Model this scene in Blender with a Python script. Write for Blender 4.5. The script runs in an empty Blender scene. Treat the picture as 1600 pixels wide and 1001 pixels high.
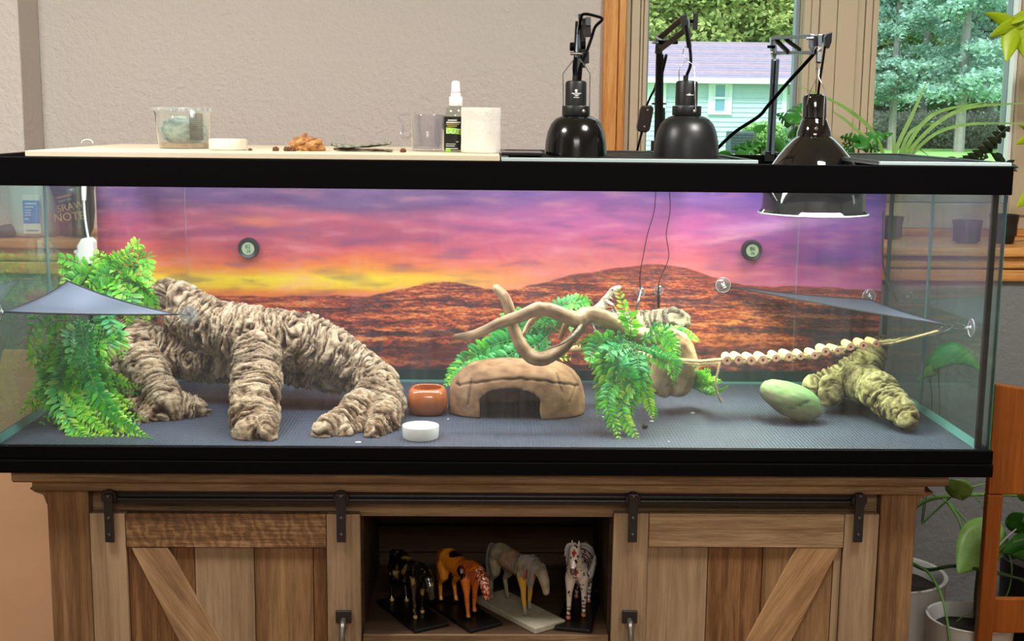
import bpy, bmesh, math, random
import numpy as np
from mathutils import Vector, Matrix, Euler
from mathutils import noise as mnoise
random.seed(7); np.random.seed(7)
R = math.radians
PI = math.pi
SC = bpy.context.scene
COL = SC.collection

# ------------------------------------------------------------------ camera
FPX = 1975.4; PITCH = 0.1588; YAW = 0.0221; ROLL = 0.0109; CAMX = -0.0142; CAMZ = 0.6424
CAM = np.array([CAMX, 0.0, CAMZ])
_F = np.array([math.sin(YAW)*math.cos(PITCH), math.cos(YAW)*math.cos(PITCH), -math.sin(PITCH)])
_R = np.array([math.cos(YAW), -math.sin(YAW), 0.0]); _U = np.cross(_R, _F)
RR = _R*math.cos(ROLL) + _U*math.sin(ROLL); UU = -_R*math.sin(ROLL) + _U*math.cos(ROLL)
cd = bpy.data.cameras.new('camera'); cam = bpy.data.objects.new('camera', cd); COL.objects.link(cam)
cd.sensor_fit = 'HORIZONTAL'; cd.sensor_width = 36.0; cd.lens = 36.0*FPX/1600.0
cd.clip_start = 0.05; cd.clip_end = 500
_m = Matrix(((RR[0], UU[0], -_F[0]), (RR[1], UU[1], -_F[1]), (RR[2], UU[2], -_F[2])))
cam.matrix_world = Matrix.Translation(Vector(CAM)) @ _m.to_4x4()
SC.camera = cam

# ------------------------------------------------------------------ view, world, sun, room lights
SC.view_settings.view_transform = 'Standard'; SC.view_settings.look = 'None'
SC.view_settings.gamma = 1.0; SC.view_settings.use_curve_mapping = False
SC.view_settings.exposure = 0.0
SC.cycles.use_denoising = True
SC.cycles.max_bounces = 8; SC.cycles.transparent_max_bounces = 32
SC.cycles.sample_clamp_indirect = 4.0
SC.cycles.caustics_reflective = False; SC.cycles.caustics_refractive = False
world = bpy.data.worlds.new('world'); SC.world = world; world.use_nodes = True
bgn = world.node_tree.nodes['Background']
bgn.inputs[0].default_value = (0.76, 0.93, 1.0, 1); bgn.inputs[1].default_value = 2.1

def light(name, kind, loc, energy, color=(1, 1, 1), size=(1, 1), rot=(0, 0, 0), spread=None):
    l = bpy.data.lights.new(name, kind); l.energy = energy; l.color = color
    if kind == 'AREA':
        l.shape = 'RECTANGLE'; l.size = size[0]; l.size_y = size[1]
        if spread: l.spread = spread
    elif kind == 'SUN':
        l.angle = size[0]
    else:
        l.shadow_soft_size = size[0]
    o = bpy.data.objects.new(name, l); COL.objects.link(o); o.location = loc; o.rotation_euler = rot
    return o
light('sun', 'SUN', (0, -20, 30), 3.4, (1.0, 0.96, 0.86), (R(12), 1), (R(48), 0, R(-25)))
# ceiling lamps of the room (behind and above the photographer)
light('ceiling_light', 'AREA', (0.85, 1.75, 1.62), 38, (1.0, 0.965, 0.925), (0.34, 0.34))
light('ceiling_light', 'AREA', (-1.1, 1.75, 1.62), 42, (1.0, 0.965, 0.925), (0.34, 0.34))
light('ceiling_light', 'AREA', (0.1, -1.2, 1.62), 62, (1.0, 0.96, 0.91), (1.2, 1.2))

# ------------------------------------------------------------------ projection helpers
def ray(u, v):
    d = _F + (u-800.0)/FPX*RR + (500.5-v)/FPX*UU
    return d
def at(u, v, y):
    d = ray(u, v); t = y/d[1]
    return CAM + d*t
def atz(u, v, z):
    d = ray(u, v); t = (z-CAMZ)/d[2]
    return CAM + d*t
def pxm(y):            # pixels per metre at depth y
    return FPX/y

# ------------------------------------------------------------------ numpy perlin noise
_perm = np.random.RandomState(3).permutation(256); _perm = np.concatenate([_perm, _perm, _perm])
_grad = np.random.RandomState(5).normal(size=(256, 3)); _grad /= np.linalg.norm(_grad, axis=1)[:, None]
def pnoise(P):
    P = np.asarray(P, float); I = np.floor(P).astype(int); f = P-I; I &= 255
    w = f*f*f*(f*(f*6-15)+10)
    out = 0
    for dx in (0, 1):
        wx = w[:, 0] if dx else 1-w[:, 0]
        for dy in (0, 1):
            wy = w[:, 1] if dy else 1-w[:, 1]
            for dz in (0, 1):
                wz = w[:, 2] if dz else 1-w[:, 2]
                h = _perm[_perm[_perm[(I[:, 0]+dx) & 255]+((I[:, 1]+dy) & 255)]+((I[:, 2]+dz) & 255)]
                g = _grad[h]
                out = out + wx*wy*wz*(g[:, 0]*(f[:, 0]-dx)+g[:, 1]*(f[:, 1]-dy)+g[:, 2]*(f[:, 2]-dz))
    return out*1.5
def fbm(P, o=4):
    P = np.asarray(P, float); s = 0; a = 1.0
    for k in range(o):
        s = s + a*pnoise(P*(2**k)+k*17.3); a *= .5
    return s

# ------------------------------------------------------------------ materials
def lin(c):
    return tuple(((x/12.92) if x <= .04045 else ((x+.055)/1.055)**2.4) for x in c)
def rgb(r, g, b):
    return lin((r/255., g/255., b/255.))
_mc = {}
def new_mat(name):
    m = bpy.data.materials.new(name); m.use_nodes = True
    nt = m.node_tree; b = nt.nodes['Principled BSDF']
    return m, nt, b
def N(nt, t, **kw):
    n = nt.nodes.new(t)
    for k, v in kw.items(): setattr(n, k, v)
    return n
def tex_noise(nt, scale, detail=4, rough=.5, vec=None, dist=0):
    n = N(nt, 'ShaderNodeTexNoise'); n.inputs['Scale'].default_value = scale
    n.inputs['Detail'].default_value = detail; n.inputs['Roughness'].default_value = rough
    n.inputs['Distortion'].default_value = dist
    if vec is not None: nt.links.new(vec, n.inputs['Vector'])
    return n
def ramp(nt, fac, stops):
    r = N(nt, 'ShaderNodeValToRGB'); e = r.color_ramp.elements
    while len(e) < len(stops): e.new(.5)
    for i, (p, c) in enumerate(stops):
        e[i].position = p; e[i].color = (*c, 1)
    nt.links.new(fac, r.inputs['Fac']); return r
def coords(nt, scale=(1, 1, 1), rot=(0, 0, 0), loc=(0, 0, 0)):
    tc = N(nt, 'ShaderNodeTexCoord'); mp = N(nt, 'ShaderNodeMapping')
    mp.inputs['Scale'].default_value = scale; mp.inputs['Rotation'].default_value = rot; mp.inputs['Location'].default_value = loc
    nt.links.new(tc.outputs['Object'], mp.inputs['Vector']); return mp.outputs['Vector']
def bump(nt, b, h, strength=.3, dist=.01):
    n = N(nt, 'ShaderNodeBump'); n.inputs['Strength'].default_value = strength; n.inputs['Distance'].default_value = dist
    nt.links.new(h, n.inputs['Height']); nt.links.new(n.outputs['Normal'], b.inputs['Normal']); return n
def plain(name, c, rough=.5, metal=0, spec=.5, var=.0, vs=20, bmp=0, bs=80, bd=.002, coat=0, emit=None, trans=0, alpha=1):
    if name in _mc: return _mc[name]
    m, nt, b = new_mat(name)
    b.inputs['Base Color'].default_value = (*c, 1); b.inputs['Roughness'].default_value = rough
    b.inputs['Metallic'].default_value = metal; b.inputs['Specular IOR Level'].default_value = spec
    b.inputs['Coat Weight'].default_value = coat
    b.inputs['Transmission Weight'].default_value = trans
    vec = coords(nt)
    if var:
        n = tex_noise(nt, vs, 5, .6, vec)
        r = ramp(nt, n.outputs['Fac'], [(.3, tuple(x*(1-var) for x in c)), (.7, tuple(min(1, x*(1+var)) for x in c))])
        nt.links.new(r.outputs['Color'], b.inputs['Base Color'])
    if bmp:
        n2 = tex_noise(nt, bs, 4, .6, vec); bump(nt, b, n2.outputs['Fac'], bmp, bd)
    if emit:
        b.inputs['Emission Color'].default_value = (*emit[0], 1); b.inputs['Emission Strength'].default_value = emit[1]
    _mc[name] = m; return m
def wood(name, dark, mid, light_, axis='x', scale=1.0, rough=.55, saw=0, rotz=None, offs=(0, 0, 0), bumps=.25):
    """grain runs along axis; big soft patches, fine fibres, optional saw marks across."""
    if name in _mc: return _mc[name]
    m, nt, b = new_mat(name)
    s = {'x': (1.2, 22, 22), 'z': (22, 22, 1.2), 'y': (22, 1.2, 22)}[axis]
    s = tuple(k*scale for k in s)
    rot = (0, rotz, 0) if rotz else (0, 0, 0)
    v = coords(nt, s, rot, offs)
    if rotz:   # rotate first, then stretch
        v0 = coords(nt, (1, 1, 1), rot, offs); mp = N(nt, 'ShaderNodeMapping'); mp.inputs['Scale'].default_value = s
        nt.links.new(v0, mp.inputs['Vector']); v = mp.outputs['Vector']
    n1 = tex_noise(nt, 2.2, 6, .62, v, .9)
    n2 = tex_noise(nt, 14, 4, .7, v, .2)
    vp = coords(nt, tuple(k*.14 for k in s), rot, offs)
    n3 = tex_noise(nt, 3.0, 3, .5, vp, .6)
    mx = N(nt, 'ShaderNodeMath', operation='MULTIPLY_ADD'); nt.links.new(n2.outputs['Fac'], mx.inputs[0]); mx.inputs[1].default_value = .60
    nt.links.new(n1.outputs['Fac'], mx.inputs[2])
    mx2 = N(nt, 'ShaderNodeMath', operation='MULTIPLY_ADD'); nt.links.new(n3.outputs['Fac'], mx2.inputs[0]); mx2.inputs[1].default_value = .9
    nt.links.new(mx.outputs[0], mx2.inputs[2])
    last = mx2.outputs[0]
    if saw:
        vs_ = coords(nt, (1, 1, 1), (0, 0.35, 0), offs)
        w = N(nt, 'ShaderNodeTexWave', wave_type='BANDS', bands_direction='X'); w.inputs['Scale'].default_value = saw
        w.inputs['Distortion'].default_value = 9.0; w.inputs['Detail'].default_value = 5; w.inputs['Detail Scale'].default_value = 2.5; nt.links.new(vs_, w.inputs['Vector'])
        ms = N(nt, 'ShaderNodeMath', operation='MULTIPLY_ADD'); nt.links.new(w.outputs['Fac'], ms.inputs[0]); ms.inputs[1].default_value = -.18
        nt.links.new(last, ms.inputs[2]); last = ms.outputs[0]
    r = ramp(nt, last, [(.78, dark), (1.12 if False else .98, mid), (1.0, light_)])
    # widen the ramp with a map range
    mr = N(nt, 'ShaderNodeMapRange'); mr.inputs['From Min'].default_value = .80; mr.inputs['From Max'].default_value = 1.50
    nt.links.new(last, mr.inputs['Value'])
    r2 = ramp(nt, mr.outputs['Result'], [(0, dark), (.5, mid), (1, light_)])
    nt.links.new(r2.outputs['Color'], b.inputs['Base Color'])
    b.inputs['Roughness'].default_value = rough; b.inputs['Specular IOR Level'].default_value = .3
    bump(nt, b, last, bumps, .004)
    _mc[name] = m; return m
def attr_mat(name, attr='Col', rough=.5, spec=.4, coat=0, trans=0, sheen=0, bmp=0, bs=120, bd=.001, sss=0):
    if name in _mc: return _mc[name]
    m, nt, b = new_mat(name)
    a = N(nt, 'ShaderNodeAttribute', attribute_name=attr); nt.links.new(a.outputs['Color'], b.inputs['Base Color'])
    b.inputs['Roughness'].default_value = rough; b.inputs['Specular IOR Level'].default_value = spec
    b.inputs['Coat Weight'].default_value = coat
    if bmp:
        n2 = tex_noise(nt, bs, 4, .6, coords(nt)); bump(nt, b, n2.outputs['Fac'], bmp, bd)
    if trans:   # thin leaf: part of the light goes through
        t = N(nt, 'ShaderNodeBsdfTranslucent'); nt.links.new(a.outputs['Color'], t.inputs['Color'])
        mx = N(nt, 'ShaderNodeMixShader'); mx.inputs[0].default_value = trans
        out = nt.nodes['Material Output']
        nt.links.new(b.outputs[0], mx.inputs[1]); nt.links.new(t.outputs[0], mx.inputs[2]); nt.links.new(mx.outputs[0], out.inputs['Surface'])
    _mc[name] = m; return m
def leaf_mat(name, c, rough=.4, trans=.35, var=.25, vs=30, spec=.5):
    if name in _mc: return _mc[name]
    m = plain(name, c, rough, spec=spec, var=var, vs=vs); nt = m.node_tree; b = nt.nodes['Principled BSDF']
    src = b.inputs['Base Color'].links[0].from_socket
    t = N(nt, 'ShaderNodeBsdfTranslucent'); nt.links.new(src, t.inputs['Color'])
    mx = N(nt, 'ShaderNodeMixShader'); mx.inputs[0].default_value = trans
    nt.links.new(b.outputs[0], mx.inputs[1]); nt.links.new(t.outputs[0], mx.inputs[2]); nt.links.new(mx.outputs[0], nt.nodes['Material Output'].inputs['Surface'])
    return m
def glass(name, tint=(.93, .97, .96), dust=.03, dustcol=(.8, .9, .92), refl=1.0, f0=.04, rough=.0, streak=True):
    """thin architectural glass: tinted see-through, Schlick reflection, a film of dust."""
    if name in _mc: return _mc[name]
    m = bpy.data.materials.new(name); m.use_nodes = True; nt = m.node_tree; nt.nodes.clear()
    out = N(nt, 'ShaderNodeOutputMaterial'); tr = N(nt, 'ShaderNodeBsdfTransparent'); tr.inputs[0].default_value = (*tint, 1)
    gl = N(nt, 'ShaderNodeBsdfGlossy'); gl.inputs['Roughness'].default_value = rough; gl.inputs['Color'].default_value = (1, 1, 1, 1)
    lw = N(nt, 'ShaderNodeLayerWeight'); lw.inputs['Blend'].default_value = .5
    p = N(nt, 'ShaderNodeMath', operation='POWER'); nt.links.new(lw.outputs['Facing'], p.inputs[0]); p.inputs[1].default_value = 5
    ma = N(nt, 'ShaderNodeMath', operation='MULTIPLY_ADD'); nt.links.new(p.outputs[0], ma.inputs[0]); ma.inputs[1].default_value = (1-f0)*refl; ma.inputs[2].default_value = f0*refl
    mx = N(nt, 'ShaderNodeMixShader'); nt.links.new(ma.outputs[0], mx.inputs[0]); nt.links.new(tr.outputs[0], mx.inputs[1]); nt.links.new(gl.outputs[0], mx.inputs[2])
    last = mx.outputs[0]
    if dust:
        df = N(nt, 'ShaderNodeBsdfDiffuse'); df.inputs[0].default_value = (*dustcol, 1)
        tl = N(nt, 'ShaderNodeBsdfTranslucent'); tl.inputs[0].default_value = (*dustcol, 1)
        ad = N(nt, 'ShaderNodeMixShader'); ad.inputs[0].default_value = .5; nt.links.new(df.outputs[0], ad.inputs[1]); nt.links.new(tl.outputs[0], ad.inputs[2])
        v = coords(nt, (14, 14, 4)); n = tex_noise(nt, 1.0, 6, .65, v, .5)
        v2 = coords(nt, (60, 60, 3), (0, .25, 0)); n2 = tex_noise(nt, 2.0, 3, .5, v2)
        mm = N(nt, 'ShaderNodeMath', operation='MULTIPLY'); nt.links.new(n.outputs['Fac'], mm.inputs[0]); nt.links.new(n2.outputs['Fac'], mm.inputs[1])
        mr = N(nt, 'ShaderNodeMapRange'); mr.inputs['From Min'].default_value = .12; mr.inputs['From Max'].default_value = .42
        mr.inputs['To Min'].default_value = dust*.25; mr.inputs['To Max'].default_value = dust*1.9
        nt.links.new(mm.outputs[0], mr.inputs['Value'])
        m2 = N(nt, 'ShaderNodeMixShader'); nt.links.new(mr.outputs['Result'], m2.inputs[0]); nt.links.new(last, m2.inputs[1]); nt.links.new(ad.outputs[0], m2.inputs[2])
        last = m2.outputs[0]
    nt.links.new(last, out.inputs['Surface']); _mc[name] = m; return m

# ------------------------------------------------------------------ mesh builder
class MB:
    def __init__(s): s.v = []; s.f = []; s.c = []; s.n = 0; s.mi = []
    def add(s, V, F, col=None, mi=0):
        V = np.asarray(V, float); s.v.append(V)
        for f in F: s.f.append(tuple(i+s.n for i in f)); s.mi.append(mi)
        if col is not None:
            c = np.asarray(col, float)
            if c.ndim == 1: c = np.tile(c, (len(V), 1))
            s.c.append(c)
        elif s.c: s.c.append(np.tile([.5, .5, .5], (len(V), 1)))
        s.n += len(V); return s
    def box(s, x0, x1, y0, y1, z0, z1, col=None, mi=0):
        V = [(x, y, z) for x in (x0, x1) for y in (y0, y1) for z in (z0, z1)]
        F = [(0, 1, 3, 2), (4, 6, 7, 5), (0, 4, 5, 1), (2, 3, 7, 6), (0, 2, 6, 4), (1, 5, 7, 3)]
        return s.add(V, F, col, mi)
    def prism(s, poly, y0, y1, col=None, mi=0):      # polygon in xz (x,z), extruded along y
        n = len(poly); V = [(p[0], y0, p[1]) for p in poly]+[(p[0], y1, p[1]) for p in poly]
        F = [tuple(range(n)), tuple(range(2*n-1, n-1, -1))]+[(i, i+n, (i+1) % n+n, (i+1) % n) for i in range(n)]
        return s.add(V, F, col, mi)
    def prismx(s, poly, x0, x1, col=None, mi=0):     # polygon in yz, extruded along x
        n = len(poly); V = [(x0, p[0], p[1]) for p in poly]+[(x1, p[0], p[1]) for p in poly]
        F = [tuple(range(n)), tuple(range(2*n-1, n-1, -1))]+[(i, i+n, (i+1) % n+n, (i+1) % n) for i in range(n)]
        return s.add(V, F, col, mi)
    def tube(s, path, rad, n=8, caps=True, col=None, mi=0, closed=False):
        P = np.asarray(path, float); k = len(P); rad = np.ones(k)*rad if np.isscalar(rad) else np.asarray(rad, float)
        T = np.gradient(P, axis=0)
        if closed: T = np.roll(P, -1, 0)-np.roll(P, 1, 0)
        T /= np.maximum(np.linalg.norm(T, axis=1), 1e-9)[:, None]
        ref = np.array([0, 0, 1.]) if abs(T[0][2]) < .9 else np.array([1., 0, 0])
        V = []; a = ref-T[0]*np.dot(ref, T[0]); a /= np.linalg.norm(a)
        for i in range(k):
            a = a-T[i]*np.dot(a, T[i]); a /= max(np.linalg.norm(a), 1e-9); b = np.cross(T[i], a)
            for j in range(n):
                th = 2*PI*j/n; V.append(P[i]+rad[i]*(a*math.cos(th)+b*math.sin(th)))
        F = []
        for i in range(k if closed else k-1):
            i2 = (i+1) % k
            for j in range(n):
                F.append((i*n+j, i*n+(j+1) % n, i2*n+(j+1) % n, i2*n+j))
        if caps and not closed:
            F.append(tuple(range(n-1, -1, -1))); F.append(tuple(range((k-1)*n, k*n)))
        return s.add(V, F, col, mi)
    def lathe(s, prof, c=(0, 0, 0), n=32, axis='z', col=None, mi=0, sx=1, sy=1):
        V = []; F = []; k = len(prof)
        for (r, h) in prof:
            for j in range(n):
                th = 2*PI*j/n; x, y, z = r*math.cos(th)*sx, r*math.sin(th)*sy, h
                if axis == 'y': x, y, z = r*math.cos(th)*sx, h, r*math.sin(th)*sy
                if axis == 'x': x, y, z = h, r*math.cos(th)*sx, r*math.sin(th)*sy
                V.append((x+c[0], y+c[1], z+c[2]))
        for i in range(k-1):
            for j in range(n):
                q = (i*n+j, i*n+(j+1) % n, (i+1)*n+(j+1) % n, (i+1)*n+j)
                F.append(q if axis != 'y' else q[::-1])
        return s.add(V, F, col, mi)
    def ball(s, c, r, n=12, col=None, sx=1, sy=1, sz=1, mi=0):
        prof = [(max(r*math.sin(PI*i/(n)), 1e-5), -r*math.cos(PI*i/n)*sz) for i in range(n+1)]
        return s.lathe(prof, c, n*2 if n < 12 else 24, 'z', col, mi, sx, sy)
    def mesh(s, name):
        me = bpy.data.meshes.new(name); V = np.concatenate(s.v) if s.v else np.zeros((0, 3))
        return me, V
def rootloc(p):
    l = np.zeros(3)
    while p is not None:
        l = l+np.array(p.location); p = p.parent
    return l
def smooth_by_angle(me, ang=40):
    me.polygons.foreach_set('use_smooth', np.ones(len(me.polygons), bool))
    me.update()
    bm = bmesh.new(); bm.from_mesh(me)
    lim = R(ang)
    for e in bm.edges:
        e.smooth = (len(e.link_faces) != 2) or (e.calc_face_angle(0) < lim)
    bm.to_mesh(me); bm.free()
def obj(name, mb, mat, parent=None, smooth=False, bevel=0, seg=2, fix=False, **props):
    V = np.concatenate(mb.v); V = V-rootloc(parent)
    me = bpy.data.meshes.new(name); me.from_pydata(V.tolist(), [], mb.f)
    mats = mat if isinstance(mat, (list, tuple)) else [mat]
    for m in mats: me.materials.append(m)
    if len(mats) > 1: me.polygons.foreach_set('material_index', np.array(mb.mi, dtype=np.int32))
    if mb.c:
        C = np.concatenate(mb.c); a = me.color_attributes.new('Col', 'FLOAT_COLOR', 'POINT')
        a.data.foreach_set('color', np.hstack([C, np.ones((len(C), 1))]).astype(np.float32).ravel())
    if fix:
        bm = bmesh.new(); bm.from_mesh(me); bmesh.ops.remove_doubles(bm, verts=bm.verts, dist=1e-6); bmesh.ops.recalc_face_normals(bm, faces=bm.faces); bm.to_mesh(me); bm.free()
    me.update()
    if smooth: smooth_by_angle(me, 40 if smooth is True else smooth)
    o = bpy.data.objects.new(name, me); COL.objects.link(o); o.parent = parent
    if bevel:
        md = o.modifiers.new('bevel', 'BEVEL'); md.width = bevel; md.segments = seg; md.limit_method = 'ANGLE'; md.angle_limit = R(40)
    for k, v in props.items(): o[k] = v
    return o
def tag(o, label, cat, group=None, kind=None):
    o['label'] = label; o['category'] = cat
    if group: o['group'] = group
    if kind: o['kind'] = kind
    return o
def thing(name, label, cat, loc=(0, 0, 0), rotz=0, group=None):
    o = bpy.data.objects.new(name, None); COL.objects.link(o); o.empty_display_size = .05
    o.location = loc; o.rotation_euler = (0, 0, rotz)
    return tag(o, label, cat, group)
def struct(o): o['kind'] = 'structure'; return o
def plate(parent, name, x0, x1, y0, y1, z0, z1, m, bevel=.001, **k):
    b = MB(); b.box(x0, x1, y0, y1, z0, z1); return obj(name, b, m, parent, bevel=bevel, **k)
def spline(pts, n=24):
    """Catmull-Rom through points of any dimension."""
    P = np.asarray(pts, float); P = np.vstack([2*P[0]-P[1], P, 2*P[-1]-P[-2]]); out = []
    k = len(P)-3
    for i in range(n):
        t = i/(n-1)*k; j = min(int(t), k-1); t -= j; a, b, c, d = P[j:j+4]
        out.append(.5*((2*b)+(-a+c)*t+(2*a-5*b+4*c-d)*t*t+(-a+3*b-3*c+d)*t**3))
    return np.array(out)
def blob_mesh(balls, voxel, smooth_it=2):
    """union of many balls remeshed into one continuous skin; returns V (n,3) and faces."""
    bm = bmesh.new()
    for (c, r) in balls:
        bmesh.ops.create_icosphere(bm, subdivisions=2, radius=r, matrix=Matrix.Translation(Vector(c)))
    me = bpy.data.meshes.new('tmp'); bm.to_mesh(me); bm.free()
    o = bpy.data.objects.new('tmp', me); COL.objects.link(o)
    md = o.modifiers.new('r', 'REMESH'); md.mode = 'VOXEL'; md.voxel_size = voxel
    ms = o.modifiers.new('s', 'SMOOTH'); ms.factor = .6; ms.iterations = smooth_it
    dg = bpy.context.evaluated_depsgraph_get(); ev = o.evaluated_get(dg); m2 = bpy.data.meshes.new_from_object(ev)
    V = np.empty(len(m2.vertices)*3); m2.vertices.foreach_get('co', V); V = V.reshape(-1, 3)
    Nn = np.empty(len(m2.vertices)*3); m2.vertices.foreach_get('normal', Nn); Nn = Nn.reshape(-1, 3)
    F = [tuple(p.vertices) for p in m2.polygons]
    bpy.data.objects.remove(o); bpy.data.meshes.remove(me); bpy.data.meshes.remove(m2)
    return V, Nn, F
def chain(pts, step=.35):
    """pts: (x,y,z,r) -> dense balls along the polyline (spline-free)."""
    out = []
    for a, b in zip(pts[:-1], pts[1:]):
        a = np.array(a, float); b = np.array(b, float); L = np.linalg.norm(b[:3]-a[:3]); k = max(1, int(L/(min(a[3], b[3])*step)))
        for i in range(k):
            t = i/k; q = a*(1-t)+b*t; out.append((q[:3], q[3]))
    out.append((np.array(pts[-1][:3]), pts[-1][3])); return out
def text_mesh(body, size, mat, loc, parent=None, name='lettering', depth=.0003, rot=(PI/2, 0, 0), shear=0, sx=1):
    cu = bpy.data.curves.new(name, 'FONT'); cu.body = body; cu.size = size; cu.extrude = depth; cu.align_x = 'CENTER'; cu.align_y = 'CENTER'; cu.shear = shear
    cu.resolution_u = 3
    o = bpy.data.objects.new(name, cu); COL.objects.link(o)
    dg = bpy.context.evaluated_depsgraph_get(); me = bpy.data.meshes.new_from_object(o.evaluated_get(dg))
    bpy.data.objects.remove(o); bpy.data.curves.remove(cu)
    me.materials.clear(); me.materials.append(mat); me.name = name
    o = bpy.data.objects.new(name, me); COL.objects.link(o); o.parent = parent
    o.location = np.array(loc)-rootloc(parent); o.rotation_euler = rot; o.scale = (sx, 1, 1)
    return o
def X(u, v, y): return at(u, v, y)[0]
def Z(u, v, y): return at(u, v, y)[2]
# ------------------------------------------------------------------ shared materials
M_wall = plain('wall_paint', rgb(196, 190, 182), .75, spec=.2, bmp=.9, bs=65, bd=.006)
M_ceil = plain('ceiling_paint', rgb(225, 222, 215), .9)
M_floor = wood('floor_wood', rgb(70, 45, 28), rgb(120, 84, 54), rgb(165, 124, 84), 'x', .6, .5)
M_pine = wood('honey_pine', rgb(140, 84, 36), rgb(196, 134, 68), rgb(226, 172, 104), 'z', 1.6, .45)
M_pinex = wood('honey_pine_x', rgb(140, 84, 36), rgb(190, 128, 64), rgb(222, 166, 98), 'x', 1.6, .45)
M_vinyl = plain('beige_vinyl', rgb(184, 170, 142), .5, var=.02)
M_white = plain('white_plastic', rgb(238, 238, 234), .35)
M_black = plain('black_plastic', rgb(4, 4, 5), .5, spec=.06)
M_blackm = plain('black_matte_metal', rgb(16, 18, 18), .42, spec=.5, bmp=.1, bs=400, bd=.0004)
M_blackg = plain('black_gloss_metal', rgb(8, 9, 9), .12, spec=.8, coat=.6)
M_steel = plain('steel', rgb(200, 200, 200), .22, metal=1)
M_dkgap = plain('dark_gap', rgb(20, 17, 14), .8)
M_clear = glass('clear_glass', (.97, .985, .98), 0)
M_win = glass('window_glass', (.93, .97, .97), 0, f0=.03)

# ------------------------------------------------------------------ room shell
YW = 3.26; YN = 3.12; ZF = -.95; ZC = 1.66; XL = -2.6; XR = 2.6; YR = -2.6
def slab(name, x0, x1, y0, y1, z0, z1, m, **k):
    b = MB(); b.box(x0, x1, y0, y1, z0, z1); return struct(obj(name, b, m, **k))
slab('floor', XL-.1, XR+.1, YR-.1, YW+.15, ZF-.1, ZF, M_floor)
slab('ceiling', XL-.1, XR+.1, YR-.1, YW+.15, ZC, ZC+.1, M_ceil)
slab('wall_side_left', XL-.1, XL, YR, YW, ZF, ZC, M_wall)
slab('wall_side_right', XR, XR+.1, YR, YW, ZF, ZC, M_wall)
slab('wall_front', XL-.1, XR+.1, YR-.1, YR, ZF, ZC, M_wall)
# window openings in the back wall
w1x0, w1x1 = X(941, 120, YW), X(1262, 120, YW)
wz0 = Z(1590, 318, YW)              # bottom of the sashes
wz1 = 1.45
w2x1 = X(1597, 120, YW)+.02
gx = lambda u, v=120: X(u, v, YW)
b = MB()
b.box(XL, gx(975), YW, YW+.14, ZF, ZC); b.box(gx(975), w2x1+.02, YW, YW+.14, ZF, wz0); b.box(gx(975), w2x1+.02, YW, YW+.14, wz1, ZC)
b.box(w2x1+.02, XR, YW, YW+.14, ZF, ZC)
struct(obj('wall_back', b, M_wall))
# the nearer stretch of wall at the left, ending in an outside corner
xe = X(32, 100, YN)
slab('wall_left', XL, xe, YN, YW, ZF, ZC, M_wall, bevel=.004)
# ledge along the wall, below the windows
zl = Z(1600, 387, 2.95); zlb = Z(1600, 440, 2.96)
slab('wall_lower', XL, XR, 2.965, YN, ZF, zl-.022, plain('wall_paint_shaded', rgb(122, 122, 121), .75, spec=.2, bmp=.7, bs=65, bd=.005))  # wall paint darkened: shade below the ledge put into the colour
lw = thing('window_ledge', 'long honey-coloured wooden ledge running along the wall behind the tank', 'ledge', (0, 2.95, zl))
b = MB(); b.box(XL, XR, 2.935, YW, zl-.022, zl); obj('ledge_board', b, M_pinex, lw, bevel=.006, seg=3)
b = MB(); b.box(XL, XR, 2.948, 2.97, zl-.05, zl-.022); obj('apron_board', b, M_pinex, lw, bevel=.004)
b = MB(); b.box(XL, XR, 2.953, 2.97, zlb, zl-.052); obj('apron_board', b, M_pinex, lw, bevel=.004)

# window trim: wood casing at the left, beige vinyl frames, broad mullion post
def wbox(name, u0, u1, y0, y1, z0, z1, m, par=None, **k):
    b = MB(); b.box(gx(u0), gx(u1), y0, y1, z0, z1)
    return obj(name, b, m, par, **k)
t1 = thing('trim_1', 'honey-coloured wood casing up the left side of the window', 'trim'); t1['kind'] = 'structure'; del t1['category']
wbox('casing_board', 941, 963, YW-.022, YW+.004, zl, ZC-.01, M_pine, t1, bevel=.004)
wbox('casing_board', 964, 976, YW-.014, YW+.004, zl, ZC-.01, M_pine, t1, bevel=.003)
b = MB(); b.box(gx(976), XR-.3, YW-.02, YW+.004, zl, Z(1600, 358, YW)); struct(obj('trim_2', b, M_pinex, bevel=.003))
b = MB(); b.box(gx(976), XR-.3, YW-.006, YW+.02, Z(1600, 358, YW), wz0); struct(obj('trim_3', b, M_vinyl, bevel=.003))
def window(name, u0, u1, g0, g1, label):
    w = thing(name, label, 'window'); w['kind'] = 'structure'; del w['category']
    zb = wz0
    b = MB()
    b.box(gx(u0), gx(g0), YW+.02, YW+.09, zb, wz1); b.box(gx(g1), gx(u1), YW+.02, YW+.09, zb, wz1)
    b.box(gx(g0), gx(g1), YW+.02, YW+.09, zb, zb+.03); b.box(gx(g0), gx(g1), YW+.02, YW+.09, wz1-.03, wz1)
    obj('window_frame', b, M_vinyl, w, bevel=.003)
    b = MB(); d = .006
    b.box(gx(g0), gx(g0)+d, YW+.03, YW+.06, zb+.03, wz1-.03); b.box(gx(g1)-d*1.6, gx(g1), YW+.03, YW+.06, zb+.03, wz1-.03)
    b.box(gx(g0), gx(g1), YW+.03, YW+.06, zb+.03, zb+.045)
    obj('sash', b, plain('sash_grey', rgb(120, 135, 140), .4), w, bevel=.001)
    b = MB(); b.box(gx(g0)+d, gx(g1)-d, YW+.045, YW+.049, zb+.045, wz1-.03); obj('pane', b, M_win, w)
    return w
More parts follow.
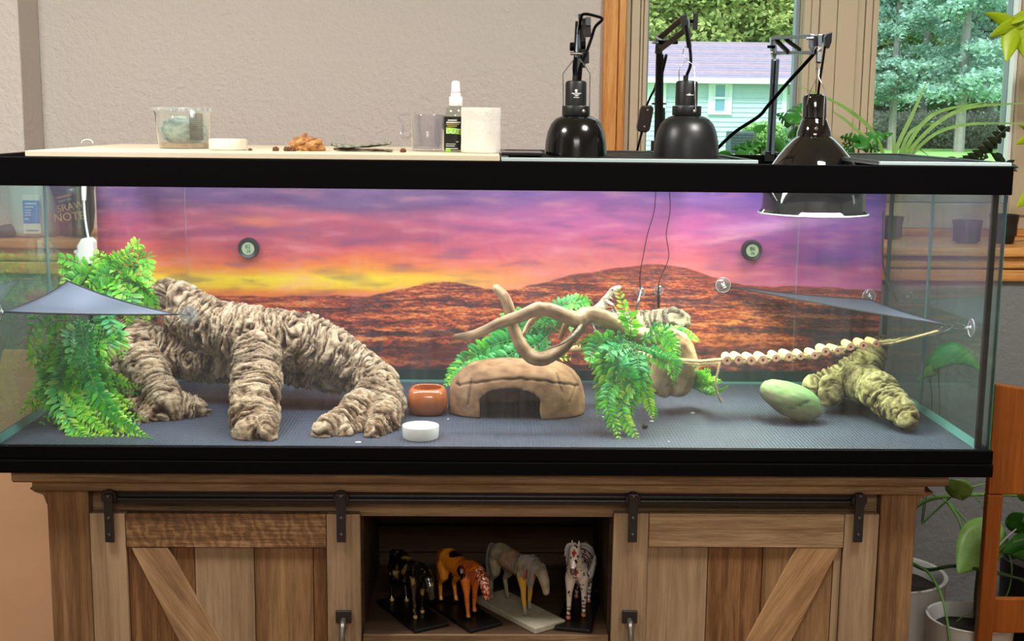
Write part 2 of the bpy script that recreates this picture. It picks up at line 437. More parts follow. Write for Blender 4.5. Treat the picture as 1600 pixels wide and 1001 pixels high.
# frame faces step back toward the glass (the ribbed vinyl seen beside each pane)
window('window_1', 976, 1262, 1011, 1250, 'left window looking out on the house')
window('window_2', 1356, 1598, 1366, 1588, 'right window looking out on conifers')
b = MB(); b.box(gx(977), gx(1010), YW+.010, YW+.03, wz0, wz1); struct(obj('wall_jamb', b, M_vinyl))
for i, (u0, u1, y) in enumerate([(977, 984, 0), (985, 998, .008), (999, 1004, .004), (1004, 1010, .012)]):
    struct(wbox('trim_%d' % (4+i), u0, u1, YW+.0-y+.006, YW+.03, wz0, wz1, M_vinyl, bevel=.002))
b = MB(); b.box(gx(1253), gx(1365), YW+.006, YW+.10, wz0, wz1); struct(obj('wall_mullion', b, M_vinyl))
for i, (u0, u1, y) in enumerate([(1252, 1262, .006), (1262.6, 1275, 0), (1275.6, 1302, .01), (1302.6, 1334, .01), (1334.6, 1346, 0), (1346.6, 1357, .008), (1357.5, 1366, .014)]):
    struct(wbox('trim_%d' % (8+i), u0, u1, YW-.004-y*.6, YW+.10, wz0, wz1, M_vinyl, bevel=.002))
struct(wbox('trim_15', 1583, 1588, YW+.0, YW+.03, wz0-.0, wz1, M_white, bevel=.001))
struct(wbox('trim_16', 1588.5, 1640, YW-.015, YW+.02, wz0-.03, wz1, M_vinyl, bevel=.003))

# ------------------------------------------------------------------ outside
GZ = -.42
M_grass = plain('lawn_grass', rgb(150, 196, 110), .9, spec=.1, var=.18, vs=.6)
b = MB(); n = 40
xs = np.linspace(-60, 120, n); ys = np.linspace(3.6, 160, n)
V = [(x, y, GZ-.35+.35*min(1, max(0, (y-6)/30))) for y in ys for x in xs]
F = [(j*n+i, j*n+i+1, (j+1)*n+i+1, (j+1)*n+i) for j in range(n-1) for i in range(n-1)]
b.add(V, F); struct(obj('ground', b, M_grass))
# neighbour's house
YH = 45.0
hs = thing('house', 'single-storey pale siding house with mauve shingle roof seen through the left window', 'house', (X(1120, 225, YH), YH, GZ))
M_side = plain('siding', rgb(190, 212, 220), .7, var=.05, vs=2)
M_roof = plain('roof_shingles', rgb(168, 152, 172), .8, var=.14, vs=3)
M_trimw = plain('house_trim', rgb(225, 236, 238), .6)
hx0, hx1 = X(900, 170, YH), X(1222, 170, YH); hz1 = Z(1120, 122, YH)
b = MB(); b.box(hx0, hx1, YH, YH+9, GZ-.3, hz1+.1); b.box(hx1, hx1+2.2, YH+1.2, YH+9, GZ-.3, hz1+.1); obj('wall', b, M_side, hs)
nb = 15; hb = (hz1-GZ)/nb
sid = None
for k in range(nb):
    b = MB(); z0 = GZ+k*hb
    b.prismx([(YH-.045, z0), (YH-.005, z0+hb), (YH+.01, z0+hb), (YH+.01, z0)], hx0, hx1)
    obj('siding_board', b, M_side, hs)
for k in range(nb):
    b = MB(); z0 = GZ+k*hb
    b.prismx([(YH+1.155, z0), (YH+1.195, z0+hb), (YH+1.21, z0+hb), (YH+1.21, z0)], hx1+.12, hx1+2.2)
    obj('siding_board', b, M_side, hs)
rz = Z(1120, 66, YH+4.5)
b = MB()
b.prismx([(YH-.6, hz1-.05), (YH+4.5, rz), (YH+9.6, hz1-.05), (YH+9.6, hz1-.2), (YH-.6, hz1-.2)], hx0-1, hx1+2.7); obj('roof', b, M_roof, hs)
nr = 16
for k in range(nr):
    t0 = k/nr; t1_ = (k+1)/nr; y0 = YH-.6+5.1*t0; y1 = YH-.6+5.1*t1_; z0 = hz1-.05+(rz-hz1+.05)*t0; z1 = hz1-.05+(rz-hz1+.05)*t1_
    b = MB(); b.prismx([(y0, z0+.06), (y1+.05, z1+.02), (y1, z1), (y0, z0)], hx0-1, hx1+2.7); obj('shingle_course', b, plain('shingle%d' % (k % 3), rgb(*[(168, 150, 170), (158, 150, 176), (180, 154, 166)][k % 3]), .85, var=.1, vs=4), hs)
b = MB(); b.box(hx0-1, hx1+2.7, YH-.68, YH-.55, hz1-.2, hz1-.02); obj('gutter', b, M_trimw, hs)
b = MB(); b.box(hx1-.02, hx1+.14, YH-.06, YH+.1, GZ, hz1-.15); obj('corner_board', b, M_trimw, hs)
M_hpane = plain('house_pane', rgb(120, 165, 185), .2)
for (u0, u1, v0, v1) in [(1106, 1143, 127, 179), (1010, 1040, 128, 176)]:
    x0, x1, z1, z0 = X(u0, 150, YH), X(u1, 150, YH), Z(1120, v0, YH), Z(1120, v1, YH)
    b = MB(); e = .12
    for q in [(x0, x0+e, z0, z1), (x1-e, x1, z0, z1), (x0+e, x1-e, z0, z0+e), (x0+e, x1-e, z1-e, z1), (x0+e, x1-e, (z0+z1)/2-.04, (z0+z1)/2+.04)]:
        b.box(q[0], q[1], YH-.14, YH-.02, q[2], q[3])
    f = obj('window', b, M_trimw, hs); b = MB(); b.box(x0+e, x1-e, YH-.08, YH-.05, z0+e, z1-e); obj('pane', b, M_hpane, f)
    b = MB(); b.box(x0+e, x0+e+.13, YH-.1, YH-.085, z0+e, z1-e); b.box(x1-e-.13, x1-e, YH-.1, YH-.085, z0+e, z1-e); obj('curtain', b, M_trimw, f)
b = MB(); xx = X(1222+18, 150, YH); b.box(xx-.25, xx+.3, YH+1.1, YH+1.2, GZ+1.2, GZ+2.0)
vt = obj('vent_grille', b, M_trimw, hs)
ac = MB(); p = at(1158, 212, YH-4)
ac.box(p[0]-.42, p[0]+.42, YH-4.4, YH-3.6, GZ-.02, GZ+.72)
acr = thing('air_conditioner', 'dark grey air conditioning unit on the lawn beside the house', 'air conditioner', (p[0], YH-4, GZ))
obj('casing', ac, plain('ac_grey', rgb(70, 84, 92), .6), acr, bevel=.04)
b = MB()
for k in range(7): b.box(p[0]-.4, p[0]+.4, YH-4.43, YH-4.39, GZ+.06+k*.09, GZ+.1+k*.09)
obj('louvre', b, plain('ac_dark', rgb(45, 55, 62), .6), acr, kind='stuff')

def leafcloud(n, shape, size, c0, c1, seed, flat=0):
    """n small leaf quads scattered on branch clumps; returns MB with colours."""
    rs = np.random.RandomState(seed); P, D = shape(rs, n)
    A = rs.normal(size=(n, 3)); A[:, 2] *= (1-flat); A /= np.linalg.norm(A, axis=1)[:, None]
    B = np.cross(A, rs.normal(size=(n, 3))); B /= np.linalg.norm(B, axis=1)[:, None]
    s = size*rs.uniform(.5, 1.3, n)[:, None]
    V = np.stack([P-A*s, P-B*s*.5, P+A*s, P+B*s*.5], 1).reshape(-1, 3)
    F = [(4*i, 4*i+1, 4*i+2, 4*i+3) for i in range(n)]
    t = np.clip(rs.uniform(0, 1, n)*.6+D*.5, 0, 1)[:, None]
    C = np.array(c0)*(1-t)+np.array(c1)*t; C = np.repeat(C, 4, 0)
    mb = MB(); mb.add(V, F, C); return mb
def conifer_shape(rs, n, H=9, W=3.0):
    nb = 90; hb = rs.uniform(.12, 1, nb); ang = rs.uniform(0, 2*PI, nb); L = W*(1-hb)**.8*rs.uniform(.7, 1.1, nb)+.25
    k = rs.randint(0, nb, n); t = rs.uniform(.1, 1, n)
    r = L[k]*t; off = rs.normal(size=n)*.28*(1-t*.6)
    x = r*np.cos(ang[k])-off*np.sin(ang[k]); y = r*np.sin(ang[k])+off*np.cos(ang[k])
    z = hb[k]*H-.18*r+.05*r*r+rs.normal(size=n)*.08-rs.exponential(.12, n)
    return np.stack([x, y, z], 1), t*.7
def bushy_shape(rs, n, H=8, W=3.2):
    nb = 60; c = rs.normal(size=(nb, 3)); c /= np.linalg.norm(c, axis=1)[:, None]; c *= rs.uniform(.5, 1, nb)[:, None]
    c = c*np.array([W, W, H*.34])+np.array([0, 0, H*.62]); R_ = rs.uniform(.5, 1.1, nb)
    k = rs.randint(0, nb, n); d = rs.normal(size=(n, 3)); d /= np.linalg.norm(d, axis=1)[:, None]
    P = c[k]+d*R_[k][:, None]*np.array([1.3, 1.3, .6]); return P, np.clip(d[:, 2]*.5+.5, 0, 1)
M_leafout = attr_mat('outdoor_foliage', rough=.8, spec=.1, trans=.3)
M_bark = plain('tree_bark', rgb(150, 145, 140), .9, var=.2, vs=6)
def tree_proto(kind, c0, c1, seed, label, group):
    root = thing('conifer' if kind == 0 else 'leafy_tree', label, 'tree', (0, 0, 0), 0, group)
    H, W = (11, 2.9) if kind == 0 else (8.5, 3.4)
    sh = (lambda rs, n: conifer_shape(rs, n, H, W)) if kind == 0 else (lambda rs, n: bushy_shape(rs, n, H, W))
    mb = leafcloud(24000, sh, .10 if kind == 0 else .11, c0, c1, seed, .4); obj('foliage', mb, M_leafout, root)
    b = MB(); b.tube([(0, 0, -1.6), (0, 0, H*.5), (0, 0, H*.93)], [.2, .12, .03], 8); obj('trunk', b, M_bark, root, smooth=True)
    return root
def copy_tree(o, parent=None):
    c = o.copy(); COL.objects.link(c); c.parent = parent
    for ch in o.children: copy_tree(ch, c)
    return c
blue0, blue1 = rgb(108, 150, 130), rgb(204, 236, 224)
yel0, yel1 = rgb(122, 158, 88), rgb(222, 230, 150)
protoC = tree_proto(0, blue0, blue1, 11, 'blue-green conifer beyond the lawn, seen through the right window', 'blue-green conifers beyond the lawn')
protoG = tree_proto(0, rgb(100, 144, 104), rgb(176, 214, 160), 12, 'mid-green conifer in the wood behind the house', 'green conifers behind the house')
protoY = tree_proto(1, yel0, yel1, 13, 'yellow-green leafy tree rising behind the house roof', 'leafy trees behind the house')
rs = np.random.RandomState(21)
first = {'C': protoC, 'G': protoG, 'Y': protoY}; used = set()
def plant(kind, u, y, s, rz, dz=0):
    o = first[kind] if kind not in used else copy_tree(first[kind]); used.add(kind)
    p = at(u, 200, y); o.location = (p[0], y, GZ-.1+dz); o.rotation_euler = (0, 0, rz); o.scale = (s*rs.uniform(.9, 1.15), s*rs.uniform(.9, 1.15), s)
for u, y, s in [(1394, 49, .85), (1440, 56, 1.15), (1500, 47, 1.05), (1548, 54, 1.2), (1600, 49, 1.15), (1418, 64, 1.5), (1470, 66, 1.6), (1525, 65, 1.55), (1580, 64, 1.6), (1400, 70, 1.2), (1640, 60, 1.5)]:
    plant('C', u, y, s, rs.uniform(0, 6), 1.0)
for k, u in enumerate(range(880, 1700, 62)): plant('G', u, 66+4*(k % 2), 2.1+.3*(k % 3), rs.uniform(0, 6))
for k, u in enumerate(range(960, 1330, 46)): plant('Y', u, 59+2*(k % 2), 1.25+.15*((k*5) % 3), rs.uniform(0, 6))
for k, u in enumerate(range(1360, 1680, 38)): plant('G', u, 80+5*(k % 2), 2.2, rs.uniform(0, 6))
# shrubs and hedge under the trees and by the house
def shrub(u, y, w, h, c0, c1, label, seed, grp=None):
    p = at(u, 210, y)
    def sh(rs, n):
        d = rs.normal(size=(n, 3)); d /= np.linalg.norm(d, axis=1)[:, None]; rr = rs.uniform(.5, 1, n)[:, None]
        P = d*rr*np.array([w, w*.6, h*.6])+np.array([0, 0, h*.45]); P[:, 2] = np.maximum(P[:, 2], 0); return P, np.clip(d[:, 2], 0, 1)
    mb = leafcloud(3000, sh, .08, c0, c1, seed, .2); mb.v = [mb.v[0]+np.array([p[0], y, GZ])]
    r = thing('shrub', label, 'shrub', (p[0], y, GZ), 0, grp); obj('foliage', mb, M_leafout, r)
    b = MB(); b.tube([(p[0], y, GZ-.05), (p[0], y, GZ+h*.4)], [.05, .02], 6); obj('stem', b, M_bark, r)
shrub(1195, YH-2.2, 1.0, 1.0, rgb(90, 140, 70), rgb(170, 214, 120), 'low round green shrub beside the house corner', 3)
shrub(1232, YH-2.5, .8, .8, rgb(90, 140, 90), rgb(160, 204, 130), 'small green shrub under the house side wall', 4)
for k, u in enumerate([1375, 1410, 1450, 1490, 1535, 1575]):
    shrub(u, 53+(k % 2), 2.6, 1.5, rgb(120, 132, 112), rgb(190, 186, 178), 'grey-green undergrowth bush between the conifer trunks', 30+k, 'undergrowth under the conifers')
# ------------------------------------------------------------------ cabinet
YC = 2.245
WD, WM, WL = rgb(64, 46, 30), rgb(116, 92, 64), rgb(162, 136, 102)
M_wx = wood('rustic_x', WD, WM, WL, 'x', 1.0, .6, bumps=.3)
M_wxs = wood('rustic_saw', rgb(58, 38, 22), rgb(106, 76, 48), rgb(160, 126, 88), 'x', .8, .6, saw=16, bumps=.5)
M_wz = wood('rustic_z', rgb(66, 46, 28), rgb(112, 82, 52), rgb(150, 118, 82), 'z', .9, .6)
M_wzl = wood('rustic_light', rgb(90, 70, 50), rgb(128, 106, 80), rgb(158, 134, 104), 'z', .7, .6, bumps=.2)
M_wzd = wood('rustic_dark', rgb(54, 34, 18), rgb(98, 66, 38), rgb(146, 108, 70), 'z', 1.1, .6)
M_brl = wood('rustic_brace_l', rgb(96, 72, 48), rgb(140, 110, 78), rgb(176, 146, 108), 'z', .8, .6, rotz=R(35))
M_brr = wood('rustic_brace_r', rgb(90, 64, 40), rgb(130, 98, 64), rgb(168, 134, 94), 'z', .8, .6, rotz=R(-33))
cx0, cx1 = X(17, 750, YC), X(1483, 755, YC); ztop = 0.0
cab = thing('media_cabinet', 'rustic brown wood-grain cabinet with two sliding barn doors under the tank', 'cabinet', ((cx0+cx1)/2, YC+.2, ZF))
z1 = Z(750, 758, YC); z2 = Z(750, 771, YC+.01); CD = .46
b = MB(); pr = [(YC+.006, z1), (YC, z1+.004), (YC, -.006), (YC+.004, -.0015), (YC+CD, -.0015), (YC+CD, z1)]
b.prismx(pr, cx0, cx1); obj('top_board', b, M_wx, cab, bevel=.003, seg=3)
b = MB(); i1 = X(45, 765, YC); i2 = X(1450, 765, YC)
b.box(i1, i2, YC+.014, YC+CD-.01, z2, z1); obj('top_moulding', b, M_wx, cab, bevel=.003)
zB = ZF+.04
def P(u, v, dy=0): q = at(u, v, YC+dy); return (q[0], q[2])
lx0, lx1 = X(74, 800, YC+.03), X(139, 800, YC+.03); rx0, rx1 = X(1376, 800, YC+.03), X(1432, 800, YC+.03)
for (a, c) in ((lx0, lx1), (rx0, rx1)):
    b = MB(); b.box(a, c, YC+.03, YC+.08, ZF, z2); obj('front_post', b, M_wz, cab, bevel=.002)
    b = MB(); s = -1 if a < 0 else 1; o_ = a if s < 0 else c
    b.prism([(o_, z2), (o_+s*.03, z2), (o_+s*.022, z2-.006), (o_+s*.006, z2-.012), (o_, z2-.03)], YC+.03, YC+.08); obj('corner_bracket', b, M_wz, cab)
for (a, c) in ((lx0+.004, lx0+.03), (rx1-.03, rx1-.004)):
    b = MB(); b.box(a, c, YC+.08, YC+CD-.02, ZF, z2); obj('side_panel', b, M_wz, cab)
b = MB(); b.box(lx1, rx0, YC+.055, YC+.075, Z(750, 808, YC+.05), z2); obj('head_rail', b, M_wx, cab, bevel=.001)
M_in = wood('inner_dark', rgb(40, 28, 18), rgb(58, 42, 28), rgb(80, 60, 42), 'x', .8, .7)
oxa, oxb = X(567, 850, YC+.06), X(953, 850, YC+.06)
zsh = Z(760, 991, YC+.05); 
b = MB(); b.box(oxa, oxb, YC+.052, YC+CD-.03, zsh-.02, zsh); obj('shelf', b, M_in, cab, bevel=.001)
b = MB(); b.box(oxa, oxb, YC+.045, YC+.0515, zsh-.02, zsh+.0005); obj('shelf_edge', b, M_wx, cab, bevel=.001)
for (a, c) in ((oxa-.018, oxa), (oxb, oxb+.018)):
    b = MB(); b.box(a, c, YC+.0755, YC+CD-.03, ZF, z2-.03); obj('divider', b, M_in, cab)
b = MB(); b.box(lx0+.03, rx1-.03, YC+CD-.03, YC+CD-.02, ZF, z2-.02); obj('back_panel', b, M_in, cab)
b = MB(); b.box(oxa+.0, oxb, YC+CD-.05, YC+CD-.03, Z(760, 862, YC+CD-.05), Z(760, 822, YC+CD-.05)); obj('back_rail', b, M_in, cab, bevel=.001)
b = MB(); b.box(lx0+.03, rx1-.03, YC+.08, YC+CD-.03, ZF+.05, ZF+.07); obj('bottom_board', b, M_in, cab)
b = MB(); b.box(lx1, rx0, YC+.055, YC+.075, ZF+.01, ZF+.07); obj('bottom_rail', b, M_wx, cab, bevel=.001)
# doors: part of the cabinet, each with boards
YD = YC+.012
def door(us, planks, brace, mb_, flip, rail_m):
    d = MB(); ul, ur, sl, sr = us
    zt = Z((ul+ur)/2, 803, YD); zr = Z((ul+ur)/2, 855, YD); zb = ZF+.05; zbr = zb+.075
    xa, xb, xc, xd = X(ul, 850, YD), X(sl, 850, YD), X(sr, 850, YD), X(ur, 850, YD)
    d.box(xa+.002, xd-.002, YD+.017, YD+.024, zb, zt-.001); door = obj('door', d, M_wzd, cab)
    def bd(x0, x1, z0, z1, m, y0=YD, y1=YD+.017, name='board'):
        q = MB(); q.box(x0+.0006, x1-.0006, y0, y1, z0, z1); return obj(name, q, m, door, bevel=.0012)
    bd(xa, xb, zb, zt, M_wzl, name='stile'); bd(xc, xd, zb, zt, M_wzl if not flip else M_wzl, name='stile')
    bd(xb, xc, zr, zt, rail_m, name='rail'); bd(xb, xc, zb, zbr, M_wx, name='rail')
    xs_ = [xb]+[X(p, 900, YD+.01) for p in planks]+[xc]; mm = [M_wzd, M_wzl, M_wz, M_wzd] if not flip else [M_wzl, M_wzd, M_wz, M_wzl]
    for k in range(len(xs_)-1): bd(xs_[k], xs_[k+1], zbr, zr, mm[k % 4], YD+.009, YD+.017, 'plank')
    q = MB(); q.prism([(X(u, v, YD+.002), Z(u, v, YD+.002)) for u, v in brace[:2]]+brace[2](xb, xc, zbr), YD+.001, YD+.009); obj('brace', q, mb_, door, bevel=.0012, fix=True)
    return door
# left brace: from under the top rail at left to the lower right corner
dl = door((141, 563, 197, 510), (305, 398, 490), ((205, 855), (262, 855), lambda xb, xc, zb: [(xc, zb+.10), (xc, zb), (xc-.055, zb)]), M_brl, False, M_wxs)
dr = door((958, 1372, 1013, 1318), (1105, 1190, 1300), ((1245, 855), (1312, 855), lambda xb, xc, zb: [(xb+.055, zb), (xb, zb), (xb, zb+.09)]), M_brr, True, M_wx)
# barn-door rail, hangers, handles
zra = Z(750, 784, YC+.01)
b = MB(); b.box(X(163, 780, YC+.02), X(1350, 780, YC+.02), YC+.02, YC+.026, zra-.009, zra+.009); b.tube([(X(176, 785, YC+.01), YC+.016, zra+.001), (X(1340, 785, YC+.01), YC+.016, zra+.001)], .0035, 8)
M_iron = plain('black_iron', rgb(17, 17, 18), .38, spec=.6)
rl = obj('door_rail', b, M_iron, cab, bevel=.001)
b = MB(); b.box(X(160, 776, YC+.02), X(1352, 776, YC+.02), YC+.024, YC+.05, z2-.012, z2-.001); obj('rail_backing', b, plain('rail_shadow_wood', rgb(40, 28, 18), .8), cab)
for (u, dd) in ((169, dl), (532.5, dl), (989.5, dr), (1343.5, dr)):
    x = X(u, 810, YC); zt = Z(u, 773, YC); zb = Z(u, 848, YC); w = .0085
    b = MB(); b.box(x-w, x+w, YC+.003, YC+.0068, zb, zt); h = obj('hanger_strap', b, M_iron, dd, bevel=.0012)
    b = MB(); b.lathe([(.0001, 0), (.014, 0), (.015, .002), (.015, .006), (.014, .008), (.0001, .008)], (x, YC+.008, zra+.006), 20, 'y'); obj('roller', b, M_iron, dd, smooth=True)
    b = MB()
    for vz in (Z(u, 810, YC), Z(u, 836, YC), Z(u, 776, YC)): b.lathe([(.0001, -.0025), (.003, -.0015), (.0035, 0), (.0035, .001)], (x, YC+.003, vz), 10, 'y')
    obj('bolt', b, plain('bolt_steel', rgb(90, 90, 92), .35, metal=.9), dd, smooth=True)
for (u, dd) in ((536, dl), (984.5, dr)):
    x = X(u, 965, YC); zc = Z(u, 966, YC)
    b = MB(); b.box(x-.0145, x+.0145, YD-.006, YD-.0002, zc-.0125, zc+.0125)
    b.box(x-.0145, x+.0145, YD-.006, YD-.0002, zc-.17, zc-.145); obj('handle_plate', b, M_iron, dd, bevel=.0015)
    b = MB(); pts = spline([(x, YD-.004, zc-.006), (x, YD-.022, zc-.010), (x, YD-.034, zc-.035), (x, YD-.036, zc-.079), (x, YD-.034, zc-.12), (x, YD-.022, zc-.15), (x, YD-.004, zc-.156)], 24)
    b.tube(pts, .0058, 10); obj('handle', b, plain('dark_pewter', rgb(110, 106, 98), .35, metal=.8), dd, smooth=True)

# ------------------------------------------------------------------ the tank
L = .92; YF = 2.23; YB = 2.85; H = .5666; G = .010; zf = .047
tk = thing('terrarium_tank', 'long glass reptile tank with thick black top and bottom rims', 'tank', (0, (YF+YB)/2, 0))
def ring(x0, x1, y0, y1, z0, z1, w):
    b = MB()
    b.box(x0, x1, y0, y0+w, z0, z1); b.box(x0, x1, y1-w, y1, z0, z1)
    b.box(x0, x0+w, y0+w, y1-w, z0, z1); b.box(x1-w, x1, y0+w, y1-w, z0, z1); return b
b = ring(-L, L, YF, YB, H-.0501, H, .014); obj('top_rim', b, M_black, tk, bevel=.0015)
b = ring(-L+.014, L-.014, YF+.014, YB-.014, H-.022, H-.017, .02); obj('top_lip', b, M_black, tk)
b = ring(-L-.004, L+.001, YF-.003, YB+.003, 0, .0245, .02); obj('bottom_rim', b, M_black, tk, bevel=.002)
b = ring(-L-.001, L, YF, YB, .0255, .0497, .014); obj('bottom_rim', b, M_black, tk, bevel=.0015)
M_gf = glass('tank_glass_front', (.97, .985, .975), .012, (.86, .95, 1), .8)
M_gs = glass('tank_glass_side', (.74, .86, .83), .035, (.62, .86, .88), .95, .045)
M_gb = glass('tank_glass_back', (.97, .985, .98), .012, (.82, .9, 1.0), .6)
gi = YF+.006; gj = YB-.006; gl = L-.006
def pane(name, x0, x1, y0, y1, z0, z1, m): b = MB(); b.box(x0, x1, y0, y1, z0, z1); return obj(name, b, m, tk)
pane('front_pane', -gl, gl, gi, gi+G, .04, H-.03, M_gf)
pane('back_pane', -gl, gl, gj-G, gj, .04, H-.03, M_gb)
sg = pane('side_pane', -gl, -gl+G, gi+G, gj-G, .04, H-.03, M_gs)
sg = pane('side_pane', gl-G, gl, gi+G, gj-G, .04, H-.03, M_gs)
M_gedge = plain('green_glass_edge', rgb(40, 110, 84), .2, spec=.6)
M_sil = plain('black_silicone', rgb(12, 14, 14), .4)
pane('floor_pane', -gl, gl, gi, gj, .034, .04, plain('floor_glass', rgb(70, 110, 100), .2))
for sx in (-1, 1):
    b = MB(); b.box(*sorted((sx*(gl-G-.012), sx*(gl-G))), gi+G, gi+G+.008, .05, H-.05); obj('silicone_seam', b, M_sil, tk, bevel=.002)
    b = MB(); b.box(*sorted((sx*(gl-G-.009), sx*(gl-G))), gj-G-.008, gj-G, .05, H-.05); obj('silicone_seam', b, plain('grey_silicone', rgb(44, 58, 58), .4), tk, bevel=.002)
    b = MB(); b.box(*sorted((sx*(gl+.0003), sx*(gl+.0016))), gi+.002, gi+.016, .05, H-.051); obj('edge_guard', b, M_sil, tk)
    b = MB(); b.box(*sorted((sx*(gl-.0002), sx*(gl+.0008))), gi-.001, gi+.0016, .05, H-.051); obj('glass_edge', b, M_gedge, tk)
M_strip = plain('clear_strip', rgb(190, 215, 215), .2)
# light silicone bead round the floor and the thin bright strip at the back
M_bead = plain('aqua_silicone', rgb(84, 132, 128), .3)
b = MB(); b.box(-gl+G, gl-G, gj-G-.012, gj-G-.004, zf-.002, zf+.004)
for sx in (-1, 1): b.prism([(sx*(gl-G), zf+.012), (sx*(gl-G-.010), zf+.0005), (sx*(gl-G), zf+.0005)], gi+G+.01, gj-G-.004)
obj('floor_bead', b, M_bead, tk, fix=True)
b = MB(); b.box(-gl+G, gl-G, gj-G-.004, gj-G-.0005, zf, zf+.028); obj('back_seam', b, plain('dark_green_seam', rgb(20, 44, 40), .3), tk)
# thin upright strips drawing the pale vertical lines in the glass
for x in (X(291, 380, gj-G-.002), X(1247, 380, gj-G-.002)):
    b = MB(); b.box(x-.0018, x+.0018, gj-G-.003, gj-G-.0005, zf+.03, H-.05); obj('upright_strip', b, M_clear2 if 'M_clear2' in globals() else glass('strip_glass', (.92, .94, .95), .10, (.95, .97, 1), 1, streak=False), tk)
ys_ = 2.57
for sx in (-1, 1):
    b = MB(); b.box(*sorted((sx*(gl-G-.0005), sx*(gl-G-.003))), ys_, ys_+.012, zf+.012, H-.05); obj('upright_strip', b, plain('pale_strip', rgb(84, 112, 112), .3), tk)
# rubber liner
M_liner = plain('rubber_liner', rgb(62, 70, 84), .5, spec=.35, var=.16, vs=9, bmp=.0)
nt = M_liner.node_tree; bs_ = nt.nodes['Principled BSDF']
vch = coords(nt, (150, 150, 150)); vo = N(nt, 'ShaderNodeTexVoronoi'); nt.links.new(vch, vo.inputs['Vector']); vo.inputs['Scale'].default_value = 1; vo.inputs['Randomness'].default_value = .15
bump(nt, bs_, vo.outputs['Distance'], .9, .003)
b = MB(); b.box(-gl+G+.004, gl-G-.004, gi+G+.002, gj-G-.012, .0402, zf)
lnr = tag(obj('rubber_liner', b, M_liner), 'dark grey ribbed rubber liner covering the tank floor', 'liner')

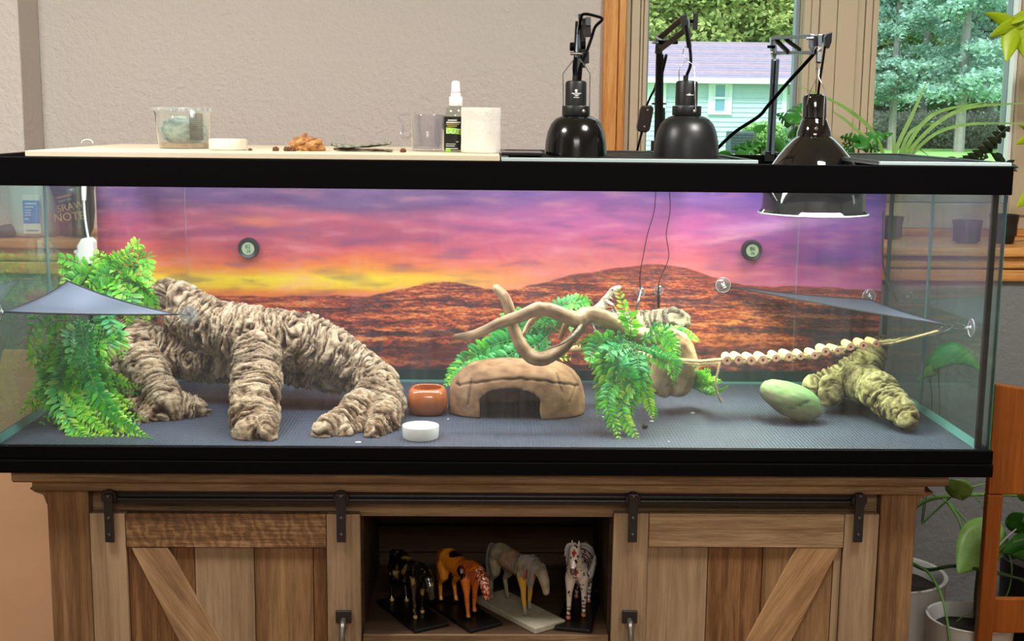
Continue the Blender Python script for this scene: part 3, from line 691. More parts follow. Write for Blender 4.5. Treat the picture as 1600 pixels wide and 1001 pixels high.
# ------------------------------------------------------------------ printed sunset background taped behind the back glass
def sunset(nx=960, nz=260):
    YP = gj+.004
    ul, ur = 151, 1383
    x0, x1 = X(151, 330, YP), X(1384, 330, YP); zt = H-.012; zb = Z(770, 585, YP)
    u, w = np.meshgrid(np.linspace(0, 1, nx), np.linspace(0, 1, nz))       # w: 0 top -> 1 bottom
    # remap to photo-like coordinates: vertical fraction where 0 = v 292 and 1 = v 582
    vtop = (CAMZ, ) ; zz = zt+(zb-zt)*w
    xw = x0+(x1-x0)*u
    d0 = np.stack([xw, np.full_like(xw, YP), zz], -1)-CAM
    dep = d0@_F; pu = 800+FPX*(d0@RR)/dep; pv = 500.5-FPX*(d0@UU)/dep
    Q = lambda a, c, k=0: np.stack([pu*a, pv*c, np.full_like(pu, k)], -1).reshape(-1, 3)
    nz1 = fbm(Q(.006, .03, 1), 4).reshape(pu.shape); nz2 = fbm(Q(.012, .06, 5), 5).reshape(pu.shape); nz3 = fbm(Q(.03, .16, 9), 4).reshape(pu.shape)
    # horizon height (pixels) : flat left, hills in the middle
    def bumpf(c, w_, h): return h*np.exp(-((pu-c)/w_)**2)
    near = pnoise(Q(.02, 0, 3)).reshape(pu.shape)*3+pnoise(Q(.06, 0, 4)).reshape(pu.shape)*1.5
    ridge = 462-bumpf(705, 60, 20)-bumpf(640, 50, 8)-bumpf(960, 130, 36)-bumpf(1065, 90, 26)-bumpf(1250, 100, 14)-bumpf(1400, 120, 6)-bumpf(880, 60, 5)+near*.8
    # sky: colours by height; the right turns purple-blue
    stops = [(286, (150, 118, 176)), (318, (124, 84, 136)), (342, (190, 84, 118)), (368, (176, 72, 106)), (392, (216, 86, 92)), (412, (238, 116, 66)), (424, (246, 160, 40)), (434, (250, 212, 36)), (448, (248, 196, 40)), (458, (238, 128, 50)), (470, (200, 84, 60))]
    stopr = [(286, (128, 112, 206)), (315, (108, 80, 178)), (342, (158, 94, 188)), (372, (166, 84, 172)), (400, (142, 70, 166)), (425, (200, 88, 146)), (440, (196, 84, 150)), (455, (226, 120, 130)), (480, (190, 96, 116))]
    def grad(st, y):
        ys = [s[0] for s in st]; return np.stack([np.interp(y, ys, [s[1][k]/255. for s in st]) for k in range(3)], -1)
    wv = pv+nz1*13*np.clip((440-pv)/60, .15, 1)+nz3*2.5
    Lc = grad(stops, wv); Rc = grad(stopr, wv+nz2*6)
    mid = grad([(286, (140, 104, 190)), (320, (162, 92, 166)), (345, (205, 96, 160)), (372, (214, 92, 142)), (398, (226, 104, 122)), (425, (232, 118, 110)), (460, (236, 130, 100))], wv)
    s = np.clip((pu-560)/360, 0, 1)[..., None]; s2 = np.clip((pu-1040+nz1*50)/260, 0, 1)[..., None]; s = s*s*(3-2*s); s2 = s2*s2*(3-2*s2)
    sky = Lc*(1-s)+mid*s; sky = sky*(1-s2)+Rc*s2
    # cloud streaks
    c = np.clip((nz2-.12)*1.5, 0, 1)[..., None]; sky = sky*(1-c*.42)+np.array([.98, .62, .66])*c*.42
    c = np.clip((-nz2-.08)*1.6, 0, 1)[..., None]; sky = sky*(1-c*.34)+np.array([.36, .22, .50])*c*.34
    # bright wisps: orange one at left, pink one at right
    wl = np.exp(-((pv-(345+(pu-400)*.06+nz3*4))/8)**2-((pu-395)/55)**2)[..., None]; sky = sky*(1-wl*.6)+np.array([.98, .55, .36])*wl*.6
    for (cu, cv, su, sv, sl, col_, am) in [(1220, 350, 110, 10, -.10, (.93, .66, .86), .8), (1140, 372, 60, 5, -.15, (.98, .72, .74), .6), (980, 420, 110, 12, .02, (.95, .50, .46), .5), (1290, 445, 90, 8, .0, (.86, .42, .64), .6), (430, 330, 120, 7, .08, (.90, .42, .48), .5)]:
        g = np.exp(-((pv-(cv+(pu-cu)*sl+nz3*5))/sv)**2-((pu-cu)/su)**2)[..., None]; sky = sky*(1-g*am)+np.array(col_)*g*am
    # land: horizontal strata of orange scrub, dark violet-brown gaps
    depth = np.clip((pv-ridge)/(585-ridge), 0, 1.2)
    s0 = np.log(np.maximum(pv-404, 8))
    Qs = np.stack([(pu-780)*.55/np.maximum(pv-404, 8)+nz1*.3, s0*9+nz3*.5, np.full_like(pu, 20.)], -1).reshape(-1, 3)
    a = fbm(Qs, 5).reshape(pu.shape); Qs2 = np.stack([pu*.045, s0*26, np.full_like(pu, 31.)], -1).reshape(-1, 3); a2 = fbm(Qs2, 4).reshape(pu.shape)
    a3_ = fbm(np.stack([pu*.16, s0*62, np.full_like(pu, 44.)], -1).reshape(-1, 3), 3).reshape(pu.shape); t = np.clip(.47+a*.62+a2*.42+a3_*.42, 0, 1)
    hill = np.stack([np.interp(t, [0, .35, .6, .8, 1], x) for x in ([.20, .44, .70, .88, .96], [.10, .17, .27, .42, .60], [.15, .17, .16, .19, .34])], -1)
    far = np.array([.52, .18, .20]); fm = np.exp(-np.clip(pv-ridge, 0, 200)/16)[..., None]*np.clip((pu-780)/150, .25, 1)[..., None]
    land = hill*(1-fm*.75)+far*fm*.75
    low = np.clip((pv-508)/40, 0, 1)[..., None]; dk = np.clip(.5-a*1.2, 0, 1)[..., None]
    land = land*(1-low*dk*.62)+np.array([.17, .15, .19])*low*dk*.62
    rock = np.exp(-((pv-560)/28)**2-((pu-690)/90)**2)[..., None]; land = land*(1-rock*.7)+np.array([.34, .15, .16])*rock*.7
    or_ = np.exp(-((pv-545)/22)**2-((pu-1140)/130)**2)[..., None]; land = land*(1-or_*.55)+np.array([.80, .33, .17])*(.7+.5*np.clip(a2, -1, 1))[..., None]*or_*.55
    lft = np.clip((620-pu)/420, 0, 1)[..., None]; land = land*(1-lft*.4)+np.array([.70, .26, .15])*lft*.4
    m = np.clip((pv-ridge)/1.6, 0, 1)[..., None]
    C = sky*(1-m)+land*m; C = np.clip(C, 0, 1)
    C = np.where(C <= .04045, C/12.92, ((C+.055)/1.055)**2.4)
    V = np.stack([xw, np.full_like(xw, YP)+.0005*np.sin(xw*9), zz], -1).reshape(-1, 3)
    I = np.arange(nx*nz).reshape(nz, nx); F = np.stack([I[:-1, :-1], I[1:, :-1], I[1:, 1:], I[:-1, 1:]], -1).reshape(-1, 4)
    b = MB(); b.add(V, F.tolist(), C.reshape(-1, 3)); return b
M_print = attr_mat('sunset_print', rough=.6, spec=.1)
bg = obj('background_print', sunset(), M_print)
tag(bg, 'printed sunset desert landscape fixed behind the back glass of the tank', 'poster')
# ------------------------------------------------------------------ lights of the tank: LED bar under the top rim and the heat lamps' light
led = thing('light_bar', 'slim white LED light bar hidden under the front top rim of the tank', 'light', (0, YF+.20, H-.03))
b = MB(); b.box(-.84, .84, YF+.175, YF+.225, H-.022, H-.008); obj('housing', b, M_white, led, bevel=.003)
b = MB(); b.box(-.83, .83, YF+.18, YF+.22, H-.024, H-.0225); obj('diffuser', b, plain('led_diffuser', (1, 1, 1), .5, emit=((.86, .95, 1), 1.5)), led)
light('led_bar_light', 'AREA', (0, YF+.20, H-.026), 12., (.90, .96, 1.0), (1.66, .04), (R(6), 0, 0))
light('led_back_light', 'AREA', (0, YB-.12, H-.02), 1.6, (.92, .96, 1.0), (1.6, .03), (R(-6), 0, 0))
light('heat_lamp_light', 'AREA', (.50, 2.50, .44), 3.2, (.84, 1.0, .66), (.12, .12), (0, 0, 0), R(150))
light('heat_lamp_light', 'AREA', (.26, 2.52, H-.03), .4, (1, .97, .9), (.10, .10), (0, 0, 0), R(120))
light('heat_lamp_light', 'AREA', (.10, 2.52, H-.03), .4, (1, .97, .9), (.10, .10), (0, 0, 0), R(120))
# ------------------------------------------------------------------ inside the tank
def onx(u, v, x): d = ray(u, v); return CAM+d*((x-CAM[0])/d[0])
def pm(u, v, y, r): q = at(u, v, y); return (q[0], q[1], q[2], r*y/FPX)
def nearest(P, paths):
    best = np.full(len(P), 1e9); S = np.zeros(len(P)); Q = np.zeros_like(P); T = np.zeros_like(P); s0 = 0
    for path in paths:
        for a, b_ in zip(path[:-1], path[1:]):
            A = np.array(a[:3]); B = np.array(b_[:3]); d = B-A; Ln = np.linalg.norm(d); t = np.clip(((P-A)@d)/Ln**2, 0, 1)
            C = A+t[:, None]*d; q = P-C; dist = np.linalg.norm(q, axis=1)-(a[3]*(1-t)+b_[3]*t)
            m = dist < best; best[m] = dist[m]; S[m] = s0+t[m]*Ln; Q[m] = q[m]; T[m] = d/Ln; s0 += Ln
        s0 += .37
    return S, Q, T
def cork(name, label, paths, voxel, amp, cols, seed, mat, cut=None, loc=None):
    balls = []
    for p in paths: balls += chain(p, .5)
    V, Nn, F = blob_mesh(balls, voxel, 3)
    Nn = Nn/np.linalg.norm(Nn, axis=1)[:, None]
    S, Q, T = nearest(V, paths); o = seed*13.7
    warp = fbm(V*16+o, 3)
    c1 = np.stack([S*88+warp*.9, Q[:, 0]*7+Q[:, 2]*7+o, Q[:, 1]*9], -1)
    saw = (S*88+warp*2.4+pnoise(V*34+o)*.9) % 1.0                # stacked cork layers running round the limb
    plates = np.where(saw < .8, saw/.8, (1-saw)/.2)
    r1 = 1-np.abs(fbm(c1, 3)); r2 = 1-np.abs(fbm(V*46+o, 3))
    lump = fbm(V*11+o+5, 3)
    pit = np.clip(fbm(V*26+o+9, 2)-.28, 0, 1)
    patch = np.clip(.55+fbm(V*7+o+50, 2)*1.1, 0, 1)
    r3 = 1-np.abs(fbm(np.stack([S*150+warp*4, Q[:, 0]*26+Q[:, 2]*26+o, Q[:, 1]*26], -1), 2)); ss = lambda x: x*x*(3-2*x)
    a1 = ss(np.clip(np.abs(fbm(c1, 3))/.24, 0, 1)); a3 = ss(np.clip(np.abs(fbm(np.stack([S*150+warp*1.6, Q[:, 0]*15+Q[:, 2]*15+o, Q[:, 1]*15], -1), 2))/.34, 0, 1))
    h = .56*lump+.26*plates*patch+.42*(a1-.6)+.30*(a3-.6)-1.1*pit+.10*pnoise(V*170)
    V2 = V+Nn*(h*amp)[:, None]
    V2[:, 2] = np.maximum(V2[:, 2], zf+.0008)
    V2[:, 1] = np.maximum(V2[:, 1], gi+G+.003)
    if cut: V2 = cut(V2, V, Nn)
    k = np.clip(.50+.30*(plates-.5)*patch+.50*(a1-.7)+.42*(a3-.7)+.10*lump-1.3*pit+.16*fbm(V*90+o, 2), 0, 1)
    C = np.stack([np.interp(k, [0, .3, .6, 1], [c[i] for c in cols]) for i in range(3)], -1)
    w = np.clip(fbm(V*5+o+70, 2)*.5+.3, 0, 1)[:, None]; C = C*(1-.35*w)+C*np.array([.80, .84, .90])*.35*w
    b = MB(); b.add(V2, F, C); ob = obj(name, b, mat); me = ob.data; me.polygons.foreach_set('use_smooth', np.ones(len(me.polygons), bool))
    return tag(ob, label, 'cork bark')
M_cork = attr_mat('cork_bark', rough=.9, spec=.12)
nt = M_cork.node_tree; b_ = nt.nodes['Principled BSDF']; at_ = [n_ for n_ in nt.nodes if n_.type == 'ATTRIBUTE'][0]
vc_ = coords(nt); na = tex_noise(nt, 150, 6, .75, vc_, 1.2); nb_ = tex_noise(nt, 55, 5, .7, vc_, 2.0)
mxc = N(nt, 'ShaderNodeMix', data_type='RGBA', blend_type='MULTIPLY'); mxc.inputs[0].default_value = .85
rc = ramp(nt, na.outputs['Fac'], [(.32, (.38, .32, .27)), (.46, (1, .98, .96)), (.7, (1.12, 1.12, 1.12))])
nt.links.new(at_.outputs['Color'], mxc.inputs[6]); nt.links.new(rc.outputs['Color'], mxc.inputs[7]); nt.links.new(mxc.outputs[2], b_.inputs['Base Color'])
ad_ = N(nt, 'ShaderNodeMath', operation='ADD'); nt.links.new(na.outputs['Fac'], ad_.inputs[0]); nt.links.new(nb_.outputs['Fac'], ad_.inputs[1]); bump(nt, b_, ad_.outputs[0], 1.0, .006)
ck = (rgb(62, 44, 31), rgb(140, 112, 88), rgb(206, 178, 146), rgb(240, 220, 190))
p1 = [pm(*q) for q in [(256, 462, 2.64, 27), (290, 486, 2.62, 40), (340, 512, 2.60, 44), (400, 527, 2.58, 48), (460, 533, 2.57, 47), (515, 551, 2.57, 42), (562, 582, 2.56, 36), (600, 615, 2.52, 28), (612, 640, 2.45, 22)]]
p2 = [pm(*q) for q in [(228, 545, 2.62, 40), (300, 560, 2.62, 36), (370, 572, 2.62, 28)]]
p3 = [pm(*q) for q in [(450, 570, 2.62, 30), (520, 590, 2.60, 24)]]
p4 = [pm(*q) for q in [(400, 555, 2.50, 40), (402, 600, 2.43, 42), (397, 640, 2.37, 40), (390, 672, 2.32, 28)]]
p5 = [pm(*q) for q in [(400, 650, 2.36, 36), (418, 680, 2.30, 15)]]
p6 = [pm(*q) for q in [(592, 612, 2.50, 30), (566, 638, 2.43, 32), (530, 664, 2.37, 24), (506, 676, 2.33, 15)]]
p7 = [pm(*q) for q in [(604, 630, 2.46, 26), (600, 660, 2.38, 26), (584, 676, 2.33, 15)]]
p10 = [pm(*q) for q in [(585, 625, 2.50, 32), (572, 650, 2.42, 28), (556, 668, 2.37, 17), (540, 676, 2.34, 12)]]
p11 = [pm(*q) for q in [(480, 520, 2.60, 34), (540, 560, 2.60, 36), (590, 600, 2.56, 30)]]
p8 = [pm(*q) for q in [(212, 510, 2.66, 34), (222, 560, 2.58, 34), (240, 605, 2.52, 34), (262, 640, 2.47, 32), (300, 642, 2.49, 26)]]
p9 = [pm(*q) for q in [(188, 495, 2.68, 32), (195, 560, 2.62, 30), (215, 625, 2.52, 28), (232, 655, 2.44, 18)]]
hole = at(243, 470, 2.62)
def cut1(V2, V, Nn):
    d = V2-hole; e = np.exp(-((d[:, 0]/.020)**2+(d[:, 1]/.05)**2+(d[:, 2]/.026)**2)); V2[:, 0] += e*.05; return V2
cork('cork_bark_log', 'huge twisted pale brown cork bark log on three arched legs, left half of the tank', [p1, p2, p3, p4, p5, p6, p7, p8, p9, p10, p11], 0.0024, .0120, ck, 1, M_cork, cut1)
ckr = (rgb(70, 58, 34), rgb(140, 128, 82), rgb(188, 180, 122), rgb(226, 218, 166))  # slightly green bark, with the lamp's yellow-green tint put into the colour
q1 = [pm(*q) for q in [(1272, 602, 2.62, 17), (1310, 594, 2.62, 26), (1345, 575, 2.62, 27), (1370, 548, 2.64, 18), (1378, 532, 2.65, 10)]]
q2 = [pm(*q) for q in [(1335, 592, 2.56, 28), (1375, 612, 2.46, 32), (1402, 640, 2.41, 28), (1418, 655, 2.38, 18)]]
q3 = [pm(*q) for q in [(1305, 605, 2.56, 24), (1296, 622, 2.54, 14)]]
cork('cork_bark_piece', 'yellow-green cork bark chunk leaning at the right end of the tank', [q1, q2, q3], .0030, .0095, ckr, 4, M_cork)
ckm = (rgb(62, 52, 44), rgb(124, 110, 92), rgb(176, 162, 138), rgb(216, 204, 180))
s1 = [pm(*q) for q in [(935, 496, 2.70, 14), (965, 501, 2.70, 16), (1000, 503, 2.70, 21), (1028, 500, 2.70, 18), (1052, 500, 2.68, 21), (1066, 503, 2.68, 13)]]
s2 = [pm(*q) for q in [(985, 520, 2.70, 18), (985, 570, 2.70, 20), (985, 605, 2.70, 20)]]
cork('cork_bark_perch', 'short knobbly grey-brown cork bark perch behind the middle driftwood', [s1, s2], .0030, .0085, ckm, 8, M_cork)

# ---- driftwood
M_drift = attr_mat('driftwood', rough=.55, spec=.3, bmp=.25, bs=60, bd=.002)
def branchpath(pts, n=30): return spline([pm(*q) for q in pts], n)
def drift():
    paths = [branchpath(q) for q in [
        [(713, 526, 2.38, 6), (743, 522, 2.38, 8), (777, 506, 2.38, 9), (816, 493, 2.38, 10), (845, 481, 2.39, 11), (880, 492, 2.40, 12), (903, 500, 2.42, 14), (918, 490, 2.43, 13), (946, 498, 2.44, 14), (975, 517, 2.45, 14), (1011, 527, 2.46, 15), (1045, 527, 2.48, 17), (1066, 545, 2.50, 20), (1070, 575, 2.52, 22), (1060, 600, 2.53, 22)],
        [(775, 450, 2.46, 7), (788, 464, 2.46, 9), (797, 490, 2.46, 10), (804, 518, 2.46, 10), (822, 550, 2.46, 12), (845, 560, 2.46, 13), (872, 549, 2.46, 11), (892, 531, 2.45, 9), (908, 510, 2.44, 9)],
        [(818, 522, 2.50, 4), (830, 503, 2.50, 5), (850, 488, 2.46, 5), (870, 492, 2.42, 5)],
        [(876, 527, 2.48, 5), (886, 506, 2.46, 6), (897, 499, 2.43, 6)],
        [(893, 546, 2.56, 6), (925, 542, 2.56, 7), (960, 546, 2.55, 9), (1010, 560, 2.55, 12)],
        [(1040, 570, 2.52, 22), (1032, 595, 2.53, 20), (1038, 606, 2.53, 16)],
        [(1058, 540, 2.46, 6), (1042, 541, 2.43, 7), (1028, 550, 2.42, 7), (1027, 563, 2.42, 6), (1040, 573, 2.43, 5), (1046, 568, 2.44, 4)]]]
    balls = []
    for p in paths: balls += chain([tuple(q) for q in p], .4)
    V, Nn, F = blob_mesh(balls, .0026, 4)
    S, Q, T = nearest(V, [[tuple(q) for q in p] for p in paths])
    n1 = fbm(np.stack([S*9, Q[:, 0]*70, Q[:, 2]*70+Q[:, 1]*40], -1), 3); n2 = fbm(V*22, 3)
    V2 = V+Nn*((n1*.0006+n2*.0013)[:, None]); V2[:, 2] = np.maximum(V2[:, 2], zf+.0005)
    k = np.clip(.50+n1*.6+n2*.4, 0, 1)
    C = np.stack([np.interp(k, [0, .3, .65, 1], x) for x in zip(rgb(84, 60, 38), rgb(134, 104, 74), rgb(170, 140, 104), rgb(196, 168, 134))], -1)
    b = MB(); b.add(V2, F, C); o = obj('driftwood_branch', b, M_drift); o.data.polygons.foreach_set('use_smooth', np.ones(len(F), bool))
    tag(o, 'smooth tan driftwood branch with forked twigs reaching over the rock cave', 'driftwood')
    for (u, v, y, r) in [(712.5, 526, 2.38, 5.5), (774.5, 449.5, 2.46, 6)]:
        q = at(u, v, y)
drift()

# ---- ferns
M_fern = attr_mat('plastic_fern', rough=.38, spec=.45, trans=.28)
M_stem = plain('fern_stem', rgb(58, 132, 52), .5)
FT, FG, FY = rgb(44, 146, 92), rgb(88, 192, 50), rgb(200, 238, 70)
def frond(parent, pts, ll, seed, ca=FT, cb=FY, dens=1.0, roll=0, n=None, name='frond'):
    """curved stem with paired leaflets. pts (u,v,y); ll leaflet length in metres."""
    rs = np.random.RandomState(seed); P0 = np.array([at(*q) for q in pts]); Ls = np.sum(np.linalg.norm(np.diff(P0, axis=0), axis=1))
    k = n or max(6, int(Ls/(ll*.30)*dens)); P = spline(P0, k); T = np.gradient(P, axis=0); T /= np.linalg.norm(T, axis=1)[:, None]
    view = P.mean(0)-CAM; view /= np.linalg.norm(view); ax = rs.normal(size=3)*.45; up = -view+ax; up /= np.linalg.norm(up)
    b = MB(); rad = np.linspace(.0011, .0004, k); b.tube(P, rad, 5); st = obj(name, b, M_stem, parent)
    lf = MB()
    for i in range(1, k):
        t = i/(k-1); prof = min(1, .45+2.2*t)*(1-t**3*.82)*rs.uniform(.85, 1.12)
        side = np.cross(T[i], up); side /= np.linalg.norm(side)
        for s in (-1, 1):
            d = side*s*.88+T[i]*(.35+.3*t)+up*rs.uniform(-.25, .22)+rs.normal(size=3)*.10; d /= np.linalg.norm(d); L_ = ll*prof
            nrm = np.cross(d, T[i]*s); nrm /= max(np.linalg.norm(nrm), 1e-6); w = np.cross(nrm, d)*L_*.19
            base = P[i]; tip = base+d*L_+nrm*s*0+np.array([0, 0, -.12*L_*rs.uniform(0, 1.2)]); m1 = base+d*L_*.35; m2 = base+d*L_*.75
            lift = up*L_*.05
            V = [base, m1+w, m2+w*.8, tip, m2-w*.8, m1-w, m1+lift, m2+lift*.6]
            F = [(0, 1, 6), (0, 6, 5), (1, 2, 7, 6), (6, 7, 4, 5), (2, 3, 7), (7, 3, 4)]
            mix = np.clip(t*.75+rs.uniform(-.18, .22), 0, 1); c0 = np.array(ca)*(1-mix)+np.array(FG)*mix if mix < .5 else np.array(FG)*(1-(mix-.5)*2)+np.array(cb)*(mix-.5)*2
            c0 = np.array(ca)*(1-mix)+np.array(cb)*mix if rs.rand() < .3 else c0
            hi = c0*.7+np.array(cb)*.3; C = [c0*.8, c0, hi, hi*1.05, hi, c0, c0*.75, c0]
            lf.add(V, F, np.clip(np.array(C), 0, 1))
    V = np.concatenate(lf.v); V[:, 2] = np.maximum(V[:, 2], zf+.001); V[:, 0] = np.clip(V[:, 0], -gl+G+.001, gl-G-.001); V[:, 1] = np.maximum(V[:, 1], gi+G+.001); lf.v = [V]
    obj('leaflets', lf, M_fern, st, kind='stuff'); return st
def jitter(pts, a, rs): return [(u+rs.normal()*a, v+rs.normal()*a, y+rs.normal()*.012) for (u, v, y) in pts]
fl = thing('artificial_fern', 'big bright green artificial fern cascading down the left end of the tank', 'artificial plant', tuple(at(165, 440, 2.64)))
rs = np.random.RandomState(77)
upper = [([(165, 440, 2.62), (130, 415, 2.60), (100, 404, 2.58), (82, 402, 2.57), (80, 410, 2.57)], .022), ([(165, 440, 2.62), (185, 412, 2.6), (210, 396, 2.58), (222, 388, 2.57)], .026),
         ([(170, 445, 2.62), (205, 415, 2.6), (230, 412, 2.58), (234, 445, 2.57)], .026), ([(170, 445, 2.62), (200, 440, 2.56), (235, 462, 2.55), (246, 492, 2.55)], .030),
         ([(170, 445, 2.62), (135, 430, 2.58), (110, 440, 2.56), (92, 462, 2.55)], .028), ([(165, 445, 2.62), (120, 445, 2.6), (85, 447, 2.58), (62, 446, 2.56)], .014),
         ([(170, 430, 2.62), (160, 405, 2.62), (135, 395, 2.62)], .022), ([(180, 440, 2.6), (200, 455, 2.55), (205, 475, 2.53), (190, 492, 2.52)], .030), ([(180, 440, 2.6), (215, 430, 2.56), (240, 440, 2.56)], .028),
         ([(150, 440, 2.6), (150, 460, 2.55), (130, 480, 2.53)], .030), ([(190, 430, 2.6), (225, 470, 2.56), (228, 500, 2.55)], .028), ([(150, 430, 2.6), (115, 420, 2.58), (100, 430, 2.57)], .026),
         ([(160, 425, 2.6), (180, 405, 2.58), (196, 398, 2.57)], .024), ([(140, 440, 2.6), (170, 452, 2.55), (200, 462, 2.54)], .030), ([(185, 425, 2.6), (160, 432, 2.56), (140, 450, 2.55)], .028)]
upper = [([(a_, b2, c2+.07) for a_, b2, c2 in p], l_) for p, l_ in upper]
for i, (p, l_) in enumerate(upper):
    frond(fl, p, l_, 100+i, ca=FT if i % 3 else FG, cb=FY)
    if i not in (0, 5): frond(fl, jitter(p, 9, rs), l_*.95, 140+i, ca=FG, cb=FY)
lower = [[(140, 500, 2.50), (85, 525, 2.46), (72, 560, 2.44), (72, 600, 2.43)], [(140, 500, 2.50), (90, 555, 2.45), (65, 605, 2.42), (30, 648, 2.38)], [(140, 500, 2.5), (112, 560, 2.44), (90, 605, 2.42), (48, 642, 2.40)],
         [(150, 500, 2.5), (120, 560, 2.43), (95, 610, 2.40), (98, 655, 2.38)], [(160, 500, 2.5), (150, 560, 2.43), (172, 615, 2.40), (208, 634, 2.38)], [(130, 520, 2.48), (138, 600, 2.40), (178, 650, 2.34), (238, 690, 2.30)],
         [(120, 560, 2.44), (112, 620, 2.38), (150, 675, 2.33), (205, 694, 2.30)], [(150, 540, 2.46), (172, 582, 2.42), (218, 606, 2.40)], [(100, 520, 2.46), (95, 590, 2.40), (128, 640, 2.36), (180, 690, 2.31)],
         [(160, 500, 2.52), (185, 525, 2.48), (190, 560, 2.46)], [(120, 500, 2.48), (80, 505, 2.46), (66, 540, 2.44), (60, 580, 2.43)], [(130, 500, 2.5), (110, 530, 2.44), (125, 590, 2.40), (112, 625, 2.39)],
         [(150, 520, 2.48), (140, 580, 2.42), (155, 630, 2.38), (230, 655, 2.36)], [(110, 560, 2.42), (90, 610, 2.38), (110, 660, 2.34), (150, 692, 2.31)], [(110, 540, 2.44), (80, 580, 2.42), (70, 640, 2.38)],
         [(150, 500, 2.52), (170, 530, 2.46), (158, 580, 2.43)], [(125, 600, 2.4), (140, 640, 2.36), (170, 665, 2.34), (200, 672, 2.33)]]
for i, p in enumerate(lower):
    frond(fl, p, .026, 200+i, ca=FT if i % 2 else FG, cb=FY)
    frond(fl, jitter(p, 13, rs), .025, 240+i, ca=FT, cb=FG if i % 2 else FY, dens=.85)
# middle fern hanging from the driftwood
fm = thing('artificial_fern', 'green artificial fern hanging over the middle driftwood in front of the grey perch', 'artificial plant', tuple(at(985, 540, 2.42)))
mid = [([(985, 530, 2.43), (985, 505, 2.42), (975, 480, 2.42), (966, 452, 2.42)], .026), ([(985, 535, 2.43), (950, 545, 2.40), (940, 590, 2.38), (935, 648, 2.37)], .026), ([(985, 540, 2.43), (965, 580, 2.38), (955, 630, 2.35), (968, 688, 2.31)], .026),
       ([(985, 540, 2.43), (985, 590, 2.38), (972, 640, 2.34), (998, 688, 2.31)], .026), ([(985, 540, 2.43), (1005, 580, 2.38), (1012, 620, 2.37), (1020, 652, 2.36)], .022), ([(985, 535, 2.43), (955, 525, 2.42), (925, 530, 2.42), (900, 542, 2.42)], .024),
       ([(1000, 530, 2.42), (1030, 522, 2.42), (1045, 535, 2.41), (1055, 555, 2.40)], .022), ([(1000, 520, 2.46), (1040, 515, 2.55), (1070, 520, 2.56), (1093, 533, 2.56)], .016), ([(985, 540, 2.43), (1020, 555, 2.40), (1045, 570, 2.39), (1052, 592, 2.38)], .020),
       ([(980, 545, 2.42), (975, 575, 2.37), (990, 610, 2.36), (985, 650, 2.35)], .026), ([(975, 540, 2.42), (945, 560, 2.38), (950, 600, 2.37), (945, 625, 2.37)], .026), ([(990, 545, 2.42), (1000, 590, 2.37), (1000, 625, 2.36)], .024),
       ([(970, 535, 2.42), (940, 530, 2.4), (925, 550, 2.4), (930, 580, 2.39)], .026), ([(990, 540, 2.42), (965, 560, 2.37), (962, 600, 2.36), (978, 640, 2.35)], .026)]
for i, (p, l_) in enumerate(mid):
    frond(fm, p, l_, 300+i, ca=FT if i % 2 else FG, cb=FY)
    if i not in (0, 7): frond(fm, jitter(p, 6, rs), l_, 330+i, ca=FT, cb=FG)
fb = thing('artificial_fern', 'green artificial fern spreading low behind the rock cave', 'artificial plant', tuple(at(860, 520, 2.66)))
for i, (p, l_) in enumerate([([(860, 520, 2.66), (790, 540, 2.66), (730, 562, 2.64), (694, 604, 2.62)], .030), ([(860, 520, 2.66), (800, 520, 2.66), (760, 545, 2.65), (740, 560, 2.65)], .032), ([(860, 520, 2.66), (810, 500, 2.66), (780, 510, 2.66), (765, 530, 2.66)], .030),
        ([(860, 520, 2.66), (840, 540, 2.64), (810, 560, 2.63), (780, 568, 2.63)], .030), ([(860, 520, 2.66), (875, 480, 2.66), (905, 468, 2.66), (925, 474, 2.66)], .022), ([(860, 510, 2.66), (850, 495, 2.64), (830, 495, 2.64)], .026), ([(850, 530, 2.66), (855, 550, 2.64), (890, 560, 2.64)], .026),
        ([(850, 525, 2.66), (790, 555, 2.63), (730, 580, 2.61), (705, 600, 2.60)], .028), ([(860, 520, 2.66), (885, 505, 2.64), (905, 515, 2.63)], .024)]):
    frond(fb, p, l_, 400+i, ca=FT, cb=FG if i % 2 else FY); frond(fb, jitter(p, 6, rs), l_, 420+i, ca=FT, cb=FG)
fr = thing('artificial_fern', 'yellow-green artificial fern tuft on the floor right of the driftwood', 'artificial plant', tuple(at(1078, 605, 2.56)))
for i in range(26):
    a = rs.uniform(-.3, PI*1.1); r_ = rs.uniform(25, 48); u, v = 1082, 600
    e = (u+math.cos(a)*r_*1.05, min(630, v-math.sin(a)*r_*.75+8), 2.56-rs.uniform(0, .12)); m_ = ((u+e[0])/2+rs.normal()*4, (v+e[1])/2-6, 2.54)
    frond(fr, [(u, v+4, 2.58), m_, e], .015, 500+i, ca=rgb(110, 206, 44), cb=rgb(208, 246, 70))
frond(fr, [(1082, 605, 2.56), (1105, 614, 2.52), (1126, 610, 2.51), (1139, 602, 2.51)], .008, 555, ca=FG, cb=FY)

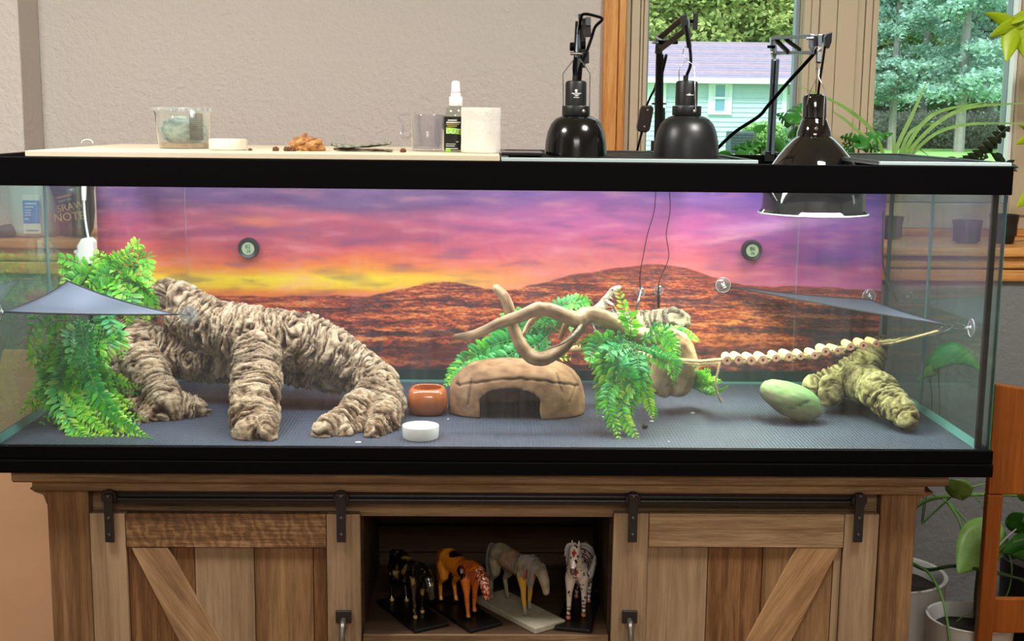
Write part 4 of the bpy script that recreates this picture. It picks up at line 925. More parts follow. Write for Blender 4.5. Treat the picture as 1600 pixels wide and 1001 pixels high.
# ---- rock cave
def superball(c, a, b_, h, e1, e2, nu=64, nv=32):
    f = lambda w, m: np.sign(w)*np.abs(w)**m
    V = []; F = []
    for j in range(nv+1):
        ph = -PI/2+PI*j/nv
        for i in range(nu):
            th = 2*PI*i/nu; V.append((c[0]+a*f(math.cos(ph), e1)*f(math.cos(th), e2), c[1]+b_*f(math.cos(ph), e1)*f(math.sin(th), e2), c[2]+h*f(math.sin(ph), e1)))
    for j in range(nv):
        for i in range(nu): F.append((j*nu+i, j*nu+(i+1) % nu, (j+1)*nu+(i+1) % nu, (j+1)*nu+i))
    b = MB(); b.add(V, F); return b
def solid(mb, name='tmp'):
    o = obj(name, mb, M_black, fix=True); return o
def boolean(base, cutters, voxel, sm=2):
    for c_ in cutters:
        md = base.modifiers.new('b', 'BOOLEAN'); md.operation = 'DIFFERENCE'; md.object = c_; md.solver = 'EXACT'
    md = base.modifiers.new('r', 'REMESH'); md.mode = 'VOXEL'; md.voxel_size = voxel
    ms = base.modifiers.new('s', 'SMOOTH'); ms.factor = .6; ms.iterations = sm
    dg = bpy.context.evaluated_depsgraph_get(); m2 = bpy.data.meshes.new_from_object(base.evaluated_get(dg))
    V = np.empty(len(m2.vertices)*3); m2.vertices.foreach_get('co', V); Nn = np.empty(len(V)); m2.vertices.foreach_get('normal', Nn)
    F = [tuple(p.vertices) for p in m2.polygons]
    for o in [base]+cutters: me = o.data; bpy.data.objects.remove(o); bpy.data.meshes.remove(me)
    return V.reshape(-1, 3), Nn.reshape(-1, 3), F
yc = 2.545; xc0, xc1 = X(701, 640, 2.52), X(915, 640, 2.52); xc = (xc0+xc1)/2; ca_ = (xc1-xc0)/2; hh = Z(800, 561, 2.55)-zf
outer = solid(superball((xc, yc, zf), ca_, .082, hh, .62, .72)); inner = solid(superball((xc, yc, zf-.005), ca_-.010, .072, hh-.009, .62, .72))
ax0, ax1 = X(750, 640, 2.47), X(845, 640, 2.47); az = Z(800, 607, 2.47); am = (ax0+ax1)/2; aw = (ax1-ax0)/2
arch = [(ax0-.003, zf-.02), (ax0, zf+.02)]+[(am-aw*math.cos(t)*1.0, az-.032+.032*math.sin(t)**.75) for t in np.linspace(.15, PI-.15, 12)]+[(ax1, zf+.02), (ax1+.004, zf-.02)]
b = MB(); b.prism(arch, yc-.15, yc-.02); tun = solid(b); b = MB(); b.box(xc-.3, xc+.3, yc-.3, yc+.3, zf-.3, zf+.0004); base_ = solid(b)
V, Nn, F = boolean(outer, [inner, tun, base_], .0026)
n1 = fbm(V*40, 4); n2 = fbm(V*14+4, 2)
groove = np.zeros(len(V)); th = (V[:, 0]-xc)/ca_
gz = zf+hh*(.56+.20*np.cos(th*1.6)+.03*pnoise(np.stack([V[:, 0]*60, V[:, 0]*0, V[:, 0]*0+2], -1))); out_ = (V[:, 1] < yc-.03)
groove += np.exp(-((V[:, 2]-gz)/.0022)**2)*out_*(np.abs(th) < .93)
for (tx, s_, z0, z1_) in [(-.74, .12, .25, .75), (.62, .5, .30, .62), (-.5, -.8, .55, .8), (.75, -.3, .5, .85)]:
    groove += .8*np.exp(-((V[:, 0]-xc-ca_*tx-(V[:, 2]-zf)*s_)/.0018)**2)*((V[:, 2]-zf) > hh*z0)*((V[:, 2]-zf) < hh*z1_)*out_
V2 = V+Nn*((n1*.0013+n2*.002-groove*.0035)[:, None]); V2[:, 2] = np.maximum(V2[:, 2], zf+.0004)
k = np.clip(.55+n1*.35+n2*.2-groove*.5, 0, 1); C = np.stack([np.interp(k, [0, .3, .65, 1], x) for x in zip(rgb(70, 48, 32), rgb(122, 90, 64), rgb(156, 120, 88), rgb(182, 148, 112))], -1)
b = MB(); b.add(V2, F, C); o = obj('rock_cave', b, attr_mat('cave_resin', rough=.8, spec=.2, bmp=.5, bs=300, bd=.0015)); o.data.polygons.foreach_set('use_smooth', np.ones(len(F), bool))
tag(o, 'brown resin rock cave hide with an arched opening in the middle of the tank', 'cave')

# ---- ceramic bowl, white dish, stone
def squircle_lathe(prof, c, e=.72, n=56):
    V = []; F = []; f = lambda w: np.sign(w)*abs(w)**e
    for (r, h, er) in prof:
        for j in range(n):
            t = 2*PI*j/n; q = lambda w: np.sign(w)*abs(w)**er
            V.append((c[0]+r*q(math.cos(t)), c[1]+r*q(math.sin(t)), c[2]+h))
    for i in range(len(prof)-1):
        for j in range(n): F.append((i*n+j, i*n+(j+1) % n, (i+1)*n+(j+1) % n, (i+1)*n+j))
    b = MB(); b.add(V, F); return b
q = at(668, 640, 2.52); s = .040
zbw = Z(668, 600, 2.545)-zf
pr = [(.0001, .0005, 1), (.030, .0005, .8), (.036, .004, .75), (.0405, .016, .72), (.041, .030, .72), (.038, .042, .72), (.033, .0475, .72), (.0295, .0485, .7), (.0275, .047, .7), (.0285, .04, .7), (.031, .025, .72), (.029, .012, .72), (.022, .007, .8), (.0001, .006, 1)]
b = squircle_lathe([(r*1.0, h*zbw/.0485, e) for r, h, e in pr], (q[0], 2.52, zf)); M_terr = plain('terracotta_glaze', rgb(180, 98, 46), .18, spec=.6, var=.10, vs=25, coat=.5)
bo = obj('ceramic_bowl', b, M_terr, smooth=50); tag(bo, 'glossy orange-brown rounded ceramic bowl between cork log and rock cave', 'bowl')
q = at(657, 690, 2.30)
b = MB(); rr = .0345
b.lathe([(.0001, .0005), (rr*.93, .0005), (rr*.98, .003), (rr, .022), (rr*.99, .0245), (rr*.95, .0245), (rr*.90, .022), (rr*.86, .008), (rr*.7, .005), (.0001, .005)], (X(657, 690, 2.31), 2.315, zf), 48)
di = obj('food_dish', b, M_white, smooth=50); tag(di, 'small round white plastic dish near the front glass', 'dish')
def stone():
    c = at(1235, 639, 2.46); k = 2.46/FPX; bm = bmesh.new(); bmesh.ops.create_icosphere(bm, subdivisions=5, radius=1)
    V = np.array([v.co[:] for v in bm.verts]); F = [tuple(v.index for v in f.verts) for f in bm.faces]; bm.free()
    V = np.sign(V)*np.abs(V)**.92
    P = V*np.array([53*k, 30*k, 27*k]); P[:, 2] *= 1+.10*V[:, 0]; n_ = fbm(V*1.6+3, 3)
    P *= (1+.05*n_)[:, None]
    ck_ = np.exp(-((V[:, 0]-.18-.5*(V[:, 2]-.1)+.08*pnoise(V*9))/.045)**2)*(V[:, 1] < 0)*(V[:, 2] > -.5)*(V[:, 2] < .45); P *= (1-.05*ck_)[:, None]
    a = R(24); ca, sa = math.cos(a), math.sin(a); P = np.stack([P[:, 0]*ca+P[:, 2]*sa, P[:, 1], -P[:, 0]*sa+P[:, 2]*ca], -1)
    P += c; P[:, 2] += zf+.0005-P[:, 2].min()
    g = np.clip((V[:, 2]*.8+.35+.5*fbm(V*2.2, 3)), 0, 1)[:, None]; C = np.array(rgb(132, 128, 96))*(1-g)+np.array(rgb(116, 152, 98))*g; C = C*(1-.6*ck_[:, None])*(1+.10*fbm(V*14, 3))[:, None]
    b = MB(); b.add(P, F, C); o = obj('river_stone', b, attr_mat('stone', rough=.7, spec=.3, bmp=.3, bs=200, bd=.001), smooth=60); tag(o, 'smooth green-tinged oval river stone with a small crack', 'stone')
stone()

# ---- lizard resting on the grey perch
def lizard():
    pts = [(969, 448, 2.62, 2.6), (965, 450, 2.62, 4.4), (958, 454, 2.62, 6.2), (952, 461, 2.62, 5.6), (946, 468, 2.62, 6.2), (940, 478, 2.62, 8.2), (930, 486, 2.60, 8.6), (920, 492, 2.54, 7.0), (912, 500, 2.44, 4.2), (899, 520, 2.38, 2.8), (878, 537, 2.37, 2.0), (849, 546, 2.37, 1.0)]
    sp = spline([pm(*q) for q in pts], 46); balls = chain([tuple(q) for q in sp], .5)
    for leg in [[(947, 470, 2.60, 3.2), (957, 476, 2.58, 2.6), (962, 486, 2.60, 2.1), (966, 488, 2.60, 1.5)], [(936, 484, 2.58, 3.2), (930, 497, 2.46, 2.8), (918, 501, 2.43, 2.4), (926, 507, 2.42, 2.0), (930, 516, 2.41, 1.5)]]:
        balls += chain([pm(*q) for q in leg], .5); e = leg[-1]
        for k in range(5): balls += chain([pm(*e), pm(e[0]-3+k*2.6, e[1]+5-abs(k-2), e[2]-.004, .8)], .6)
    for k in range(9):   # beard spikes along the throat and side
        q = pts[2+k//2]; balls += chain([pm(q[0]+2, q[1]+4, q[2]-.006, 1.6), pm(q[0]+6, q[1]+7, q[2]-.010, .7)], .6)
    V, Nn, F = blob_mesh(balls, .0014, 2)
    n1 = fbm(V*150, 2); n2 = fbm(V*40, 2); V2 = V+Nn*(n1*.0005)[:, None]
    k = np.clip(.6+n1*.3+n2*.35, 0, 1); C = np.stack([np.interp(k, [0, .5, 1], x) for x in zip(rgb(84, 74, 62), rgb(140, 128, 110), rgb(184, 172, 152))], -1)
    r = thing('bearded_lizard', 'pale bearded lizard resting on the grey perch with its head raised', 'lizard', tuple(at(940, 495, 2.62)))
    b = MB(); b.add(V2, F, C); o = obj('body', b, attr_mat('lizard_skin', rough=.7, bmp=.5, bs=700, bd=.0008), r); o.data.polygons.foreach_set('use_smooth', np.ones(len(F), bool))
    b = MB(); q = pm(957, 452.5, 2.612, 1.3); b.ball(q[:3], q[3], 8); obj('eye', b, plain('eye_black', rgb(15, 12, 10), .1), r, smooth=True)
lizard()

# ---- suction cups, hammocks
M_cup = glass('cup_vinyl', (.86, .90, .92), .10, (.9, .95, 1), 2.0, .05)
M_cupw = plain('cup_core', rgb(205, 214, 220), .2, spec=.6)
def cup(c, nrm, r, label, hook=True, grp=None):
    n_ = np.array(nrm, float); n_ /= np.linalg.norm(n_); rt = thing('suction_cup', label, 'suction cup', tuple(c), 0, grp)
    Rm = Vector(n_).to_track_quat('Z', 'Y').to_matrix()
    def put(b): b.v = [np.array([list(Rm @ Vector(p)) for p in a_])+c for a_ in b.v]; return b
    b = MB(); b.lathe([(.0001, .0030), (r*.45, .0026), (r*.98, .0006), (r, .0002), (r*.99, -.0002), (.0001, .0004)], (0, 0, 0), 28); obj('disc', put(b), M_cup, rt, smooth=True)
    b = MB(); b.lathe([(r*.96, .0002), (r*1.0, .0012), (r*1.03, .0002), (r*.99, -.0002)], (0, 0, 0), 28); obj('lip', put(b), M_cupw, rt, smooth=True)
    b = MB(); b.lathe([(.0001, .009), (r*.16, .0088), (r*.20, .007), (r*.13, .005), (r*.24, .0028), (r*.30, .0015)], (0, 0, 0), 14); obj('knob', put(b), M_cupw, rt, smooth=True)
    if hook:
        b = MB(); b.tube([(r*.36*math.cos(t), r*.36*math.sin(t), .0075) for t in np.linspace(0, 2*PI, 20)[:-1]], r*.06, 6, closed=True); obj('ring', put(b), M_steel, rt, smooth=True)
    return rt
M_net = bpy.data.materials.new('hammock_net'); M_net.use_nodes = True; nt = M_net.node_tree; b_ = nt.nodes['Principled BSDF']
b_.inputs['Base Color'].default_value = (*rgb(104, 112, 128), 1); b_.inputs['Roughness'].default_value = .7; b_.inputs['Specular IOR Level'].default_value = .2
tr = N(nt, 'ShaderNodeBsdfTransparent'); mx = N(nt, 'ShaderNodeMixShader'); ck_ = N(nt, 'ShaderNodeTexChecker'); ck_.inputs['Scale'].default_value = 900; nt.links.new(coords(nt), ck_.inputs['Vector'])
mr = N(nt, 'ShaderNodeMapRange'); mr.inputs['To Min'].default_value = .04; mr.inputs['To Max'].default_value = .22; nt.links.new(ck_.outputs['Fac'], mr.inputs['Value'])
nt.links.new(mr.outputs['Result'], mx.inputs[0]); nt.links.new(b_.outputs[0], mx.inputs[1]); nt.links.new(tr.outputs[0], mx.inputs[2]); nt.links.new(mx.outputs[0], nt.nodes['Material Output'].inputs['Surface'])
M_piping = plain('hammock_piping', rgb(34, 36, 42), .6)
def hammock(A, B, C_, sag, bow, label, mid=None):
    A, B, C_ = map(np.array, (A, B, C_)); n = 26; V = []; idx = {}
    cen = (A+B+C_)/3
    for i in range(n+1):
        for j in range(n+1-i):
            a, b2 = i/n, j/n; c = 1-a-b2; p = A*a+B*b2+C_*c
            e = 3*(a*b2+b2*c+c*a); inner = 27*a*b2*c
            edge = (4*a*b2*(1-c)**2+4*b2*c*(1-a)**2+4*a*c*(1-b2)**2)
            p = p+(cen-p)*bow*min(1, edge)*(1-inner*.6)+np.array([0, 0, -sag*(inner*.7+e*.3)]); idx[(i, j)] = len(V); V.append(p)
    F = []
    for i in range(n):
        for j in range(n-i):
            F.append((idx[(i, j)], idx[(i+1, j)], idx[(i, j+1)]))
            if j < n-i-1: F.append((idx[(i+1, j)], idx[(i+1, j+1)], idx[(i, j+1)]))
    r = thing('mesh_hammock', label, 'hammock', tuple(A)); b = MB(); b.add(V, F); o = obj('net', b, M_net, r); md = o.modifiers.new('s', 'SOLIDIFY'); md.thickness = .0006; o.data.polygons.foreach_set('use_smooth', np.ones(len(F), bool))
    V = np.array(V); rim = [V[idx[(i, 0)]] for i in range(n+1)]+[V[idx[(n-j, j)]] for j in range(1, n+1)]+[V[idx[(0, n-k)]] for k in range(1, n)]
    b = MB(); b.tube(rim, .0016, 6, closed=True); obj('piping', b, M_piping, r, smooth=True); return r
xl = -gl+G+.004
hA = onx(2, 487, xl); hC = at(106, 439, 2.55); hB = at(276, 491, 2.262)
hammock(hA, hB, hC, .016, .07, 'dark grey mesh hammock strung across the left front corner of the tank')
cup(at(295, 492, gi+G+.0005), (0, 1, 0), .0165*.98, 'clear suction cup on the front glass holding the left hammock')
b = MB(); b.tube([hB, at(284, 491, 2.262), at(290, 492, 2.258)], .0012, 6); obj('loop', b, M_piping, bpy.data.objects['mesh_hammock'])
cup(onx(-3, 487, -gl+G+.0005), (1, 0, 0), .016, 'clear suction cup on the left glass at the near hammock corner')
hc = onx(98, 436, -gl+G+.0005); cup(hc, (1, 0, 0), .014, 'clear suction cup on the left glass at the far hammock corner')
b = MB(); b.tube([hC, hc+np.array([.006, 0, 0])], .0010, 6); obj('loop', b, M_piping, bpy.data.objects['mesh_hammock'])
xr = gl-G
rA = at(1142, 448, 2.815); rB = at(1360, 468, 2.815); rC = onx(1492, 510, xr-.03)
hammock(rA, rB, rC, .010, .06, 'pale grey mesh hammock stretched from the back glass to the right glass')
cup(at(1130, 445, gj-G-.0008), (0, -1, 0), .017, 'clear suction cup with a ring on the back glass over the hills')
cup(at(1358, 462, gj-G-.0008), (0, -1, 0), .015, 'clear suction cup in the back right corner above the pale hammock')
cr = onx(1518, 512, xr-.0006); cup(cr, (-1, 0, 0), .017, 'clear suction cup on the right glass where rope bridge and hammock meet', hook=False)
# ---- rope bridge of sawn twig slices
rbr = thing('rope_bridge', 'jute rope bridge strung with sawn twig rungs above the stone', 'rope bridge', tuple(at(1136, 563, 2.50)))
M_jute = plain('jute', rgb(200, 184, 140), .9, spec=.1, var=.15, vs=200, bmp=.6, bs=500, bd=.001)
M_twig = plain('twig_bark', rgb(196, 172, 122), .7, var=.12, vs=120)
M_twigend = plain('twig_end', rgb(214, 160, 132), .7, var=.08, vs=200); M_twigc = plain('twig_core', rgb(64, 34, 26), .9)
sticks = [(1136, 563), (1154, 562), (1174, 563), (1192, 562), (1212.6, 559), (1233, 557.5), (1251, 556.5), (1273, 555), (1290, 549), (1309, 548), (1329, 541.5), (1349, 539.5), (1369, 537)]
yr = lambda u: 2.46+(u-1136)*.0002
for i, (u, v) in enumerate(sticks):
    y0 = yr(u); q = at(u, v, y0); rr = (7.6 if i < 4 else 6.0+.6*(i % 3))*y0/FPX; a = rs.uniform(-.08, .08)
    b = MB(); b.tube([q, q+np.array([a*.03, .02, .001]), q+np.array([a*.075, .045, 0])], [rr, rr*1.03, rr*.96], 14, caps=True); st = obj('rung', b, M_twig, rbr, smooth=45)
    b = MB(); b.lathe([(rr*.97, .0002), (rr*.9, -.0006), (rr*.24, -.0006)], (q[0], q[1]-.0001, q[2]), 16, 'y'); obj('sawn_end', b, M_twigend, st)
    b = MB(); b.lathe([(rr*.30, -.0004), (.0001, -.0002)], (q[0], q[1]-.0005, q[2]), 10, 'y'); obj('pith', b, M_twigc, st)
def rope(path, r=.0022, name='rope', tw=1):
    P = spline(path, max(20, len(path)*14)); b = MB(); b.tube(P, r*.8, 6)
    T = np.gradient(P, axis=0); T /= np.linalg.norm(T, axis=1)[:, None]; a = np.cross(T, [0, 0, 1.]); a /= np.linalg.norm(a, axis=1)[:, None]; c = np.cross(T, a)
    s = np.cumsum(np.r_[0, np.linalg.norm(np.diff(P, axis=0), axis=1)])
    Pf = spline(path, max(60, len(path)*50)); Tf = np.gradient(Pf, axis=0); Tf /= np.linalg.norm(Tf, axis=1)[:, None]; a = np.cross(Tf, [0, 0.1, 1.]); a /= np.linalg.norm(a, axis=1)[:, None]; c = np.cross(Tf, a); s = np.cumsum(np.r_[0, np.linalg.norm(np.diff(Pf, axis=0), axis=1)])
    for ph in (0, 2.1, 4.2):
        th = s*620+ph; b.tube(Pf+(a*np.cos(th)[:, None]+c*np.sin(th)[:, None])*r*.55, r*.55, 5)
    for i in range(int(s[-1]*900)):   # loose fibres
        k = rs.randint(0, len(Pf)); d = rs.normal(size=3); d /= np.linalg.norm(d); b.tube([Pf[k], Pf[k]+d*.004+Tf[k]*.003, Pf[k]+d*.006+Tf[k]*.008], [.00022, .00018, .0001], 3, False)
    return obj(name, b, M_jute, rbr)
def sp(dy, dv, off=0): return [at(u, v+dv+(1.5 if i % 2 else -1.5)*off, yr(u)+dy) for i, (u, v) in enumerate(sticks)]
ring_l = at(1060, 562, 2.45); hk = onx(1466, 517, xr-.09)
for dy in (.008, .036):
    rope([ring_l+np.array([0, dy*.3, 0]), at(1090, 564, 2.46+dy*.6)]+sp(dy, 1, 2)+[at(1400, 531, 2.50+dy*.6), at(1440, 523, 2.50+dy*.3), hk])
    rope([ring_l+np.array([0, dy*.3, -.002]), at(1090, 569, 2.46+dy*.6)]+sp(dy, -2, -2)+[at(1400, 534, 2.50+dy*.6), hk])
rope([at(1124, 566, 2.452), at(1121, 582, 2.45), at(1118, 600, 2.45), at(1122, 618, 2.46), at(1127, 628, 2.48)], .0020)
b = MB(); hr = at(1055, 553, 2.44); b.tube([hr+np.array([.0105*math.cos(t), .004*math.sin(t), .0105*math.sin(t)]) for t in np.linspace(0, 2*PI, 24)[:-1]], .0012, 6, closed=True)
obj('hook', b, M_steel, rbr, smooth=True)
c2 = onx(1500, 512, xr-.035)
b = MB()
for (p, q) in ((hk, onx(1488, 509, xr-.05)), (onx(1487, 509, xr-.05), onx(1509, 511, xr-.012))):
    m_ = (p+q)/2; d = q-p; Ln = np.linalg.norm(d); d /= Ln; s_ = np.array([0, 0, 1.])
    b.tube([m_+d*Ln*.5*math.cos(t)+s_*.0052*math.sin(t) for t in np.linspace(0, 2*PI, 26)[:-1]], .0011, 6, closed=True)
obj('hook', b, M_steel, rbr, smooth=True)

# ---- round gauges, probes, cord
def gauge(u, v, label, txt):
    y = gj-G-.001; c = at(u, v, y-.008); r = .0225
    g = thing('hygrometer', label, 'gauge', tuple(c))
    b = MB(); b.lathe([(.0001, .008), (r*1.06, .008), (r*1.06, .004), (r, .002), (r, -.004), (r*.93, -.007), (r*.66, -.0055), (r*.62, -.004), (.0001, -.004)], c, 40, 'y'); obj('housing', b, plain('gauge_black', rgb(30, 36, 38), .3), g, smooth=True)
    b = MB(); b.lathe([(r*.63, -.0042), (.0001, -.0042)], c, 32, 'y'); obj('dial', b, plain('lcd_green', rgb(158, 176, 140), .25), g)
    md = plain('lcd_dark', rgb(48, 66, 44), .5)
    text_mesh(txt[0], .0125, md, (c[0], c[1]-.0048, c[2]+.0042), g, 'lettering', .0002); text_mesh(txt[1], .0095, md, (c[0]+.001, c[1]-.0048, c[2]-.0065), g, 'lettering', .0002)
gauge(388, 388, 'round black digital gauge on the orange part of the printed sky', ('82', '29'))
gauge(1175, 391, 'round black digital gauge on the purple part of the printed sky', ('86', '26'))
def probe(wire, c, e, label, m):
    y = gj-G-.0012; r = thing('temperature_probe', label, 'probe', tuple(at(c[0], c[1], y-.006)))
    b = MB(); b.tube(spline([at(u, v, y-.008) for u, v in wire], 40), .0009, 6); obj('wire', b, M_black, r, smooth=True)
    p0 = at(c[0], c[1], y-.008); p1_ = at(e[0], e[1], y-.010); d = p1_-p0
    b = MB(); b.tube([p0-d*.25, p0+d*.25, p0+d*.27, p0+d*.62, p0+d*.64, p1_], [.0018, .0024, .0036, .0036, .0026, .0022], 12); obj('sensor', b, m, r, smooth=50)
    cup(at(c[0], c[1], gj-G-.0008), (0, -1, 0), .0105, label.replace('temperature probe', 'clear suction cup')[:70]+' at its wire', hook=False)
probe([(1025, 296), (1022, 330), (1012, 365), (1005, 400), (1000, 430), (1001, 457)], (1001, 456), (992, 492), 'silver temperature probe hanging left of the pair behind the perch', plain('probe_silver', rgb(150, 156, 160), .3, metal=.8))
probe([(1046, 296), (1047, 330), (1041, 365), (1045, 400), (1036, 425), (1030, 440), (1029, 453)], (1029, 453), (1029, 488), 'black temperature probe hanging right of the pair behind the perch', M_black)
pc = thing('power_cord', 'white cord with a white plug adapter hanging in the back left corner', 'cord', tuple(at(134, 390, 2.70)))
b = MB(); b.tube(spline([at(132, 270, 2.70), at(131, 300, 2.70), at(132, 330, 2.70), at(135, 355, 2.70), at(139, 376, 2.70)], 30), .0025, 8); obj('wire', b, M_white, pc, smooth=True)
b = MB(); b.tube([at(131.5, 280, 2.70), at(131, 300, 2.70), at(131, 313, 2.70)], [.0055, .0055, .0045], 12); obj('connector', b, M_white, pc, smooth=50)
b = MB(); poly = [(120, 412), (120, 398), (123, 392), (122, 384), (129, 372), (140, 371), (147, 377), (148, 412)]
b.prism([(X(u, v, 2.70), Z(u, v, 2.70)) for u, v in poly], 2.688, 2.722); obj('adapter', b, M_white, pc, bevel=.003, seg=3, fix=True)
b = MB(); b.ball(at(119.5, 394, 2.70), .006, 8); obj('switch', b, M_white, pc, smooth=True)
b = MB(); b.tube(spline([at(1380, 330, 2.81), at(1379, 400, 2.81), at(1385, 435, 2.81), at(1396, 458, 2.80), at(1402, 470, 2.79)], 30), .0018, 6)
tag(obj('thin_cable', b, plain('grey_cable', rgb(50, 60, 62), .5)), 'thin dark cable running down the back right corner of the tank', 'cable')
# crumbs on the liner: pale flakes and one dark pellet
for i, (u, v, s_) in enumerate([(1082, 646, 4), (935, 637, 3), (943, 652, 3), (1018, 659, 4), (1017, 652, 2), (980, 600, 3), (560, 692, 5), (700, 655, 2), (962, 672, 2), (1045, 690, 2)]):
    q = atz(u, v, zf); k = s_*q[1]/FPX; bm = bmesh.new(); b = MB(); a0 = rs.uniform(0, 6)
    ring_ = [(q[0]+k*math.cos(a0+t)*rs.uniform(.7, 1.1), q[1]+k*.8*math.sin(a0+t)*rs.uniform(.7, 1.1), zf+.0004) for t in np.linspace(0, 2*PI, 8)[:-1]]; b.add(ring_+[(x, y, z+k*.35) for x, y, z in ring_], [tuple(range(7)), tuple(range(13, 6, -1))]+[(j, j+7, (j+1) % 7+7, (j+1) % 7) for j in range(7)])
    tag(obj('crumb', b, plain('flake', rgb(214, 214, 206), .8), fix=True), 'tiny pale flake of dried food on the tank liner', 'crumb', 'pale food flakes on the liner')
q = atz(1008, 669, zf); b = MB(); b.ball((q[0], q[1], zf+.005), .0058, 8, sx=1.1, sz=.85); tag(obj('dark_pellet', b, plain('pellet', rgb(60, 46, 36), .8, bmp=.5, bs=300), smooth=True), 'small dark brown pellet on the liner below the middle fern', 'pellet')
# ------------------------------------------------------------------ lids and things on top of the tank
ZT = H+.0105
bx0, bx1 = X(38, 247, YF), X(781, 250, YF)
b = MB(); b.box(bx0, bx1, YF+.004, YB-.03, H+.0005, ZT)
tag(obj('lid_board', b, plain('cream_board', rgb(214, 202, 174), .6, var=.04, vs=8), bevel=.001), 'thin cream-coloured board covering the left part of the tank top', 'board')
ring_b = MB(); q = at(137, 240, 2.74); ring_b.tube([(q[0]+.012*math.cos(t), 2.74, ZT+.002+.008*math.sin(t)) for t in np.linspace(0, PI, 12)], .0016, 6)
tag(obj('cord_loop', ring_b, M_white, smooth=True), 'small white cord loop standing on the back of the cream board', 'cord')
M_mesh = bpy.data.materials.new('screen_mesh'); M_mesh.use_nodes = True; nt = M_mesh.node_tree; b_ = nt.nodes['Principled BSDF']; b_.inputs['Base Color'].default_value = (.02, .022, .022, 1)
tr = N(nt, 'ShaderNodeBsdfTransparent'); mx = N(nt, 'ShaderNodeMixShader'); mx.inputs[0].default_value = .45; nt.links.new(b_.outputs[0], mx.inputs[1]); nt.links.new(tr.outputs[0], mx.inputs[2]); nt.links.new(mx.outputs[0], nt.nodes['Material Output'].inputs['Surface'])
def screen(u0, u1, label):
    x0, x1 = X(u0, 254, YF+.03), X(u1, 254, YF+.03); r = thing('screen_lid', label, 'lid', ((x0+x1)/2, 2.54, H))
    bb = MB(); w = .014; y0, y1 = YF+.004, YB-.02; z0, z1 = H+.0004, H+.007
    fb_ = MB(); fb_.box(x0, x1, y0, y0+.010, z0, z1); obj('front_bar', fb_, plain('pale_bar', rgb(176, 196, 196), .3), r, bevel=.001); bb.box(x0, x1, y0+.0105, y0+w, z0, z1); bb.box(x0, x1, y1-w, y1, z0, z1); bb.box(x0, x0+w, y0+w, y1-w, z0, z1); bb.box(x1-w, x1, y0+w, y1-w, z0, z1); obj('frame', bb, plain('lid_frame', rgb(40, 44, 46), .35), r, bevel=.001)
    bb = MB(); bb.box(x0+w, x1-w, y0+w, y1-w, H+.003, H+.0036); obj('mesh', bb, M_mesh, r); return r
screen(783, 1180, 'grey framed screen lid carrying the two round-topped heat lamps')
screen(1368, 1572, 'grey framed screen lid at the right end of the tank top')
def onT(u, y, z=ZT): return np.array([X(u, 245, y), y, z])
# clear deli tub with teal cloth
c = onT(288, 2.50); k = 2.50/FPX
tub = thing('plastic_tub', 'clear plastic tub holding a teal cloth and black mesh on the cream board', 'tub', tuple(c))
M_tub = glass('tub_plastic', (.93, .95, .95), .07, (.9, .93, .93), 2.0, .05)
b = MB(); b.lathe([(.0001, .001), (.046, .001), (.0475, .004), (.0545, .068), (.0565, .070), (.0575, .074), (.0555, .0755), (.053, .072), (.0465, .005), (.0001, .003)], c, 48); obj('body', b, M_tub, tub, smooth=40)
b = MB(); b.lathe([(.0001, .0762), (.050, .0762), (.054, .078), (.0585, .0785), (.0592, .076), (.0585, .0715), (.0575, .0715)], c, 48); obj('lid', b, glass('tub_lid', (.88, .9, .9), .28, (.93, .94, .93), 2.0, .1), tub, smooth=40)
V = []; bm = bmesh.new(); bmesh.ops.create_icosphere(bm, subdivisions=5, radius=1); V = np.array([v.co[:] for v in bm.verts]); F = [tuple(v.index for v in f.verts) for f in bm.faces]; bm.free()
Vc = V*np.array([.042, .042, .024]); Vc += V*(np.abs(fbm(V*2.2+3, 3))*.010)[:, None]; Vc[:, 0] = np.clip(Vc[:, 0], -.047, .044); r_ = np.hypot(Vc[:, 0], Vc[:, 1]); s_ = np.minimum(1, .0455/np.maximum(r_, 1e-6)); Vc[:, 0] *= s_; Vc[:, 1] *= s_
Vc[:, 2] = np.maximum(Vc[:, 2], -.025); Vc = Vc+c+np.array([0, 0, .034])
g = np.clip(.45+fbm(V*2.5, 3)*.9, 0, 1)[:, None]; C = np.array(rgb(60, 132, 130))*(1-g)+np.array(rgb(196, 222, 206))*g
b = MB(); b.add(Vc, F, C); tag(obj('cloth', b, attr_mat('teal_cloth', rough=.8), smooth=60), 'crumpled teal and white cloth inside the clear tub', 'cloth')
b = MB(); b.lathe([(.0001, .0034), (.0455, .0034), (.0462, .010), (.0001, .010)], c, 32); tag(obj('bedding', b, plain('tan_bedding', rgb(190, 150, 96), .9, var=.2, vs=90, bmp=.6, bs=300), smooth=40), 'thin layer of tan bedding in the bottom of the clear tub', 'bedding', kind='stuff')
mw = MB()   # curved perforated card: struts of a mesh
ths = np.linspace(R(-62), R(-28), 12)
for hrow in range(13):
    z = .018+hrow*.004; sk = .35*(hrow/13)
    P_ = [(c[0]+.0478*math.cos(t+.0), c[1]+.0478*math.sin(t), c[2]+z+.0012*(-1)**j) for j, t in enumerate(ths)]; mw.tube(P_, .0007, 4)
for j, t in enumerate(ths):
    mw.tube([(c[0]+.0478*math.cos(t), c[1]+.0478*math.sin(t), c[2]+.017), (c[0]+.0478*math.cos(t), c[1]+.0478*math.sin(t), c[2]+.067)], .0007, 4)
tag(obj('mesh_offcut', mw, M_black, kind='stuff'), 'small black perforated mesh offcut inside the clear tub', 'mesh')
